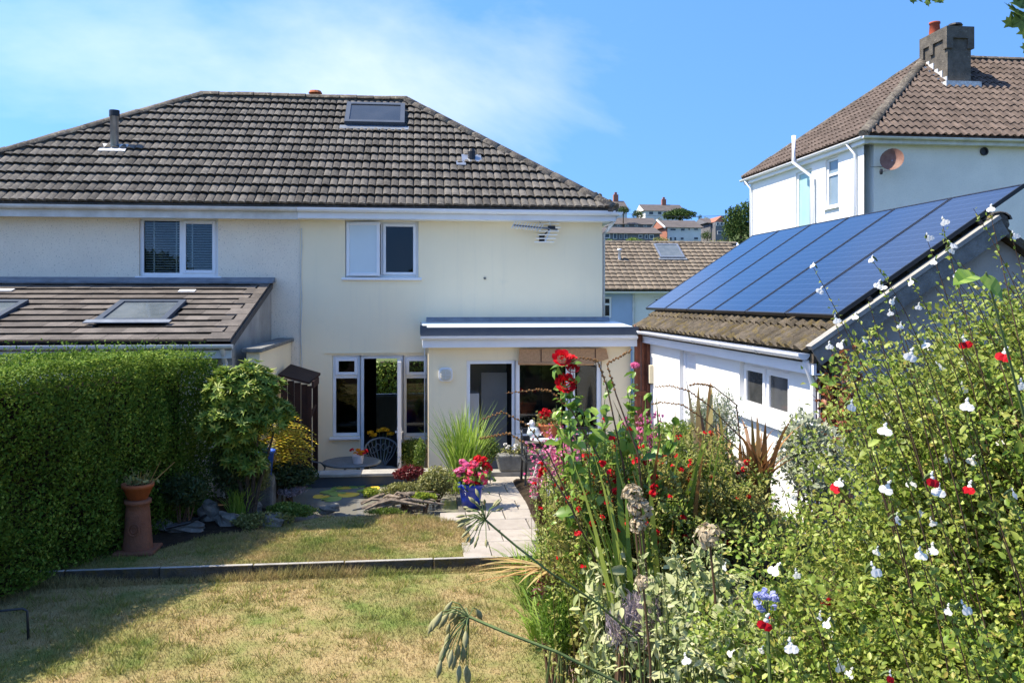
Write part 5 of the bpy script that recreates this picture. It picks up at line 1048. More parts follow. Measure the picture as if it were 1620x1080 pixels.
def bush(name, label, cat_, c, rad, n, ls, mat, base=None, wr=.5, seed=1, lob=7, stems=6, stem_mat='brown_stem', up=.4, shape='d', lo=.55, group=None, stem_r=.012):
    base = base if base is not None else (c[0], c[1], c[2] - rad[2])
    t = thing(name, label, cat_, base, group); L_ = lobes(c, rad, lob, seed); out_ = []; tot = sum(np.prod(r) for _, r in L_)
    for cc, r in L_:
        m_ = max(12, int(n * np.prod(r) / tot)); d_ = rdir(m_); k = rng.uniform(lo, 1.1, (m_, 1)); C = cc + d_ * r * k; C[:, 2] = np.maximum(C[:, 2], base[2] + .01)
        ln = ls * rng.uniform(.55, 1.3, m_); D = d_ * .7 + rng.normal(size=(m_, 3)) * .7 + np.array([0, 0, up]); Nn = d_ + np.array([0, 0, .6]) + rng.normal(size=(m_, 3)) * .5; out_.append((ovals if shape == 'o' else leaves)(C, D, Nn, ln, ln * wr))
    V_, F_ = cat(out_); npmesh('foliage', V_, F_, mat, t)
    b = MB()
    for i in range(stems):
        cc, r = L_[i % len(L_)]; e = Vector(cc) + Vector(rdir(1)[0] * r * .5); p = Vector(base) + Vector((random.uniform(-.06, .06), random.uniform(-.06, .06), -.03)); b.tube([p, p.lerp(e, .5) + Vector((random.uniform(-.06, .06), random.uniform(-.05, .05), .05)), e], [stem_r, stem_r * .75, stem_r * .35], 5)
    if stems: b.build('stems', stem_mat, t)
    return t
def petals_mesh(name, mat, n, r, size, flat=.6, centre=None):
    """round cluster of small petals"""
    d_ = rdir(n, .5); C = d_ * r * rng.uniform(.55, 1.0, (n, 1)) * np.array([1, 1, flat]); V_, F_ = ovals(C, np.cross(d_, rng.normal(size=(n, 3))), d_ + rng.normal(size=(n, 3)) * .3, size, size * .8, .15, .1)
    me = bpy.data.meshes.new(name); me.from_pydata(V_.tolist(), [], F_.tolist()); me.materials.append(MATS[mat]); return me
def scatter(parent, mesh, name, pts, s=(.8, 1.2), tilt=.5):
    for p in pts:
        T = Matrix.Translation(p) @ Matrix.Rotation(random.uniform(0, 6.28), 4, 'Z') @ Matrix.Rotation(random.uniform(-tilt, tilt), 4, 'X') @ Matrix.Scale(random.uniform(*s), 4); add(name, mesh, parent, T)
def rock(name, label, c, size, mat='rock', seed=0, cat_='rock', group=None, parent=None, rough=.22, flat=1.0):
    rs = np.random.default_rng(seed + 100); n_, m_ = 9, 14; b = MB(); ph = rs.uniform(0, 6, 6)
    for i in range(n_ + 1):
        th = math.pi * i / n_
        for j in range(m_):
            f_ = 2 * math.pi * j / m_; d_ = np.array([math.sin(th) * math.cos(f_), math.sin(th) * math.sin(f_), math.cos(th)]); d2 = np.sign(d_) * np.abs(d_) ** .75
            k = 1 + rough * (math.sin(3 * d_[0] + ph[0]) * math.sin(2.5 * d_[1] + ph[1]) + .6 * math.sin(6 * d_[2] + ph[2] + 4 * d_[0])) + rs.uniform(-.05, .05); b.v.append((c[0] + d2[0] * size[0] * k, c[1] + d2[1] * size[1] * k, c[2] + d2[2] * size[2] * k * flat))
    for i in range(n_):
        for j in range(m_): j2 = (j + 1) % m_; b.f.append((i * m_ + j, (i + 1) * m_ + j, (i + 1) * m_ + j2, i * m_ + j2)); b.m.append(0)
    return b.build(name, mat, parent, False, label, cat_ if parent is None else None, group)
# ================================================================== left bed
# evergreen shrub with whorled leaves at the end of the hedge
rc = PY(388, 628, 10.9); t = thing('evergreen_shrub', 'rounded evergreen shrub with whorls of pale glossy leaves at the hedge end', 'shrub', (rc.x, 10.9, G + .02))
L_ = lobes(rc, (.52, .45, .55), 15, 21) + lobes((rc.x - .18, 10.85, rc.z - .36), (.46, .4, .38), 8, 22) + lobes((rc.x - .05, 10.95, rc.z - .75), (.34, .3, .26), 5, 24) + lobes((rc.x + .34, 10.9, rc.z - .22), (.28, .35, .28), 5, 23); out_ = []
for cc, r in L_:
    for i in range(int(150 * np.prod(r) ** (2 / 3) / .14)):
        d_ = rdir(1, .25)[0]; q_ = cc + d_ * r * rng.uniform(.82, 1.08); k = 8; ang = np.linspace(0, 2 * np.pi, k, endpoint=False) + rng.uniform(0, 1); ax = unit((d_ + np.array([0, 0, .7]))[None])[0]
        e1 = unit(np.cross(ax, [.3, .5, .1])[None])[0]; e2 = np.cross(ax, e1); D = e1 * np.cos(ang)[:, None] + e2 * np.sin(ang)[:, None] + ax * rng.uniform(.2, .9); ln = rng.uniform(.075, .115, k); out_.append(leaves(q_ + unit(D) * ln[:, None] * .55, D, np.tile(ax, (k, 1)), ln, ln * .30, .15))
V_, F_ = cat(out_); npmesh('foliage', V_, F_, 'rhodo_leaf', t)
b = MB(); bs = Vector((rc.x + .05, 10.9, G)); 
for (dx, dz) in ((-.28, .75), (-.08, .95), (.12, .9), (.3, .8)): b.tube([bs + Vector((dx * .1, 0, 0)), bs + Vector((dx * .35, .02, dz * .5)), bs + Vector((dx, random.uniform(-.15, .15), dz + .3))], [.035, .026, .012], 6)
b.build('stems', 'bark', t)
yc = PY(438, 702, 12.1); t = thing('golden_shrub', 'shrub with arching golden yellow leaves next to the log store', 'shrub', (yc.x, 12.1, G))
out_ = []
for i in range(300):
    d_ = rdir(1, .3)[0]; q_ = np.array(yc) + d_ * np.array([.36, .3, .40]) * rng.uniform(.5, 1.05); ax = unit((d_ * np.array([1, 1, .2]) + np.array([0, 0, -.1]))[None])[0]; k = 11; tt = np.linspace(0, .22, k); S = unit(np.cross(ax, [0, 0, 1])[None])[0]
    C = q_ + ax * tt[:, None] + np.array([0, 0, -1]) * (tt ** 2)[:, None] * 2; sg = np.where(np.arange(k) % 2, 1, -1)[:, None]; D = S * sg + ax * .5; out_.append(leaves(C + S * sg * .03, D, np.tile([0, 0, 1.], (k, 1)) + rng.normal(size=(k, 3)) * .2, .065, .024))
V_, F_ = cat(out_); npmesh('foliage', V_, F_, 'yellow_leaf', t)
b = MB()
for i in range(8): e = Vector(yc) + Vector((random.uniform(-.3, .3), random.uniform(-.2, .2), random.uniform(0, .3))); b.tube([(yc.x + random.uniform(-.05, .05), 12.1, G), (yc.x * .5 + e.x * .5, 12.1, e.z - .3), e], [.012, .009, .004], 5)
b.build('stems', 'brown_stem', t)
p = PZ(412, 736, .6); b = MB(); c_ = PY(415, 727, 11.6); b.lathe([(.001, 0), (.12, 0), (.155, .30), (.17, .30), (.17, .33), (.15, .33), (.12, .05), (.001, .05)], (c_.x, 11.6, c_.z - .2), 20); b.build('blue_tub', 'blue_plastic', None, True, 'bright blue plastic tub half hidden behind the evergreen shrub', 'tub')
b = MB(); b.box(c_.x - .16, c_.x + .16, 11.44, 11.76, G, c_.z - .203); soft(b.build('tub_stand', 'rock', None, False, 'low stone block carrying the blue tub', 'block'), .03, 2)
bush('silver_sage', 'grey-green dried sage-like bush behind the bright grass clump', 'shrub', PY(392, 752, 11.4), (.36, .28, .36), 5200, .05, 'olive_leaf', (PY(392, 748, 11.4).x, 11.4, G), .32, 31, 6, 8, up=1.2)
bush('dark_shrub', 'low dark leafy shrub at the pond corner below the golden shrub', 'shrub', PY(452, 752, 11.9), (.42, .3, .24), 2600, .07, 'dark_leaf', (PY(452, 752, 11.9).x, 11.9, G), .4, 32, 6, 6)
bush('shade_shrub', 'small grey-leaved bush in the hedge shade behind the header pool', 'shrub', PY(292, 775, 10.5), (.32, .22, .30), 2600, .06, 'dark_leaf', (PY(292, 757, 10.5).x, 10.5, G), .3, 33, 5, 6)
bush('understorey_shrub', 'dark leafy undergrowth beneath the evergreen shrub at the hedge end', 'shrub', PY(368, 748, 11.0), (.34, .22, .42), 3200, .06, 'dark_leaf', (PY(368, 748, 11.0).x, 11.0, G), .4, 37, 7, 6)
bush('creeping_plant', 'low creeping green plant spilling over the pond rim', 'plant', PZ(455, 806, .70), (.36, .2, .13), 2800, .045, 'mid_leaf', (PZ(465, 812, G).x, PZ(465, 812, G).y, G), .5, 34, 7, 6)
bush('mauve_heather', 'low bush of faded mauve flowers on the left pond edge', 'plant', PZ(462, 776, .75), (.22, .3, .08), 1100, .035, 'mauve_petal', (PZ(462, 790, G).x, PZ(462, 790, G).y, G), .5, 35, 6, 6, up=1.0)
bush('rim_weeds', 'dark weeds covering the stones below the creeping plant', 'plant', PZ(415, 822, .68), (.36, .16, .14), 1500, .05, 'olive_leaf', (PZ(415, 835, G).x, PZ(415, 835, G).y, G), .5, 36, 6, 6)
p = PZ(380, 822, G); b = MB(); blades(b, p, 190, .52, .30, .018, .45, jitter=.10); g_ = b.build('grass_clump', 'blade_green', None, False, 'bright green clump of strap grass beside the header pool', 'grass clump')
p = PZ(258, 800, G); b = MB(); blades(b, p, 45, .3, .22, .014, .5); b.build('grass_clump', 'blade_dark', None, False, 'small dark grass tuft just behind the terracotta bowl', 'grass clump')
# header pool with rocks
hp = PZ(283, 818, G); b = MB(); b.lathe([(.50, .0), (.50, .05), (.44, .06), (.40, -.02), (.001, -.03)], (hp.x, hp.y + .12, G), 24); b.v = [(hp.x + (x - hp.x) * .95, hp.y + (y - hp.y) * .8, z) for x, y, z in b.v]; o = b.build('header_pool', 'black_plastic', None, True, 'small black moulded header pool in the shade of the hedge', 'pool')
b = MB(); b.lathe([(.001, .012), (.42, .012)], (hp.x, hp.y + .1, G), 20); b.v = [(hp.x + (x - hp.x) * .95, hp.y + (y - hp.y) * .8, z) for x, y, z in b.v]; b.build('water', 'pond_water', o)
b = MB(); b.tube([PZ(262, 835, .7), PZ(300, 826, .72), PZ(332, 812, .68)], .018, 6); b.build('hose', 'black_plastic', o)
b = MB(); q_ = PZ(278, 812, .68); b.box(q_.x - .07, q_.x + .07, q_.y - .06, q_.y + .06, .62, .74); soft(b.build('pump', 'galvanised', o), .02, 2)
for i, (x, y, sx, sy, sz, lab) in enumerate(((305, 776, .30, .16, .07, 'long flat pale rock lying behind the header pool'), (331, 822, .12, .14, .15, 'tall squarish grey rock right of the header pool'), (362, 830, .15, .12, .10, 'mossy rounded rock at the edge of the back lawn'), (297, 840, .24, .13, .06, 'flat rock at the front of the header pool'), (255, 838, .16, .12, .07, 'dark low rock beside the terracotta pedestal'), (395, 818, .16, .12, .12, 'rock half hidden under the rim weeds'), (520, 808, .13, .10, .05, 'smooth pale cobble at the front pond edge'), (430, 832, .14, .1, .09, 'small rock below the creeping plant'))):
    p = PZ(x, y, G); rock('rock', lab, (p.x, p.y, G + sz * .6), (sx, sy, sz), seed=i, group='rocks round the ponds')
# clay pedestal with bowl
cp = PZ(218, 872, G); pd = thing('clay_pedestal', 'brown clay chimney-pot pedestal with round motif standing on the lawn edge', 'pedestal', (cp.x, cp.y, G))
b = MB(); b.box(cp.x - .21, cp.x + .21, cp.y - .2, cp.y + .2, G - .01, G + .04); soft(b.build('base', 'clay_pipe', pd), .015, 2)
b = MB(); b.lathe([(.155, .04), (.15, .12), (.135, .3), (.125, .45), (.118, .52), (.14, .53), (.14, .57), (.001, .57)], (cp.x, cp.y, G), 24); b.build('shaft', 'clay_pipe', pd, True)
b = MB(); T = Matrix.Translation((cp.x, cp.y - .14, G + .27)) @ Matrix.Rotation(R(84), 4, 'X')
for rr_ in (.055, .03): b.tube([tuple(T @ Vector((rr_ * math.cos(t_ * .45), rr_ * 1.15 * math.sin(t_ * .45), 0))) for t_ in range(15)], .009, 5)
b.build('motif', 'clay_pipe', pd)
bw = thing('terracotta_bowl', 'terracotta bowl of withered plants on the clay pedestal', 'planter', (cp.x, cp.y, G + .575))
b = MB(); b.lathe([(.001, 0), (.10, 0), (.155, .13), (.165, .13), (.17, .17), (.15, .172), (.09, .03)], (cp.x, cp.y, G + .575), 24); b.build('bowl', 'terracotta', bw, True)
b = MB(); b.lathe([(.001, .14), (.148, .14)], (cp.x, cp.y, G + .575), 16); b.build('soil_fill', 'soil', bw)
b = MB()
for i in range(16): a = random.uniform(0, 6.28); q_ = Vector((cp.x, cp.y, G + .71)); b.tube([q_ + Vector((math.cos(a) * .05, math.sin(a) * .05, 0)), q_ + Vector((math.cos(a) * .13, math.sin(a) * .13, random.uniform(.04, .2)))], [.004, .002], 4)
b.tube([(cp.x + .1, cp.y, G + .7), (cp.x + .24, cp.y, G + .98)], [.006, .003], 4); b.tube([(cp.x + .1, cp.y, G + .7), (cp.x + .36, cp.y + .1, G + .95)], [.006, .003], 4); b.build('dry_stems', 'straw_blade', bw)
V_, F_ = leaves(np.array([cp.x, cp.y, G + .78]) + rng.normal(size=(70, 3)) * np.array([.09, .07, .03]), rdir(70), rng.normal(size=(70, 3)), .06, .03); npmesh('withered_leaves', V_, F_, 'olive_leaf', bw)
b = MB(); p0, p1, p2, p3 = PZ(-30, 1010, GF), PZ(-30, 985, GF + .02), PZ(43, 968, GF + .22), PZ(46, 1010, GF); b.tube([(p3.x - .55, p3.y, GF - .03), (p3.x - .55, p3.y, GF + .2), (p3.x - .5, p3.y, GF + .225), (p3.x - .05, p3.y, GF + .255), (p3.x - .015, p3.y, GF + .235), (p3.x, p3.y - .01, GF - .03)], .011, 6); b.build('wire_hoop', 'black_iron', None, True, 'black wire hoop stuck in the front lawn near the hedge', 'hoop')
# ================================================================== pond
def lily(x, y, r, mat, seed):
    p = PZ(x, y, .553); b = MB(); n = 16; a0 = random.uniform(0, 6.28); cpt = (p.x, p.y, .556); pts = []
    for k in range(n + 1): a = a0 + (2 * math.pi - .35) * k / n; rr_ = r * (1 + .05 * math.sin(3 * a + seed)); pts.append((p.x + rr_ * math.cos(a), p.y + rr_ * math.sin(a), .557 + .006 * math.sin(2 * a + seed)))
    for k in range(n): b.face([cpt, pts[k], pts[k + 1]])
    for k in range(n): q1, q2 = pts[k], pts[k + 1]; b.face([q1, (q1[0], q1[1], q1[2] - .008), (q2[0], q2[1], q2[2] - .008), q2])
    return b.build('lily_pad', mat, None, False, None, 'lily pad', 'lily pads on the pond')
pads = [(478, 762, 'g'), (483, 769, 'g'), (509, 760, 'y'), (522, 766, 'g'), (528, 764, 'g'), (545, 770, 'y'), (519, 778, 'g'), (533, 781, 'g'), (551, 782, 'Y'), (508, 785, 'y'), (560, 764, 'g'), (585, 764, 'g'), (588, 772, 'y'), (498, 763, 'g'), (565, 769, 'g'), (600, 766, 'g'), (448, 766, 'Y'), (535, 772, 'g'), (576, 776, 'g'), (524, 789, 'g')]
words = ['just left of the others by the far wall', 'beneath the leftmost one', 'near the far wall', 'in the middle of the far cluster', 'overlapping the middle cluster', 'right of the far cluster', 'in the near cluster', 'at the right of the near cluster', 'closest to the driftwood', 'nearest the front pond edge on the left', 'under the coping ledge', 'right side of the pond', 'half brown at the right side of the pond', 'between the far wall and the cluster', 'behind the yellow ones', 'furthest right', 'caught in the left pond plants', 'in the centre of the pond', 'beside the maroon plant', 'closest to the lawn']
for i, (x, y, k) in enumerate(pads):
    o = lily(x, y, random.uniform(.10, .15) * (1.15 if k == 'Y' else 1), 'lily_leaf' if k == 'g' else 'lily_yellow', i); o['label'] = ('green' if k == 'g' else 'yellowing') + ' lily pad ' + words[i]
# driftwood heap
dw = thing('driftwood_pile', 'heap of twisted weathered driftwood branches at the right front of the pond', 'driftwood', PZ(620, 805, G))
for i in range(20):
    a = PZ(random.uniform(555, 625), random.uniform(793, 808), G + .04); c_ = PZ(random.uniform(620, 715), random.uniform(770, 800), G + random.uniform(.06, .22)); m_ = a.lerp(c_, .5) + Vector((random.uniform(-.05, .05), random.uniform(-.05, .05), random.uniform(.02, .12))); b = MB(); r_ = random.uniform(.012, .03); b.tube([a, a.lerp(m_, .5) + Vector((0, 0, random.uniform(0, .04))), m_, m_.lerp(c_, .6), c_], [r_ * .5, r_, r_ * 1.1, r_ * .8, r_ * .3], 6); b.build('branch', 'driftwood', dw)
# plants right of the pond
def pb(x, y, Y_): q_ = PY(x, y, Y_); return q_
bush('maroon_plant', 'dark red leaved plant at the far right corner of the pond', 'plant', pb(648, 747, 12.4), (.22, .2, .15), 1300, .05, 'maroon_leaf', (pb(648, 747, 12.4).x, 12.4, .6), .5, 41, 5, 5)
bush('pond_shrub', 'olive small-leaved shrub between the pond and the blue pot', 'shrub', pb(690, 765, 11.7), (.36, .32, .27), 5200, .035, 'olive_leaf', (pb(690, 765, 11.7).x, 11.7, G), .6, 42, 8, 8)
bush('twiggy_shrub', 'grey-green twiggy shrub above the driftwood', 'shrub', pb(640, 778, 11.5), (.32, .2, .17), 2600, .04, 'olive_leaf', (pb(640, 778, 11.5).x, 11.5, G), .5, 43, 7, 8)
bush('lime_plant', 'lime yellow plant at the base of the olive shrub', 'plant', pb(667, 787, 11.2), (.18, .12, .10), 900, .05, 'lime_leaf', (pb(667, 787, 11.2).x, 11.2, G), .7, 44, 5, 4)
bush('pond_weed', 'pale green clump growing at the water edge', 'plant', PZ(590, 778, .62), (.16, .12, .08), 700, .04, 'lime_leaf', (PZ(590, 780, .55).x, PZ(590, 780, .55).y, .55), .5, 45, 4, 4)
bush('spiky_perennial', 'upright pale green perennial rising beside the pond ledge', 'plant', pb(665, 718, 12.7), (.12, .12, .33), 900, .04, 'mid_leaf', (pb(665, 735, 12.7).x, 12.7, .6), .5, 46, 6, 5, up=1.)
bush('lawn_edge_weeds', 'tuft of weeds at the back lawn corner by the driftwood', 'plant', PZ(610, 808, G + .05), (.3, .06, .05), 600, .05, 'mid_leaf', (PZ(610, 810, G).x, PZ(610, 810, G).y, G), .25, 47, 5, 0, up=1.5)
bush('box_bush', 'dense dark green bush under the right sidelight', 'shrub', pb(655, 715, 14.95), (.3, .22, .35), 4200, .04, 'mid_leaf', (pb(655, 715, 14.95).x, 14.95, .02), .6, 48, 7, 6)
gp = PY(735, 760, 12.3); b = MB(); blades(b, (gp.x, 12.3, G), 330, 1.30, .62, .020, .32, jitter=.13); o = b.build('tall_grass', 'blade_green', None, False, 'tall arching green grass clump in front of the kitchen door', 'grass clump')
b = MB(); blades(b, (gp.x - .15, 12.2, G), 60, .45, .4, .02, .6, jitter=.15); b.build('yellowed_leaves', 'lime_leaf', o)
bush('seedling_shrub', 'small airy shrub just right of the tall grass', 'shrub', pb(772, 712, 12.6), (.2, .16, .26), 900, .04, 'mid_leaf', (pb(765, 745, 12.6).x, 12.6, G), .5, 49, 6, 6)
# blue pot of red and pink flowers
bp = PZ(745, 801, G + .012); pot = thing('blue_pot', 'glazed cobalt blue pot of pink and red flowers at the path edge', 'flower pot', bp)
b = MB(); b.lathe([(.001, 0), (.115, 0), (.135, .12), (.155, .24), (.172, .25), (.178, .31), (.162, .315), (.14, .26), (.001, .26)], bp, 28); b.build('pot', 'blue_glaze', pot, True)
V_, F_ = leaves(np.array(bp) + np.array([0, 0, .40]) + rng.normal(size=(420, 3)) * np.array([.11, .10, .07]), rdir(420, .3), rng.normal(size=(420, 3)) + np.array([0, 0, 1]), .07, .045); npmesh('foliage', V_, F_, 'mid_leaf', pot)
hot = petals_mesh('flower', 'hot_petal', 46, .062, .05); red = petals_mesh('flower', 'red_petal', 40, .06, .045); pk = petals_mesh('flower', 'pink_petal', 40, .06, .045)
scatter(pot, pk, 'flower', [Vector(bp) + Vector(v) for v in ((-.15, -.02, .42), (-.13, -.06, .50), (-.10, .02, .58), (-.17, .0, .47), (-.06, -.04, .55))])
scatter(pot, hot, 'flower', [Vector(bp) + Vector(v) for v in ((0, -.08, .52), (.03, -.05, .57), (-.02, -.1, .46), (.0, -.13, .36), (-.04, -.14, .38), (.10, -.1, .42), (.14, -.07, .35), (.16, -.04, .44))])
scatter(pot, red, 'flower', [Vector(bp) + Vector(v) for v in ((.12, .0, .60), (.17, .02, .62), (.20, .0, .55), (.09, .04, .63), (.22, .03, .5), (.06, -.12, .33))])
# stone trough with pansies
tp = PY(810, 737, 13.22); tr = thing('stone_trough', 'rough grey stone trough of pansies on the step by the door', 'trough', (tp.x, 13.25, .68))
b = MB(); 
b.prism([Vector((tp.x - .20, 0, .682)), Vector((tp.x + .42, 0, .682)), Vector((tp.x + .46, 0, .94)), Vector((tp.x - .26, 0, .94))], (0, 13.12, 0), (0, 13.36, 0)); soft(b.build('trough', 'coping_grey', tr), .03, 3)
V_, F_ = leaves(np.array([tp.x + .12, 13.24, .98]) + rng.normal(size=(260, 3)) * np.array([.16, .06, .04]), rdir(260, .5), rng.normal(size=(260, 3)), .05, .025); npmesh('foliage', V_, F_, 'olive_leaf', tr)
wf = petals_mesh('flower', 'white_petal', 14, .03, .04); scatter(tr, wf, 'flower', [Vector((tp.x + random.uniform(-.12, .3), 13.2 + random.uniform(-.05, .05), 1.02 + random.uniform(0, .08))) for i in range(9)])
# ================================================================== patio furniture
def cast_chair(name, label, loc, rz):
    t = thing(name, label, 'chair', loc, 'cast metal chairs on the patio'); t.rotation_euler.z = 0; Mx = Matrix.Translation(loc) @ Matrix.Rotation(rz, 4, 'Z')
    def X_(pts): return [Mx @ Vector(p) for p in pts]
    b = MB(); b.lathe([(.001, .43), (.23, .43), (.25, .41), (.23, .395), (.001, .395)], (0, 0, 0), 20); b.v = [tuple(Mx @ Vector(q)) for q in b.v]; b.build('seat', 'cast_metal', t)
    b = MB(); arc_ = [(.29 * math.cos(a), .10 + .20 * math.sin(a) * 1.0, .66 + .24 * max(0, math.sin(a)) ** .7) for a in np.linspace(R(-25), R(205), 22)]; b.tube(X_(arc_), .017, 6); b.build('back_rail', 'cast_metal', t)
    for k in range(9):
        a = R(20 + 140 * k / 8); top = Vector((.28 * math.cos(a), .10 + .20 * math.sin(a), .66 + .24 * max(0, math.sin(a)) ** .7)); bot = Vector((.06 * math.cos(a), .20, .42)); md = bot.lerp(top, .5) + Vector((.05 * math.cos(a), .03, .02)); b = MB(); b.tube(X_([bot, md, top]), .009, 5); b.build('back_spoke', 'cast_metal', t)
    for k in range(4):
        a = R(35 + 37 * k); b = MB(); c_ = Vector((.17 * math.cos(a), .12 + .12 * math.sin(a), .66 + .10 * math.sin(a))); b.tube(X_([c_ + Vector((.045 * math.cos(u), 0, .06 * math.sin(u))) for u in np.linspace(0, 6.283, 9)]), .008, 4); b.build('back_scroll', 'cast_metal', t)
    for sx in (-1, 1):
        b = MB(); b.tube(X_([(sx * .28, .05, .64), (sx * .29, -.12, .62), (sx * .26, -.2, .55), (sx * .22, -.16, .42)]), .014, 6); b.build('arm', 'cast_metal', t)
        for sy in (-1, 1): b = MB(); b.tube(X_([(sx * .17, sy * .15, .40), (sx * .21, sy * .19, .2), (sx * .23, sy * .22, .0)]), [.016, .013, .016], 6); b.build('leg', 'cast_metal', t)
    return t
q_ = PY(605, 720, 14.7); cast_chair('patio_chair', 'grey cast metal chair with fan-shaped back before the open doors', (q_.x, 14.75, .03), 0.15)
q_ = PY(490, 722, 14.1); cast_chair('patio_chair', 'dark cast metal chair turned sideways left of the patio table', (q_.x - .02, 14.1, .03), R(80))
q_ = PY(556, 727, 14.2); tb = thing('patio_table', 'round grey cast metal table behind the pond ledge', 'table', (q_.x, 14.25, .03))
b = MB(); b.lathe([(.001, .655), (.46, .655), (.48, .645), (.47, .625), (.001, .63)], (q_.x, 14.25, .03), 30); b.build('tabletop', 'cast_metal', tb, True)
for k in range(4): a = R(45 + 90 * k); b = MB(); b.tube([(q_.x + .12 * math.cos(a), 14.25 + .12 * math.sin(a), .65), (q_.x + .2 * math.cos(a), 14.25 + .2 * math.sin(a), .4), (q_.x + .34 * math.cos(a), 14.25 + .34 * math.sin(a), .03)], .018, 6); b.build('leg', 'cast_metal', tb)
tz = .687; fp = PY(566, 726, 14.0); tpot = thing('table_planter', 'small pale ribbed pot of red and yellow flowers on the patio table', 'flower pot', (fp.x, 14.05, tz))
b = MB(); n_ = 20
for z_ in (0, .13): 
    for k in range(n_): a = 2 * math.pi * k / n_; rr_ = (.075 + .018 * z_ / .13) * (1 + .04 * (k % 2)); b.v.append((fp.x + rr_ * math.cos(a), 14.05 + rr_ * math.sin(a), tz + z_))
for k in range(n_): b.f.append((k, (k + 1) % n_, n_ + (k + 1) % n_, n_ + k)); b.m.append(0)
b.f.append(tuple(range(n_, 2 * n_))); b.m.append(0); b.build('pot', 'pale_pot', tpot)
om = petals_mesh('flower', 'orange_petal', 26, .045, .04); scatter(tpot, om, 'flower', [Vector((fp.x + random.uniform(-.08, .08), 14.05 + random.uniform(-.06, .04), tz + .17 + random.uniform(-.02, .05))) for i in range(7)], (.6, 1))
scatter(tpot, red, 'flower', [Vector((fp.x - .1, 14.03, tz + .22)), Vector((fp.x + .13, 14.03, tz + .2)), Vector((fp.x + .10, 14.0, tz + .17))], (.6, .8))
yp = PY(606, 688, 15.1); yf_ = thing('yellow_flowers', 'tall yellow flowers standing in the open french doorway', 'flowers', (yp.x, 15.1, .02))
b = MB(); b.lathe([(.001, 0), (.1, 0), (.13, .24), (.11, .24), (.001, .2)], (yp.x, 15.1, .02), 16); b.build('pot', 'pale_pot', yf_)
ym_ = petals_mesh('flower', 'yellow_petal', 30, .065, .06, .45); pts = [PY(x, y, 15.05 + random.uniform(-.05, .1)) for x, y in ((586, 684), (600, 681), (606, 679), (612, 680), (590, 688), (618, 686))]
b = MB()
for q2_ in pts: b.tube([(yp.x, 15.1, .25), (yp.x * .6 + q2_.x * .4, 15.1, .6), q2_], [.006, .005, .004], 4)
b.build('stems', 'green_stem', yf_); scatter(yf_, ym_, 'flower', pts, (.8, 1.1), .3)
# cast iron bench, mostly behind the flowers
bn = thing('garden_bench', 'black cast iron bench end with scrolls beside the path', 'bench', (1.9, 11.9, G))
bx_ = PZ(832, 776, G).x; byy = PZ(832, 776, G).y
for k, xx in enumerate((bx_, bx_ + 1.15)):
    b = MB(); P_ = lambda y, z: (xx, byy + y, G + z)
    b.tube([P_(-.02, .0), P_(.03, .06), P_(.05, .2), P_(.0, .34), P_(-.02, .42)], [.022, .018, .018, .02, .02], 6); b.tube([P_(-.02, .42), P_(.2, .40), P_(.42, .41)], .02, 6); b.tube([P_(.42, .41), P_(.5, .2), P_(.56, .0)], [.02, .018, .022], 6); b.tube([P_(.42, .41), P_(.48, .62), P_(.54, .84)], [.02, .018, .014], 6)
    b.tube([P_(-.02, .42), P_(-.03, .55), P_(.05, .64), P_(.25, .64), P_(.48, .63)], .016, 6)
    for (cy_, cz_, rr_) in ((.10, .52, .07), (.26, .53, .07), (.5, .74, .05)): b.tube([P_(cy_ + rr_ * math.cos(u), cz_ + rr_ * math.sin(u)) for u in np.linspace(0, 5.5, 9)], .010, 4)
    b.build('bench_end', 'black_iron', bn)
for i in range(4): b = MB(); b.box(bx_ + .02, bx_ + 1.13, byy + .0 + i * .105, byy + .085 + i * .105, G + .425, G + .445); b.build('seat_slat', 'black_iron', bn)
for i in range(3): b = MB(); b.box(bx_ + .02, bx_ + 1.13, byy + .46 + i * .03, byy + .48 + i * .03, G + .52 + i * .11, G + .60 + i * .11); b.build('back_slat', 'black_iron', bn)
# little table with geranium pot and ornament behind the bench
gt = PY(866, 690, 12.75); st = thing('side_table', 'small white garden table under the terracotta geranium pot', 'table', (gt.x, 12.75, G))
b = MB(); b.lathe([(.001, 0), (.3, 0), (.3, .03), (.001, .03)], (gt.x, 12.75, gt.z - .03), 24); b.build('tabletop', 'upvc', st)
for k in range(3): a = R(30 + 120 * k); b = MB(); b.tube([(gt.x + .06 * math.cos(a), 12.75 + .06 * math.sin(a), gt.z - .03), (gt.x + .24 * math.cos(a), 12.75 + .24 * math.sin(a), G)], .014, 6); b.build('leg', 'upvc', st)
g2 = thing('geranium_pot', 'terracotta pot of red geraniums on the small white table', 'flower pot', (gt.x + .03, 12.72, gt.z))
b = MB(); b.lathe([(.001, 0), (.12, 0), (.165, .15), (.18, .15), (.185, .2), (.165, .2), (.14, .12), (.001, .12)], (gt.x + .03, 12.72, gt.z), 24); b.build('pot', 'terracotta', g2, True)
V_, F_ = leaves(np.array([gt.x + .03, 12.7, gt.z + .26]) + rng.normal(size=(260, 3)) * np.array([.11, .09, .05]), rdir(260, .5), rng.normal(size=(260, 3)), .06, .04); npmesh('foliage', V_, F_, 'olive_leaf', g2)
scatter(g2, red, 'flower', [Vector((gt.x + .03 + dx, 12.66, gt.z + dz)) for dx, dz in ((-.14, .36), (-.08, .40), (-.06, .33), (-.12, .3), (.14, .38), (-.03, .37))], (.8, 1.1))
dk = thing('bird_ornament', 'white and blue ceramic bird ornament left of the geranium pot', 'ornament', (gt.x - .22, 12.7, gt.z))
b = MB(); b.lathe([(.001, 0), (.08, .0), (.11, .07), (.08, .15), (.03, .17), (.001, .17)], (gt.x - .22, 12.7, gt.z), 16); b.build('body', 'frosted', dk, True)
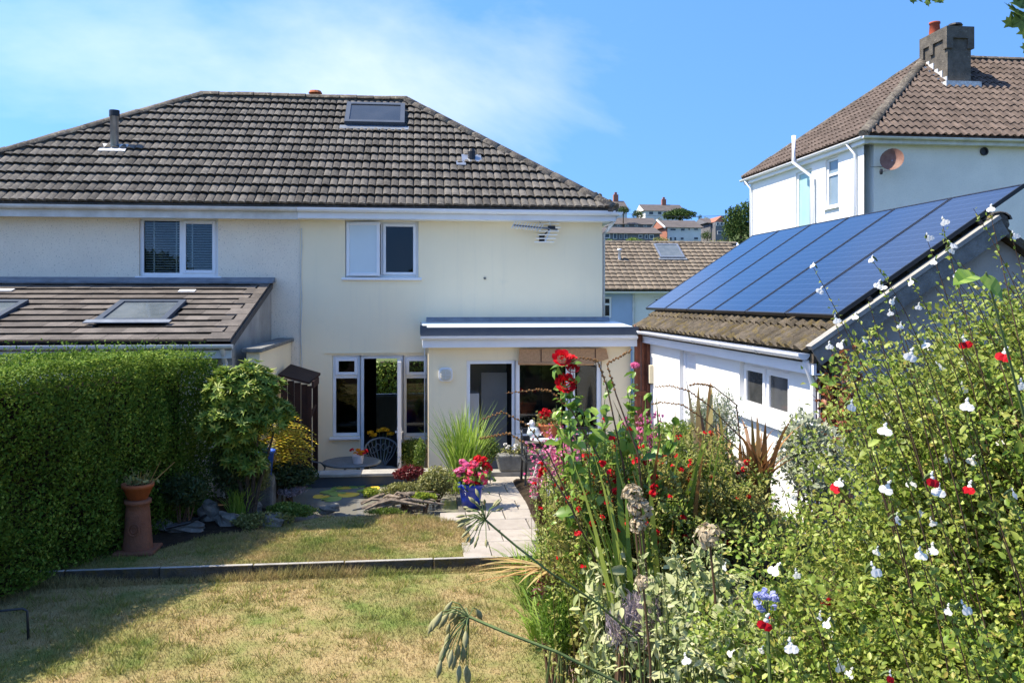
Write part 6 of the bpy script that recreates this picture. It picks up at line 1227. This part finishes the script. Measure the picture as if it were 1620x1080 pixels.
b = MB(); b.lathe([(.001, .15), (.03, .16), (.045, .2), (.035, .25), (.001, .265)], (gt.x - .24, 12.68, gt.z), 12); b.tube([(gt.x - .27, 12.67, gt.z + .21), (gt.x - .33, 12.66, gt.z + .2)], [.02, .008], 6); b.build('head', 'upvc', dk, True)
# ================================================================== planting on the right bank
def stems_and_leaves(t, base, tips, per, ls, mat, stem_mat, t0=.25, twig=.05, wr=.6, bow=.12, stem_r=.003, shape='o', up=.5, stem_name='stems'):
    """stems from `base` to each of `tips`, leaves in numbers along them; returns the curve function"""
    n = len(tips); ctl = base * .45 + tips * .55 + rng.normal(size=(n, 3)) * bow; ctl[:, 2] += .12
    def at(i, s): s = s[:, None]; return base[i] * (1 - s) ** 2 + ctl[i] * 2 * s * (1 - s) + tips[i] * s ** 2
    K = 6; s_ = np.linspace(0, 1, K + 1); V_ = []; 
    P_ = np.stack([at(np.arange(n), np.full(n, q)) for q in s_], 1); off = np.array([[1, 0, 0], [-.5, .87, 0], [-.5, -.87, 0]])
    rr_ = stem_r * (1.25 - .8 * s_); V_ = (P_[:, :, None, :] + off[None, None] * rr_[None, :, None, None]).reshape(-1, 3)
    i0 = (np.arange(n)[:, None, None] * (K + 1) + np.arange(K)[None, :, None]) * 3; kk = np.arange(3)[None, None]; k2 = (kk + 1) % 3
    F_ = np.stack([i0 + kk, i0 + k2, i0 + 3 + k2, i0 + 3 + kk], -1).reshape(-1, 4); npmesh(stem_name, V_, F_, stem_mat, t)
    m_ = n * per; idx = rng.integers(0, n, m_); s = t0 + (1 - t0) * rng.uniform(0, 1, m_) ** .8
    d_ = rdir(m_); C = at(idx, s) + d_ * rng.uniform(.2, 1, (m_, 1)) * twig * (1.25 - s)[:, None] * 1.4; ln = ls * rng.uniform(.45, 1.35, m_) * (1.2 - .45 * s) * np.where(rng.uniform(size=m_) < .06, 1.6, 1)
    V_, F_ = (ovals if shape == 'o' else leaves)(C, d_ + rng.normal(size=(m_, 3)) * .4 + np.array([0, 0, up]), rng.normal(size=(m_, 3)) * .6 + np.array([-.3, -.2, 1.]), ln, ln * wr); npmesh('foliage', V_, F_, mat, t)
    return at
def in_ell(E, n, lo=.35):
    w = np.array([r[0] * r[1] * r[2] for _, r in E]); w = w / w.sum(); out_ = []
    for (c, r), k in zip(E, w): m_ = int(round(n * k)); d_ = rdir(m_, .25); out_.append(np.array(c) + d_ * np.array(r) * rng.uniform(lo, 1.04, (m_, 1)))
    return np.concatenate(out_)
def ground_under(tips, lean, sc=.5, x0=None):
    b_ = tips.copy(); h = np.maximum(.3, tips[:, 2] - 1.3); b_[:, 0] += lean[0] * h; b_[:, 1] += lean[1] * h; b_ += rng.normal(size=b_.shape) * .06
    if x0 is not None: b_[:, 0] = np.maximum(b_[:, 0], x0)
    b_[:, 2] = [bank_z(min(3.9, max(.3, x)), y) - .02 for x, y in b_[:, :2]]; return b_
# --- flowers as small meshes
def salvia_flower(name, lip):
    b = MB(); 
    def lobe(c, r, tilt, mi, n=7):
        pts = [Vector((c[0] + r * math.cos(a), c[1] - .25 * r * abs(math.sin(a)), c[2] + r * .9 * math.sin(a))) for a in np.linspace(0, 2 * math.pi, n, endpoint=False)]
        for k in range(n): b.face([Vector(c) + Vector((0, -.003, 0)), pts[k], pts[(k + 1) % n]], mi)
    lobe((-.0062, -.009, -.009), .0105, 0, lip); lobe((.0062, -.008, -.0095), .0105, 0, lip); lobe((0, -.006, .001), .006, 0, 0); lobe((-.001, -.004, .010), .0042, 0, 0); lobe((.001, -.003, .015), .003, 0, 0)
    b.tube([(0, -.002, .012), (0, .012, .006), (0, .024, -.004)], [.004, .0045, .003], 5, 2); return b.mesh(name, ['white_petal', 'red_petal', 'green_stem'])
fl_white, fl_lip = salvia_flower('flower', 0), salvia_flower('flower', 1)
def place_flowers(parent, mesh, name, pts, s=(.7, 1.05)):
    for p in pts:
        T = Matrix.Translation(p) @ Matrix.Rotation(random.uniform(-1.5, .4), 4, 'Z') @ Matrix.Rotation(random.uniform(-.5, .5), 4, 'Y') @ Matrix.Rotation(random.uniform(-.6, .1), 4, 'X') @ Matrix.Scale(random.uniform(*s), 4); add(name, mesh, parent, T)
# --- white hot-lipped salvia, the largest shrub, close to the camera on the right
sv_ = thing('white_salvia', 'big loose salvia bush with white and red-lipped flowers in the right foreground', 'shrub', (1.9, 2.5, bank_z(1.9, 2.5)))
E_ = [((2.15, 2.75, 2.68), (.80, .72, .84)), ((1.66, 2.62, 2.55), (.52, .58, .72)), ((1.22, 2.70, 2.22), (.38, .48, .46)), ((1.55, 2.05, 2.15), (.5, .4, .5)), ((1.05, 2.3, 2.0), (.3, .3, .35)), ((2.0, 2.2, 2.6), (.6, .4, .6)), ((2.05, 2.6, 3.0), (.62, .5, .42)), ((2.3, 2.5, 3.05), (.5, .5, .45)), ((1.75, 2.5, 2.9), (.45, .45, .40)), ((1.72, 2.7, 3.05), (.36, .4, .30)), ((2.1, 2.7, 3.2), (.42, .4, .34)), ((2.0, 2.4, 3.05), (.5, .35, .36))]
tips = in_ell(E_, 2500); base = ground_under(tips, (.62, .10)); at = stems_and_leaves(sv_, base, tips, 62, .0265, 'salvia_leaf', 'brown_stem', .18, .075, .62)
m_ = 190000; i_ = rng.integers(0, len(tips), m_); q_ = .12 + .86 * rng.uniform(0, 1, m_) ** .85; d_ = rdir(m_); V_, F_ = leaves(at(i_, q_) + d_ * rng.uniform(.1, 1, (m_, 1)) * .10, d_ + rng.normal(size=(m_, 3)) * .5 + np.array([0, 0, .4]), rng.normal(size=(m_, 3)) * .7 + np.array([-.4, -.2, 1.]), .022 * rng.uniform(.5, 1.3, m_), .015 * rng.uniform(.6, 1.2, m_)); npmesh('small_leaves', V_, F_, 'salvia_leaf', sv_)
# wands standing clear of the bush
wp = [PD(x, y, 2.45) for x, y in ((1490, 350), (1378, 410), (1465, 375), (1285, 420), (1395, 455), (1440, 445), (1352, 500), (1320, 505), (1500, 395), (1412, 475), (1462, 545), (1310, 545), (1565, 330), (1600, 372), (1375, 480), (1540, 330), (1330, 640), (1385, 600))]
wt = np.array([p[:] for p in wp]); wb_ = wt + np.array([.22, .02, -.62]) + rng.normal(size=wt.shape) * .04; stems_and_leaves(sv_, wb_, wt, 26, .016, 'salvia_leaf', 'brown_stem', .35, .03, .6, .03, .002, stem_name='wands')
i_ = rng.choice(len(tips), 175, replace=False); fp_ = tips[i_] + rng.normal(size=(175, 3)) * .02 + np.array([-.01, -.04, .01]); place_flowers(sv_, fl_white, 'flower', [Vector(p) for p in fp_])
place_flowers(sv_, fl_white, 'flower', [p + Vector((0, -.01, 0)) for p in wp[:14]] + [Vector(p) + Vector((.02, -.01, -.07)) for p in wt[:10]], (.55, .85))
i_ = rng.choice(len(tips), 26, replace=False); place_flowers(sv_, fl_lip, 'flower', [Vector(p) + Vector((0, -.05, .01)) for p in tips[i_]], (1.1, 1.5))
near = [PD(x, y, 2.1) for x, y in ((1455, 875), (1523, 960), (1503, 962), (1312, 985), (1400, 680), (1484, 775), (1600, 780), (1405, 770), (1250, 1020), (1530, 640), (1440, 560), (1345, 640), (1380, 900), (1230, 900))]; near2 = [PD(x, y, 2.1) for x, y in ((1472, 757), (1536, 770), (1405, 1068), (1590, 560), (1212, 980))]
nt_ = np.array([p[:] for p in near + near2]); stems_and_leaves(sv_, nt_ + np.array([.2, .06, -.5]), nt_ + np.array([0, .015, -.005]), 40, .02, 'salvia_leaf', 'brown_stem', .3, .04, .6, .03, .002, stem_name='near_wands')
place_flowers(sv_, fl_white, 'flower', near, (.8, 1.2)); place_flowers(sv_, fl_lip, 'flower', near2, (.9, 1.2))
# --- red salvia
rs_ = thing('red_salvia', 'fine-leaved salvia bush dotted with small red flowers in the middle of the bank', 'shrub', (1.25, 4.9, bank_z(1.25, 4.9)))
c1, c2, c3 = PD(965, 790, 4.7), PD(1085, 780, 4.9), PD(915, 800, 4.9)
tips = in_ell([(c1, (.42, .4, .42)), (c2, (.42, .42, .42)), (c3, (.30, .3, .34)), (PD(1000, 850, 4.6), (.45, .35, .3))], 800, .25); base = ground_under(tips, (.22, .12), x0=.95); stems_and_leaves(rs_, base, tips, 95, .030, 'red_salvia_leaf', 'brown_stem', .42, .07, .5, shape='d')
rf_ = petals_mesh('flower', 'red_petal', 9, .018, .026, .8); i_ = rng.choice(len(tips), 170, replace=False); scatter(rs_, rf_, 'flower', [Vector(p) + Vector((-.02, -.08, .02)) for p in tips[i_]], (.7, 1.25))
# filler bushes behind, up to the outbuilding wall
for k, (x, y, d, r, n, m_, lab) in enumerate(((1150, 835, 6.4, (.5, .5, .36), 7000, 'mid_leaf', 'leafy green bush on the bank in front of the outbuilding wall'), (1235, 880, 5.6, (.42, .5, .36), 5200, 'olive_leaf', 'olive green bush beneath the outbuilding window'), (1010, 720, 8.2, (.5, .5, .32), 5200, 'mid_leaf', 'green bush between the roses and the brown fence'), (930, 760, 9.2, (.5, .5, .28), 4200, 'olive_leaf', 'low bush beside the bench under the pink flowers'), (1090, 700, 9.6, (.6, .6, .35), 4500, 'mid_leaf', 'dense bush at the foot of the white outbuilding'), (1290, 730, 6.4, (.3, .4, .5), 4200, 'silver_leaf', 'pale silvery bush at the near corner of the outbuilding'))):
    c = PD(x, y, d); bush('bank_bush', lab, 'shrub', c, r, n, .05, m_, (c.x, c.y, min(bank_z(min(3.9, c.x), c.y), c.z - r[2])), .5, 60 + k, 8, 10)
c = PD(1132, 668, 7.4); bush('fluffy_shrub', 'airy pale flowering shrub against the white outbuilding wall', 'shrub', c, (.30, .28, .36), 4200, .022, 'silver_leaf', (c.x, c.y, bank_z(c.x, c.y)), .6, 71, 8, 14, 'green_stem', lo=.2, up=1)
# --- rose
ro = thing('rose_bush', 'tall rose bush with three dark red blooms in front of the kitchen', 'rose', (.98, 4.5, bank_z(.98, 4.5)))
rp = [PD(x, y, 4.5) for x, y in ((889, 566), (895, 606), (906, 583), (1004, 578))]; lp = [PD(x, y, 4.5 + random.uniform(-.15, .3)) for x, y in ((930, 650), (960, 640), (1000, 620), (1030, 625), (900, 660), (985, 680), (1045, 660), (940, 700), (890, 690), (1010, 700), (960, 600), (1065, 670), (920, 630), (880, 640))]
tp_ = np.array([p[:] for p in rp + lp]); bs_ = np.tile(np.array([1.05, 4.55, bank_z(1.05, 4.55)]), (len(tp_), 1)) + rng.normal(size=tp_.shape) * .05
n0 = len(tp_); stems_and_leaves(ro, bs_, tp_, 34, .075, 'rose_leaf', 'green_stem', .55, .13, .62, .08, .005, up=-.1)
def rose_mesh():
    b = MB()
    for ring, (r, z, n, h, tilt) in enumerate(((.008, .012, 4, .026, .1), (.017, .008, 5, .030, .35), (.026, .002, 6, .032, .7), (.034, -.006, 7, .034, 1.1))):
        for k in range(n):
            a = 2 * math.pi * (k + ring * .4) / n; ca, sa = math.cos(a), math.sin(a); wd = 2.6 * r / n * 1.5 + .006
            def p(u, v): rr_ = r + v * math.sin(tilt) + .004 * (1 - u * u); return Vector((ca * rr_ - sa * u * wd, sa * rr_ + ca * u * wd, z + v * math.cos(tilt) - .006 * u * u))
            for v0, v1 in ((0, h * .55), (h * .55, h)):
                for u0, u1 in ((-1, 0), (0, 1)):
                    s0 = .7 if v0 == 0 else 1; s1 = 1 if v1 < h else .75; b.face([p(u0 * s0, v0), p(u1 * s0, v0), p(u1 * s1, v1), p(u0 * s1, v1)])
    return b.mesh('rose_bloom', 'red_petal', smooth=True)
rm_ = rose_mesh()
for p, s_, rx in ((rp[0], .80, .9), (rp[0] + Vector((.055, .03, -.005)), .5, .4), (rp[1], .88, 1.0), (rp[2], .55, .6)): add('rose_bloom', rm_, ro, Matrix.Translation(p) @ Matrix.Rotation(rx, 4, 'X') @ Matrix.Scale(s_, 4))
scatter(ro, pk, 'faded_bloom', [rp[3]], (.4, .45))
# --- crocosmia: sword leaves and arching seed heads
cc_ = PD(955, 850, 4.35); cb = Vector((1.3, 4.5, bank_z(1.3, 4.5))); cro = thing('crocosmia', 'crocosmia clump of sword leaves with arching brown seed stalks leaning over the path', 'plant', cb)
b = MB(); blades(b, cb, 40, 1.3, .66, .05, .35, 7, (R(120), R(240)), .15, (-.12, .05)); blades(b, cb + Vector((.1, .2, 0)), 34, 1.62, .38, .05, .25, 7, None, .15); blades(b, Vector((1.12, 4.05, bank_z(1.12, 4.05))), 30, 1.75, .42, .055, .3, 7, (R(60), R(200)), .12, (-.05, 0)); b.build('leaves', 'blade_dark', cro)
b = MB(); blades(b, cb + Vector((.05, .1, 0)), 26, 1.7, .5, .045, .35, 7, None, .15, (-.05, 0)); b.build('dry_leaves', 'rust_blade', cro)
b = MB()
for (p0, p1, w_) in (((950, 760), (898, 655), 26), ((905, 800), (820, 700), 20)): pass
stalks = [[(905, 800), (868, 718), (835, 672), (795, 651), (762, 664)], [(905, 805), (850, 715), (806, 685), (778, 690), (757, 694)], [(960, 745), (905, 650), (870, 618), (850, 616), (800, 622)], [(985, 730), (960, 610), (945, 570), (920, 566), (880, 578)], [(1010, 720), (975, 625), (960, 575), (985, 562), (1000, 553)], [(1180, 700), (1120, 640), (1090, 618), (1060, 610), (1035, 612)], [(1180, 720), (1110, 660), (1080, 640), (1045, 636), (1030, 640)], [(1165, 640), (1130, 612), (1115, 608), (1100, 607), (1090, 610)]]
bead = MB(); bead.lathe([(.0008, 0), (.007, .004), (.0085, .010), (.005, .016), (.0008, .018)], (0, 0, 0), 6); bead_me = bead.mesh('seed', 'seed_brown')
for st_ in stalks:
    d0 = 4.4 + random.uniform(-.15, .15) if st_[0][0] < 1100 else 5.5; P_ = [PD(x, y, d0) for x, y in st_]; P_ = [cb.lerp(P_[0], .3) if st_[0][0] < 1100 else Vector((P_[0].x + .1, P_[0].y, bank_z(P_[0].x + .1, P_[0].y)))] + P_; m2 = MB(); m2.tube(P_, [.006, .005, .004, .003, .0025, .0015], 5); m2.build('stalk', 'brown_stem', cro)
    m2 = MB(); 
    for k in range(26):
        u = 2.2 + 2.8 * k / 26; i0 = int(u); p = P_[i0].lerp(P_[min(i0 + 1, 5)], u - i0) + Vector((random.uniform(-.004, .004), 0, .006 * (k % 2) - .003)); rr_ = .0062 * (1.15 - .4 * k / 26); m2.lathe([(.0008, -rr_), (rr_ * .85, -rr_ * .5), (rr_, 0), (rr_ * .7, rr_ * .7), (.0008, rr_)], p, 5)
    m2.build('seed_heads', 'seed_brown', cro)
# --- pink gaura by the bench
for k, (x, y, d, r, n, lab) in enumerate(((888, 708, 9.4, (.40, .3, .30), 900, 'cloud of small pink gaura flowers in front of the bench'), (1018, 668, 7.4, (.20, .2, .13), 330, 'small pink gaura spray before the brown fence'), (850, 755, 9.6, (.14, .15, .16), 160, 'low sprig of pink flowers hanging by the bench leg'))):
    c = PD(x, y, d); t = thing('pink_gaura', lab, 'flowers', (c.x, c.y, G if d > 9 else bank_z(c.x, c.y)), 'pink flower sprays'); tips = in_ell([(c, r)], 90, .2); base = np.tile(np.array([c.x + .1, c.y + .05, t.location.z - .02]), (len(tips), 1)) + rng.normal(size=tips.shape) * .04; at = stems_and_leaves(t, base, tips, 10, .03, 'mid_leaf', 'maroon_leaf', .2, .04, .3, .06, .002, 'd')
    i_ = rng.integers(0, len(tips), n); C = at(i_, rng.uniform(.6, 1, n)) + rng.normal(size=(n, 3)) * .018; V_, F_ = ovals(C, rdir(n), rng.normal(size=(n, 3)) + np.array([-.4, -.6, .4]), .036, .028); npmesh('blossom', V_, F_, 'pink_petal', t)
# --- rust and green straps near the outbuilding
for k, (x, y, d, n, h, sp, w_, m_, lab) in enumerate(((1195, 800, 5.2, 46, .60, .36, .034, 'rust_blade', 'clump of rust brown strap leaves in front of the white wall'), (1130, 790, 5.9, 7, .85, .22, .045, 'rust_blade', 'few tall dark bronze upright leaves beside the fluffy shrub'), (1108, 760, 6.3, 5, 1.05, .10, .05, 'straw_blade', 'tall yellowing leaf blades left of the fluffy shrub'), (1165, 790, 5.6, 14, .55, .30, .035, 'straw_blade', 'straw coloured dead leaves among the rust straps'))):
    c = PD(x, y, d); b = MB(); blades(b, (c.x, c.y, c.z), n, h, sp, w_, .5, 6, None, .08); z0 = bank_z(c.x, c.y)
    o = b.build('strap_plant', m_, None, False, lab, 'plant'); b = MB(); b.tube([(c.x, c.y, z0 - .02), (c.x, c.y, c.z + .03)], [.07, .06], 8); b.build('crown', 'straw_blade', o)
# --- silver sage in the foreground border
for k, (x, y, d, r, n, ls, lab) in enumerate(((962, 915, 4.2, (.20, .2, .20), 480, .075, 'drooping silvery sage bush at the lawn edge'), (1090, 930, 3.5, (.30, .3, .20), 1500, .055, 'broad bush of pale grey-green sage leaves left of the white salvia'), (965, 1045, 4.0, (.17, .2, .20), 420, .06, 'lower silvery sage shoots above the pink rock'), (1150, 1030, 2.9, (.26, .25, .22), 1300, .045, 'grey-green leafy shoots at the bottom below the white salvia'))):
    c = PD(x, y, d); t = thing('silver_sage_bush', lab, 'shrub', (c.x, c.y, bank_z(c.x, c.y)), 'silvery sage bushes'); tips = in_ell([(c, r)], int(n / 11), .2); base = ground_under(tips, (.12, .1), x0=.6); stems_and_leaves(t, base, tips, 16, ls, 'sage_leaf', 'green_stem', .45, .06, .42, .05, .004, up=-.2)
c = PD(884, 985, 4.7); bush('feathery_shrub', 'bright green feathery shrub at the lawn edge', 'shrub', c, (.15, .17, .22), 7000, .038, 'feather_leaf', (c.x, c.y, GF), .16, 81, 8, 8, 'green_stem', up=1.6, lo=.2)
c = PD(862, 930, 5.9); bush('wine_red_plant', 'sparse wine red stems and leaves beside the feathery shrub', 'plant', c, (.14, .14, .18), 220, .04, 'maroon_leaf', (c.x + .05, c.y, GF), .5, 82, 5, 8, lo=.2)
c = PD(1010, 985, 3.6); bush('lavender', 'faded grey lavender mound below the sage', 'plant', c, (.15, .2, .16), 1800, .05, 'mauve_petal', (c.x, c.y, bank_z(c.x, c.y)), .12, 83, 7, 12, up=1.5, lo=.2)
c = PZ(868, 905, .62); b = MB(); blades(b, (c.x + .08, c.y + .1, GF), 130, .62, .45, .02, .55, 6, (R(60), R(300)), .1); b.build('edge_straps', 'blade_green', None, False, 'lime green strap leaves spilling from the border onto the lawn', 'plant')
for k, (yy, h_, lab) in enumerate(((8.55, .42, 'lime strap-leaved clump where the path meets the lawn'), (7.75, .5, 'lime strap-leaved clump halfway along the border edge'), (7.0, .45, 'lime strap-leaved clump nearest the feathery shrub'))):
    b = MB(); blades(b, (1.12 - .02 * k, yy, GF), 80, h_, .42, .018, .6, 6, (R(70), R(290)), .14); b.build('edge_straps', ['blade_green', 'blade_dark', 'blade_green'][k], None, False, lab, 'plant')
dd = PD(872, 905, 5.0)
b = MB(); blades(b, dd, 30, .12, .58, .026, 1.6, 7, (R(150), R(240)), .05); o = b.build('dead_straps', 'straw_blade', None, False, 'fan of dead straw coloured leaves drooping over the lawn', 'plant'); b = MB(); b.tube([(dd.x + .08, dd.y + .05, GF - .02), (dd.x + .02, dd.y, dd.z + .02)], [.022, .016], 7); b.build('crown', 'brown_stem', o)
# --- agapanthus seed heads
pod = MB(); pod.lathe([(.0008, 0), (.0045, .006), (.008, .018), (.0075, .030), (.003, .040), (.0006, .046)], (0, 0, 0), 6); pod_me = pod.mesh('seed_pod', 'pod', smooth=True)
def agapanthus(label, head, path, n, r, mesh, rp_, droop):
    P_ = [PD(*q) for q in path]; g_ = Vector((P_[-1].x + .08, P_[-1].y + .05, 0)); g_.z = bank_z(max(.3, g_.x), g_.y) - .02; t = thing('agapanthus_seed_head', label, 'seed head', g_); b = MB(); b.tube(P_ + [g_], [.0042] * (len(P_)) + [.006], 6); b.build('stem', 'green_stem', t); h_ = P_[0]; ax = (P_[0] - P_[1]).normalized()
    for k in range(n):
        d_ = Vector(rdir(1)[0]) + ax * .8; d_.normalize(); e = h_ + d_ * r * random.uniform(.55, 1.0); e.z -= droop * r * random.uniform(.2, 1); b = MB(); b.tube([h_, h_.lerp(e, .55) + Vector((0, 0, .012)), e], .0016, 4); st = b.build('pedicel', 'green_stem', t)
        dn = (e - h_).normalized() * .5 + Vector((0, 0, -droop)); add(mesh.name, mesh, t, Matrix.Translation(e) @ dn.to_track_quat('Z', 'Y').to_matrix().to_4x4() @ Matrix.Scale(random.uniform(.8, 1.2) * rp_, 4))
agapanthus('drooping seed head with green pods hanging over the lawn in the foreground', None, [(742, 975, 2.25), (800, 1000, 2.22), (880, 1030, 2.2), (970, 1075, 2.2), (1060, 1130, 2.2)], 24, .10, pod_me, 1.0, .9)
agapanthus('spidery green seed head in front of the paved path', None, [(768, 822, 3.0), (815, 862, 3.0), (870, 905, 3.0), (940, 950, 3.05), (1010, 1010, 3.1)], 34, .085, pod_me, .7, .15)
bfl = petals_mesh('floret', 'blue_petal', 7, .016, .03, .8); c = PD(1212, 950, 2.55); t = thing('blue_agapanthus', 'single pale blue flower head among the foreground leaves', 'flower', (c.x, c.y, bank_z(c.x, c.y))); b = MB(); b.tube([(c.x + .05, c.y, bank_z(c.x, c.y)), (c.x + .02, c.y, c.z - .4), c], .006, 6); b.build('stem', 'green_stem', t); scatter(t, bfl, 'floret', [c + Vector(rdir(1, .6)[0]) * .03 for k in range(14)], (.5, .7))
# --- dried hydrangea-like heads
dm = petals_mesh('dry_head', 'dry_head', 90, .05, .022, .95)
for k, (x, y, d, s_, lab) in enumerate(((1000, 783, 3.7, 1.0, 'uppermost of the three round dried beige flower heads'), (1013, 806, 3.7, 1.15, 'largest dried beige flower head in the middle of three'), (1010, 832, 3.7, .85, 'lowest of the three round dried beige flower heads'), (1017, 922, 3.3, .7, 'small dried beige flower head above the lavender'), (1122, 850, 3.3, 1.2, 'tan spiky dried flower head left of the white salvia'), (1165, 742, 5.0, 1.3, 'pale round flower head in front of the white wall'))):
    c = PD(x, y, d); t = thing('dried_flower', lab, 'flower head', (c.x + .05, c.y + .03, bank_z(c.x, c.y)), 'dried flower heads'); b = MB(); b.tube([(c.x + .05, c.y + .03, bank_z(c.x, c.y)), (c.x + .03, c.y, c.z - .3), c], .005, 5); b.build('stem', 'brown_stem', t); scatter(t, dm, 'dry_head', [c], (s_, s_))
# --- rocks at the bed edge
p = PZ(925, 1062, GF); rock('rock', 'pinkish stone at the foot of the border in the foreground', (p.x + .05, p.y, GF + .10), (.16, .13, .17), 'pink_rock', 55, group='rocks edging the border')
p = PZ(905, 1085, GF); rock('rock', 'second pinkish stone nearest the camera', (p.x + .12, p.y - .1, GF + .06), (.15, .13, .13), 'pink_rock', 56, group='rocks edging the border')
p = PZ(862, 800, G); rock('rock', 'whitish boulder beside the path under the flowers', (p.x + .05, p.y + .3, G + .14), (.17, .15, .17), 'white_rock', 57, group='rocks edging the border')
# --- creeper on the outbuilding corner
t = thing('creeper', 'red and green creeper hanging at the near corner of the outbuilding', 'climber', (3.9, 7.5, .7)); E2 = [(PX(1312, 610, 3.9), (.14, .25, .30)), (PX(1335, 560, 3.95), (.12, .3, .12))]; tips = in_ell(E2, 60, .2); base = np.tile(np.array([3.9, 7.42, .7]), (len(tips), 1)) + rng.normal(size=tips.shape) * .03; stems_and_leaves(t, base, tips, 10, .075, 'rust_leaf', 'brown_stem', .6, .06, .8, .05, .004, up=-.3)
C = tips[:26] + rng.normal(size=(26, 3)) * .05; V_, F_ = ovals(C, rdir(26, -.3), rng.normal(size=(26, 3)) + np.array([-.5, -.8, .3]), .09, .08); npmesh('green_leaves', V_, F_, 'rose_leaf', t)
# --- young shoot with two broad leaves just before the lens
c = PD(1545, 440, 1.7); t = thing('bramble_shoot', 'young shoot with two broad bright green leaves above the salvia', 'shoot', (c.x + .3, c.y + .2, 1.7)); b = MB(); b.tube([(c.x + .32, c.y + .2, 1.7), (c.x + .2, c.y + .05, 2.9), (c.x + .02, c.y, c.z + .012)], [.006, .004, .002], 5); b.build('stem', 'green_stem', t)
def broad_leaf(l, w, n=9):
    b = MB(); L1 = []; R1 = []; M1 = []
    for k in range(n + 1):
        t_ = k / n; hw = w * .5 * math.sin(math.pi * min(1, t_ ** .8)) ** .8; dz = -.25 * l * t_ ** 2; M1.append((0, l * t_, dz)); L1.append((-hw, l * t_, dz + hw * .35)); R1.append((hw, l * t_, dz + hw * .35 + .002 * math.sin(k * 2)))
    for k in range(n): b.face([M1[k], M1[k + 1], L1[k + 1], L1[k]]); b.face([M1[k], R1[k], R1[k + 1], M1[k + 1]])
    return b.mesh('leaf', 'rose_leaf', smooth=True)
bl_me = broad_leaf(.062, .044)
for p_, d_ in (((.004, 0, 0), (.7, -.3, -.5)), ((-.004, 0, .006), (-.75, -.35, -.1))): add('leaf', bl_me, t, Matrix.Translation(c + Vector(p_)) @ plane_M((0, 0, 0), Vector(d_).cross(Vector((-.2, -.6, .75))), d_))
# --- branch of a maple reaching into the top right corner
t = thing('maple_tree', 'maple tree with a leafy branch reaching into the top right corner', 'tree', (4.3, 3.2, 1.0)); b = MB(); tj = Vector((4.3, 3.2, .9)); br1 = PD(1650, -60, 3.0); b.tube([tj, tj + Vector((0, 0, 1.6)), tj + Vector((-.1, 0, 3.4))], [.14, .11, .06], 10); b.build('trunk', 'bark', t)
b = MB(); b.tube([tj + Vector((0, 0, 2.6)), Vector((3.4, 3.1, 4.4)), br1, PD(1560, -45, 2.9), PD(1460, -14, 2.8)], [.05, .035, .018, .01, .004], 7); b.tube([br1, PD(1612, 0, 2.9)], [.01, .004], 5); b.build('branch', 'bark', t)
def maple(n=1):
    b = MB(); pr = [(0, -.5), (.18, -.42), (.5, -.45), (.36, -.2), (.62, .08), (.34, .08), (.3, .3), (.14, .2), (0, .62), (-.14, .2), (-.3, .3), (-.34, .08), (-.62, .08), (-.36, -.2), (-.5, -.45), (-.18, -.42)]
    for k in range(len(pr)): a, c_ = pr[k], pr[(k + 1) % len(pr)]; b.face([(0, -.1, .03), (a[0], a[1], -.05 * abs(a[0])), (c_[0], c_[1], -.05 * abs(c_[0]))])
    return b.mesh('leaf', 'maple_leaf')
mm_ = maple()
for (x, y, d, s_) in ((1605, 15, 2.9, .075), (1614, 30, 2.9, .07), (1600, 32, 2.92, .05), (1618, 5, 2.9, .08), (1622, 44, 2.95, .06), (1445, -2, 2.8, .028), (1455, 0, 2.8, .024), (1468, 2, 2.8, .03), (1480, -2, 2.8, .026), (1488, 0, 2.8, .024), (1452, -8, 2.8, .03), (1474, -8, 2.8, .03), (1625, 72, 3.0, .05), (1575, -6, 2.9, .02), (1640, -20, 3.0, .09), (1660, 20, 3.0, .09), (1540, -30, 2.9, .06), (1590, -30, 2.9, .07)):
    add('leaf', mm_, t, Matrix.Translation(PD(x, y, d)) @ Matrix.Rotation(random.uniform(-.5, .5), 4, 'Z') @ Matrix.Rotation(R(-100) + random.uniform(-.5, .5), 4, 'X') @ Matrix.Rotation(random.uniform(2.2, 4), 4, 'Z') @ Matrix.Scale(s_, 4))
for k in range(70):
    u = random.random(); q_ = Vector((3.4, 3.1, 4.4)).lerp(br1, u) if k % 2 else br1.lerp(PD(1560, -45, 2.9), u); q_ = q_ + Vector((random.uniform(-.06, .1), random.uniform(-.12, .12), random.uniform(-.02, .16)))
    add('leaf', mm_, t, Matrix.Translation(q_) @ Matrix.Rotation(random.uniform(0, 6.28), 4, 'Z') @ Matrix.Rotation(R(-60) + random.uniform(-.6, .6), 4, 'X') @ Matrix.Scale(random.uniform(.05, .09), 4))
V_, F_ = crown(lobes((4.5, 3.2, 4.9), (.9, .9, .8), 8, 91), 2600, .09); npmesh('crown', V_, F_, 'maple_leaf', t)
# --- belt of trees far behind the camera, mirrored in the window panes
parts = []
for k, (x, y, h_, w_) in enumerate(((-22, -40, 8, 11), (-10, -44, 9, 11), (2, -41, 7.5, 11), (14, -45, 9, 12), (27, -40, 8, 11))): parts.append(crown(lobes((x, y, h_ * .5), (w_ / 2, w_ / 2, h_ * .5), 9, 95 + k), 2200, .6))
V_, F_ = cat(parts); tag(npmesh('tree_belt', V_, F_, 'far_leaf'), 'dark belt of trees far behind the viewer, mirrored in the panes', 'trees', kind='stuff')
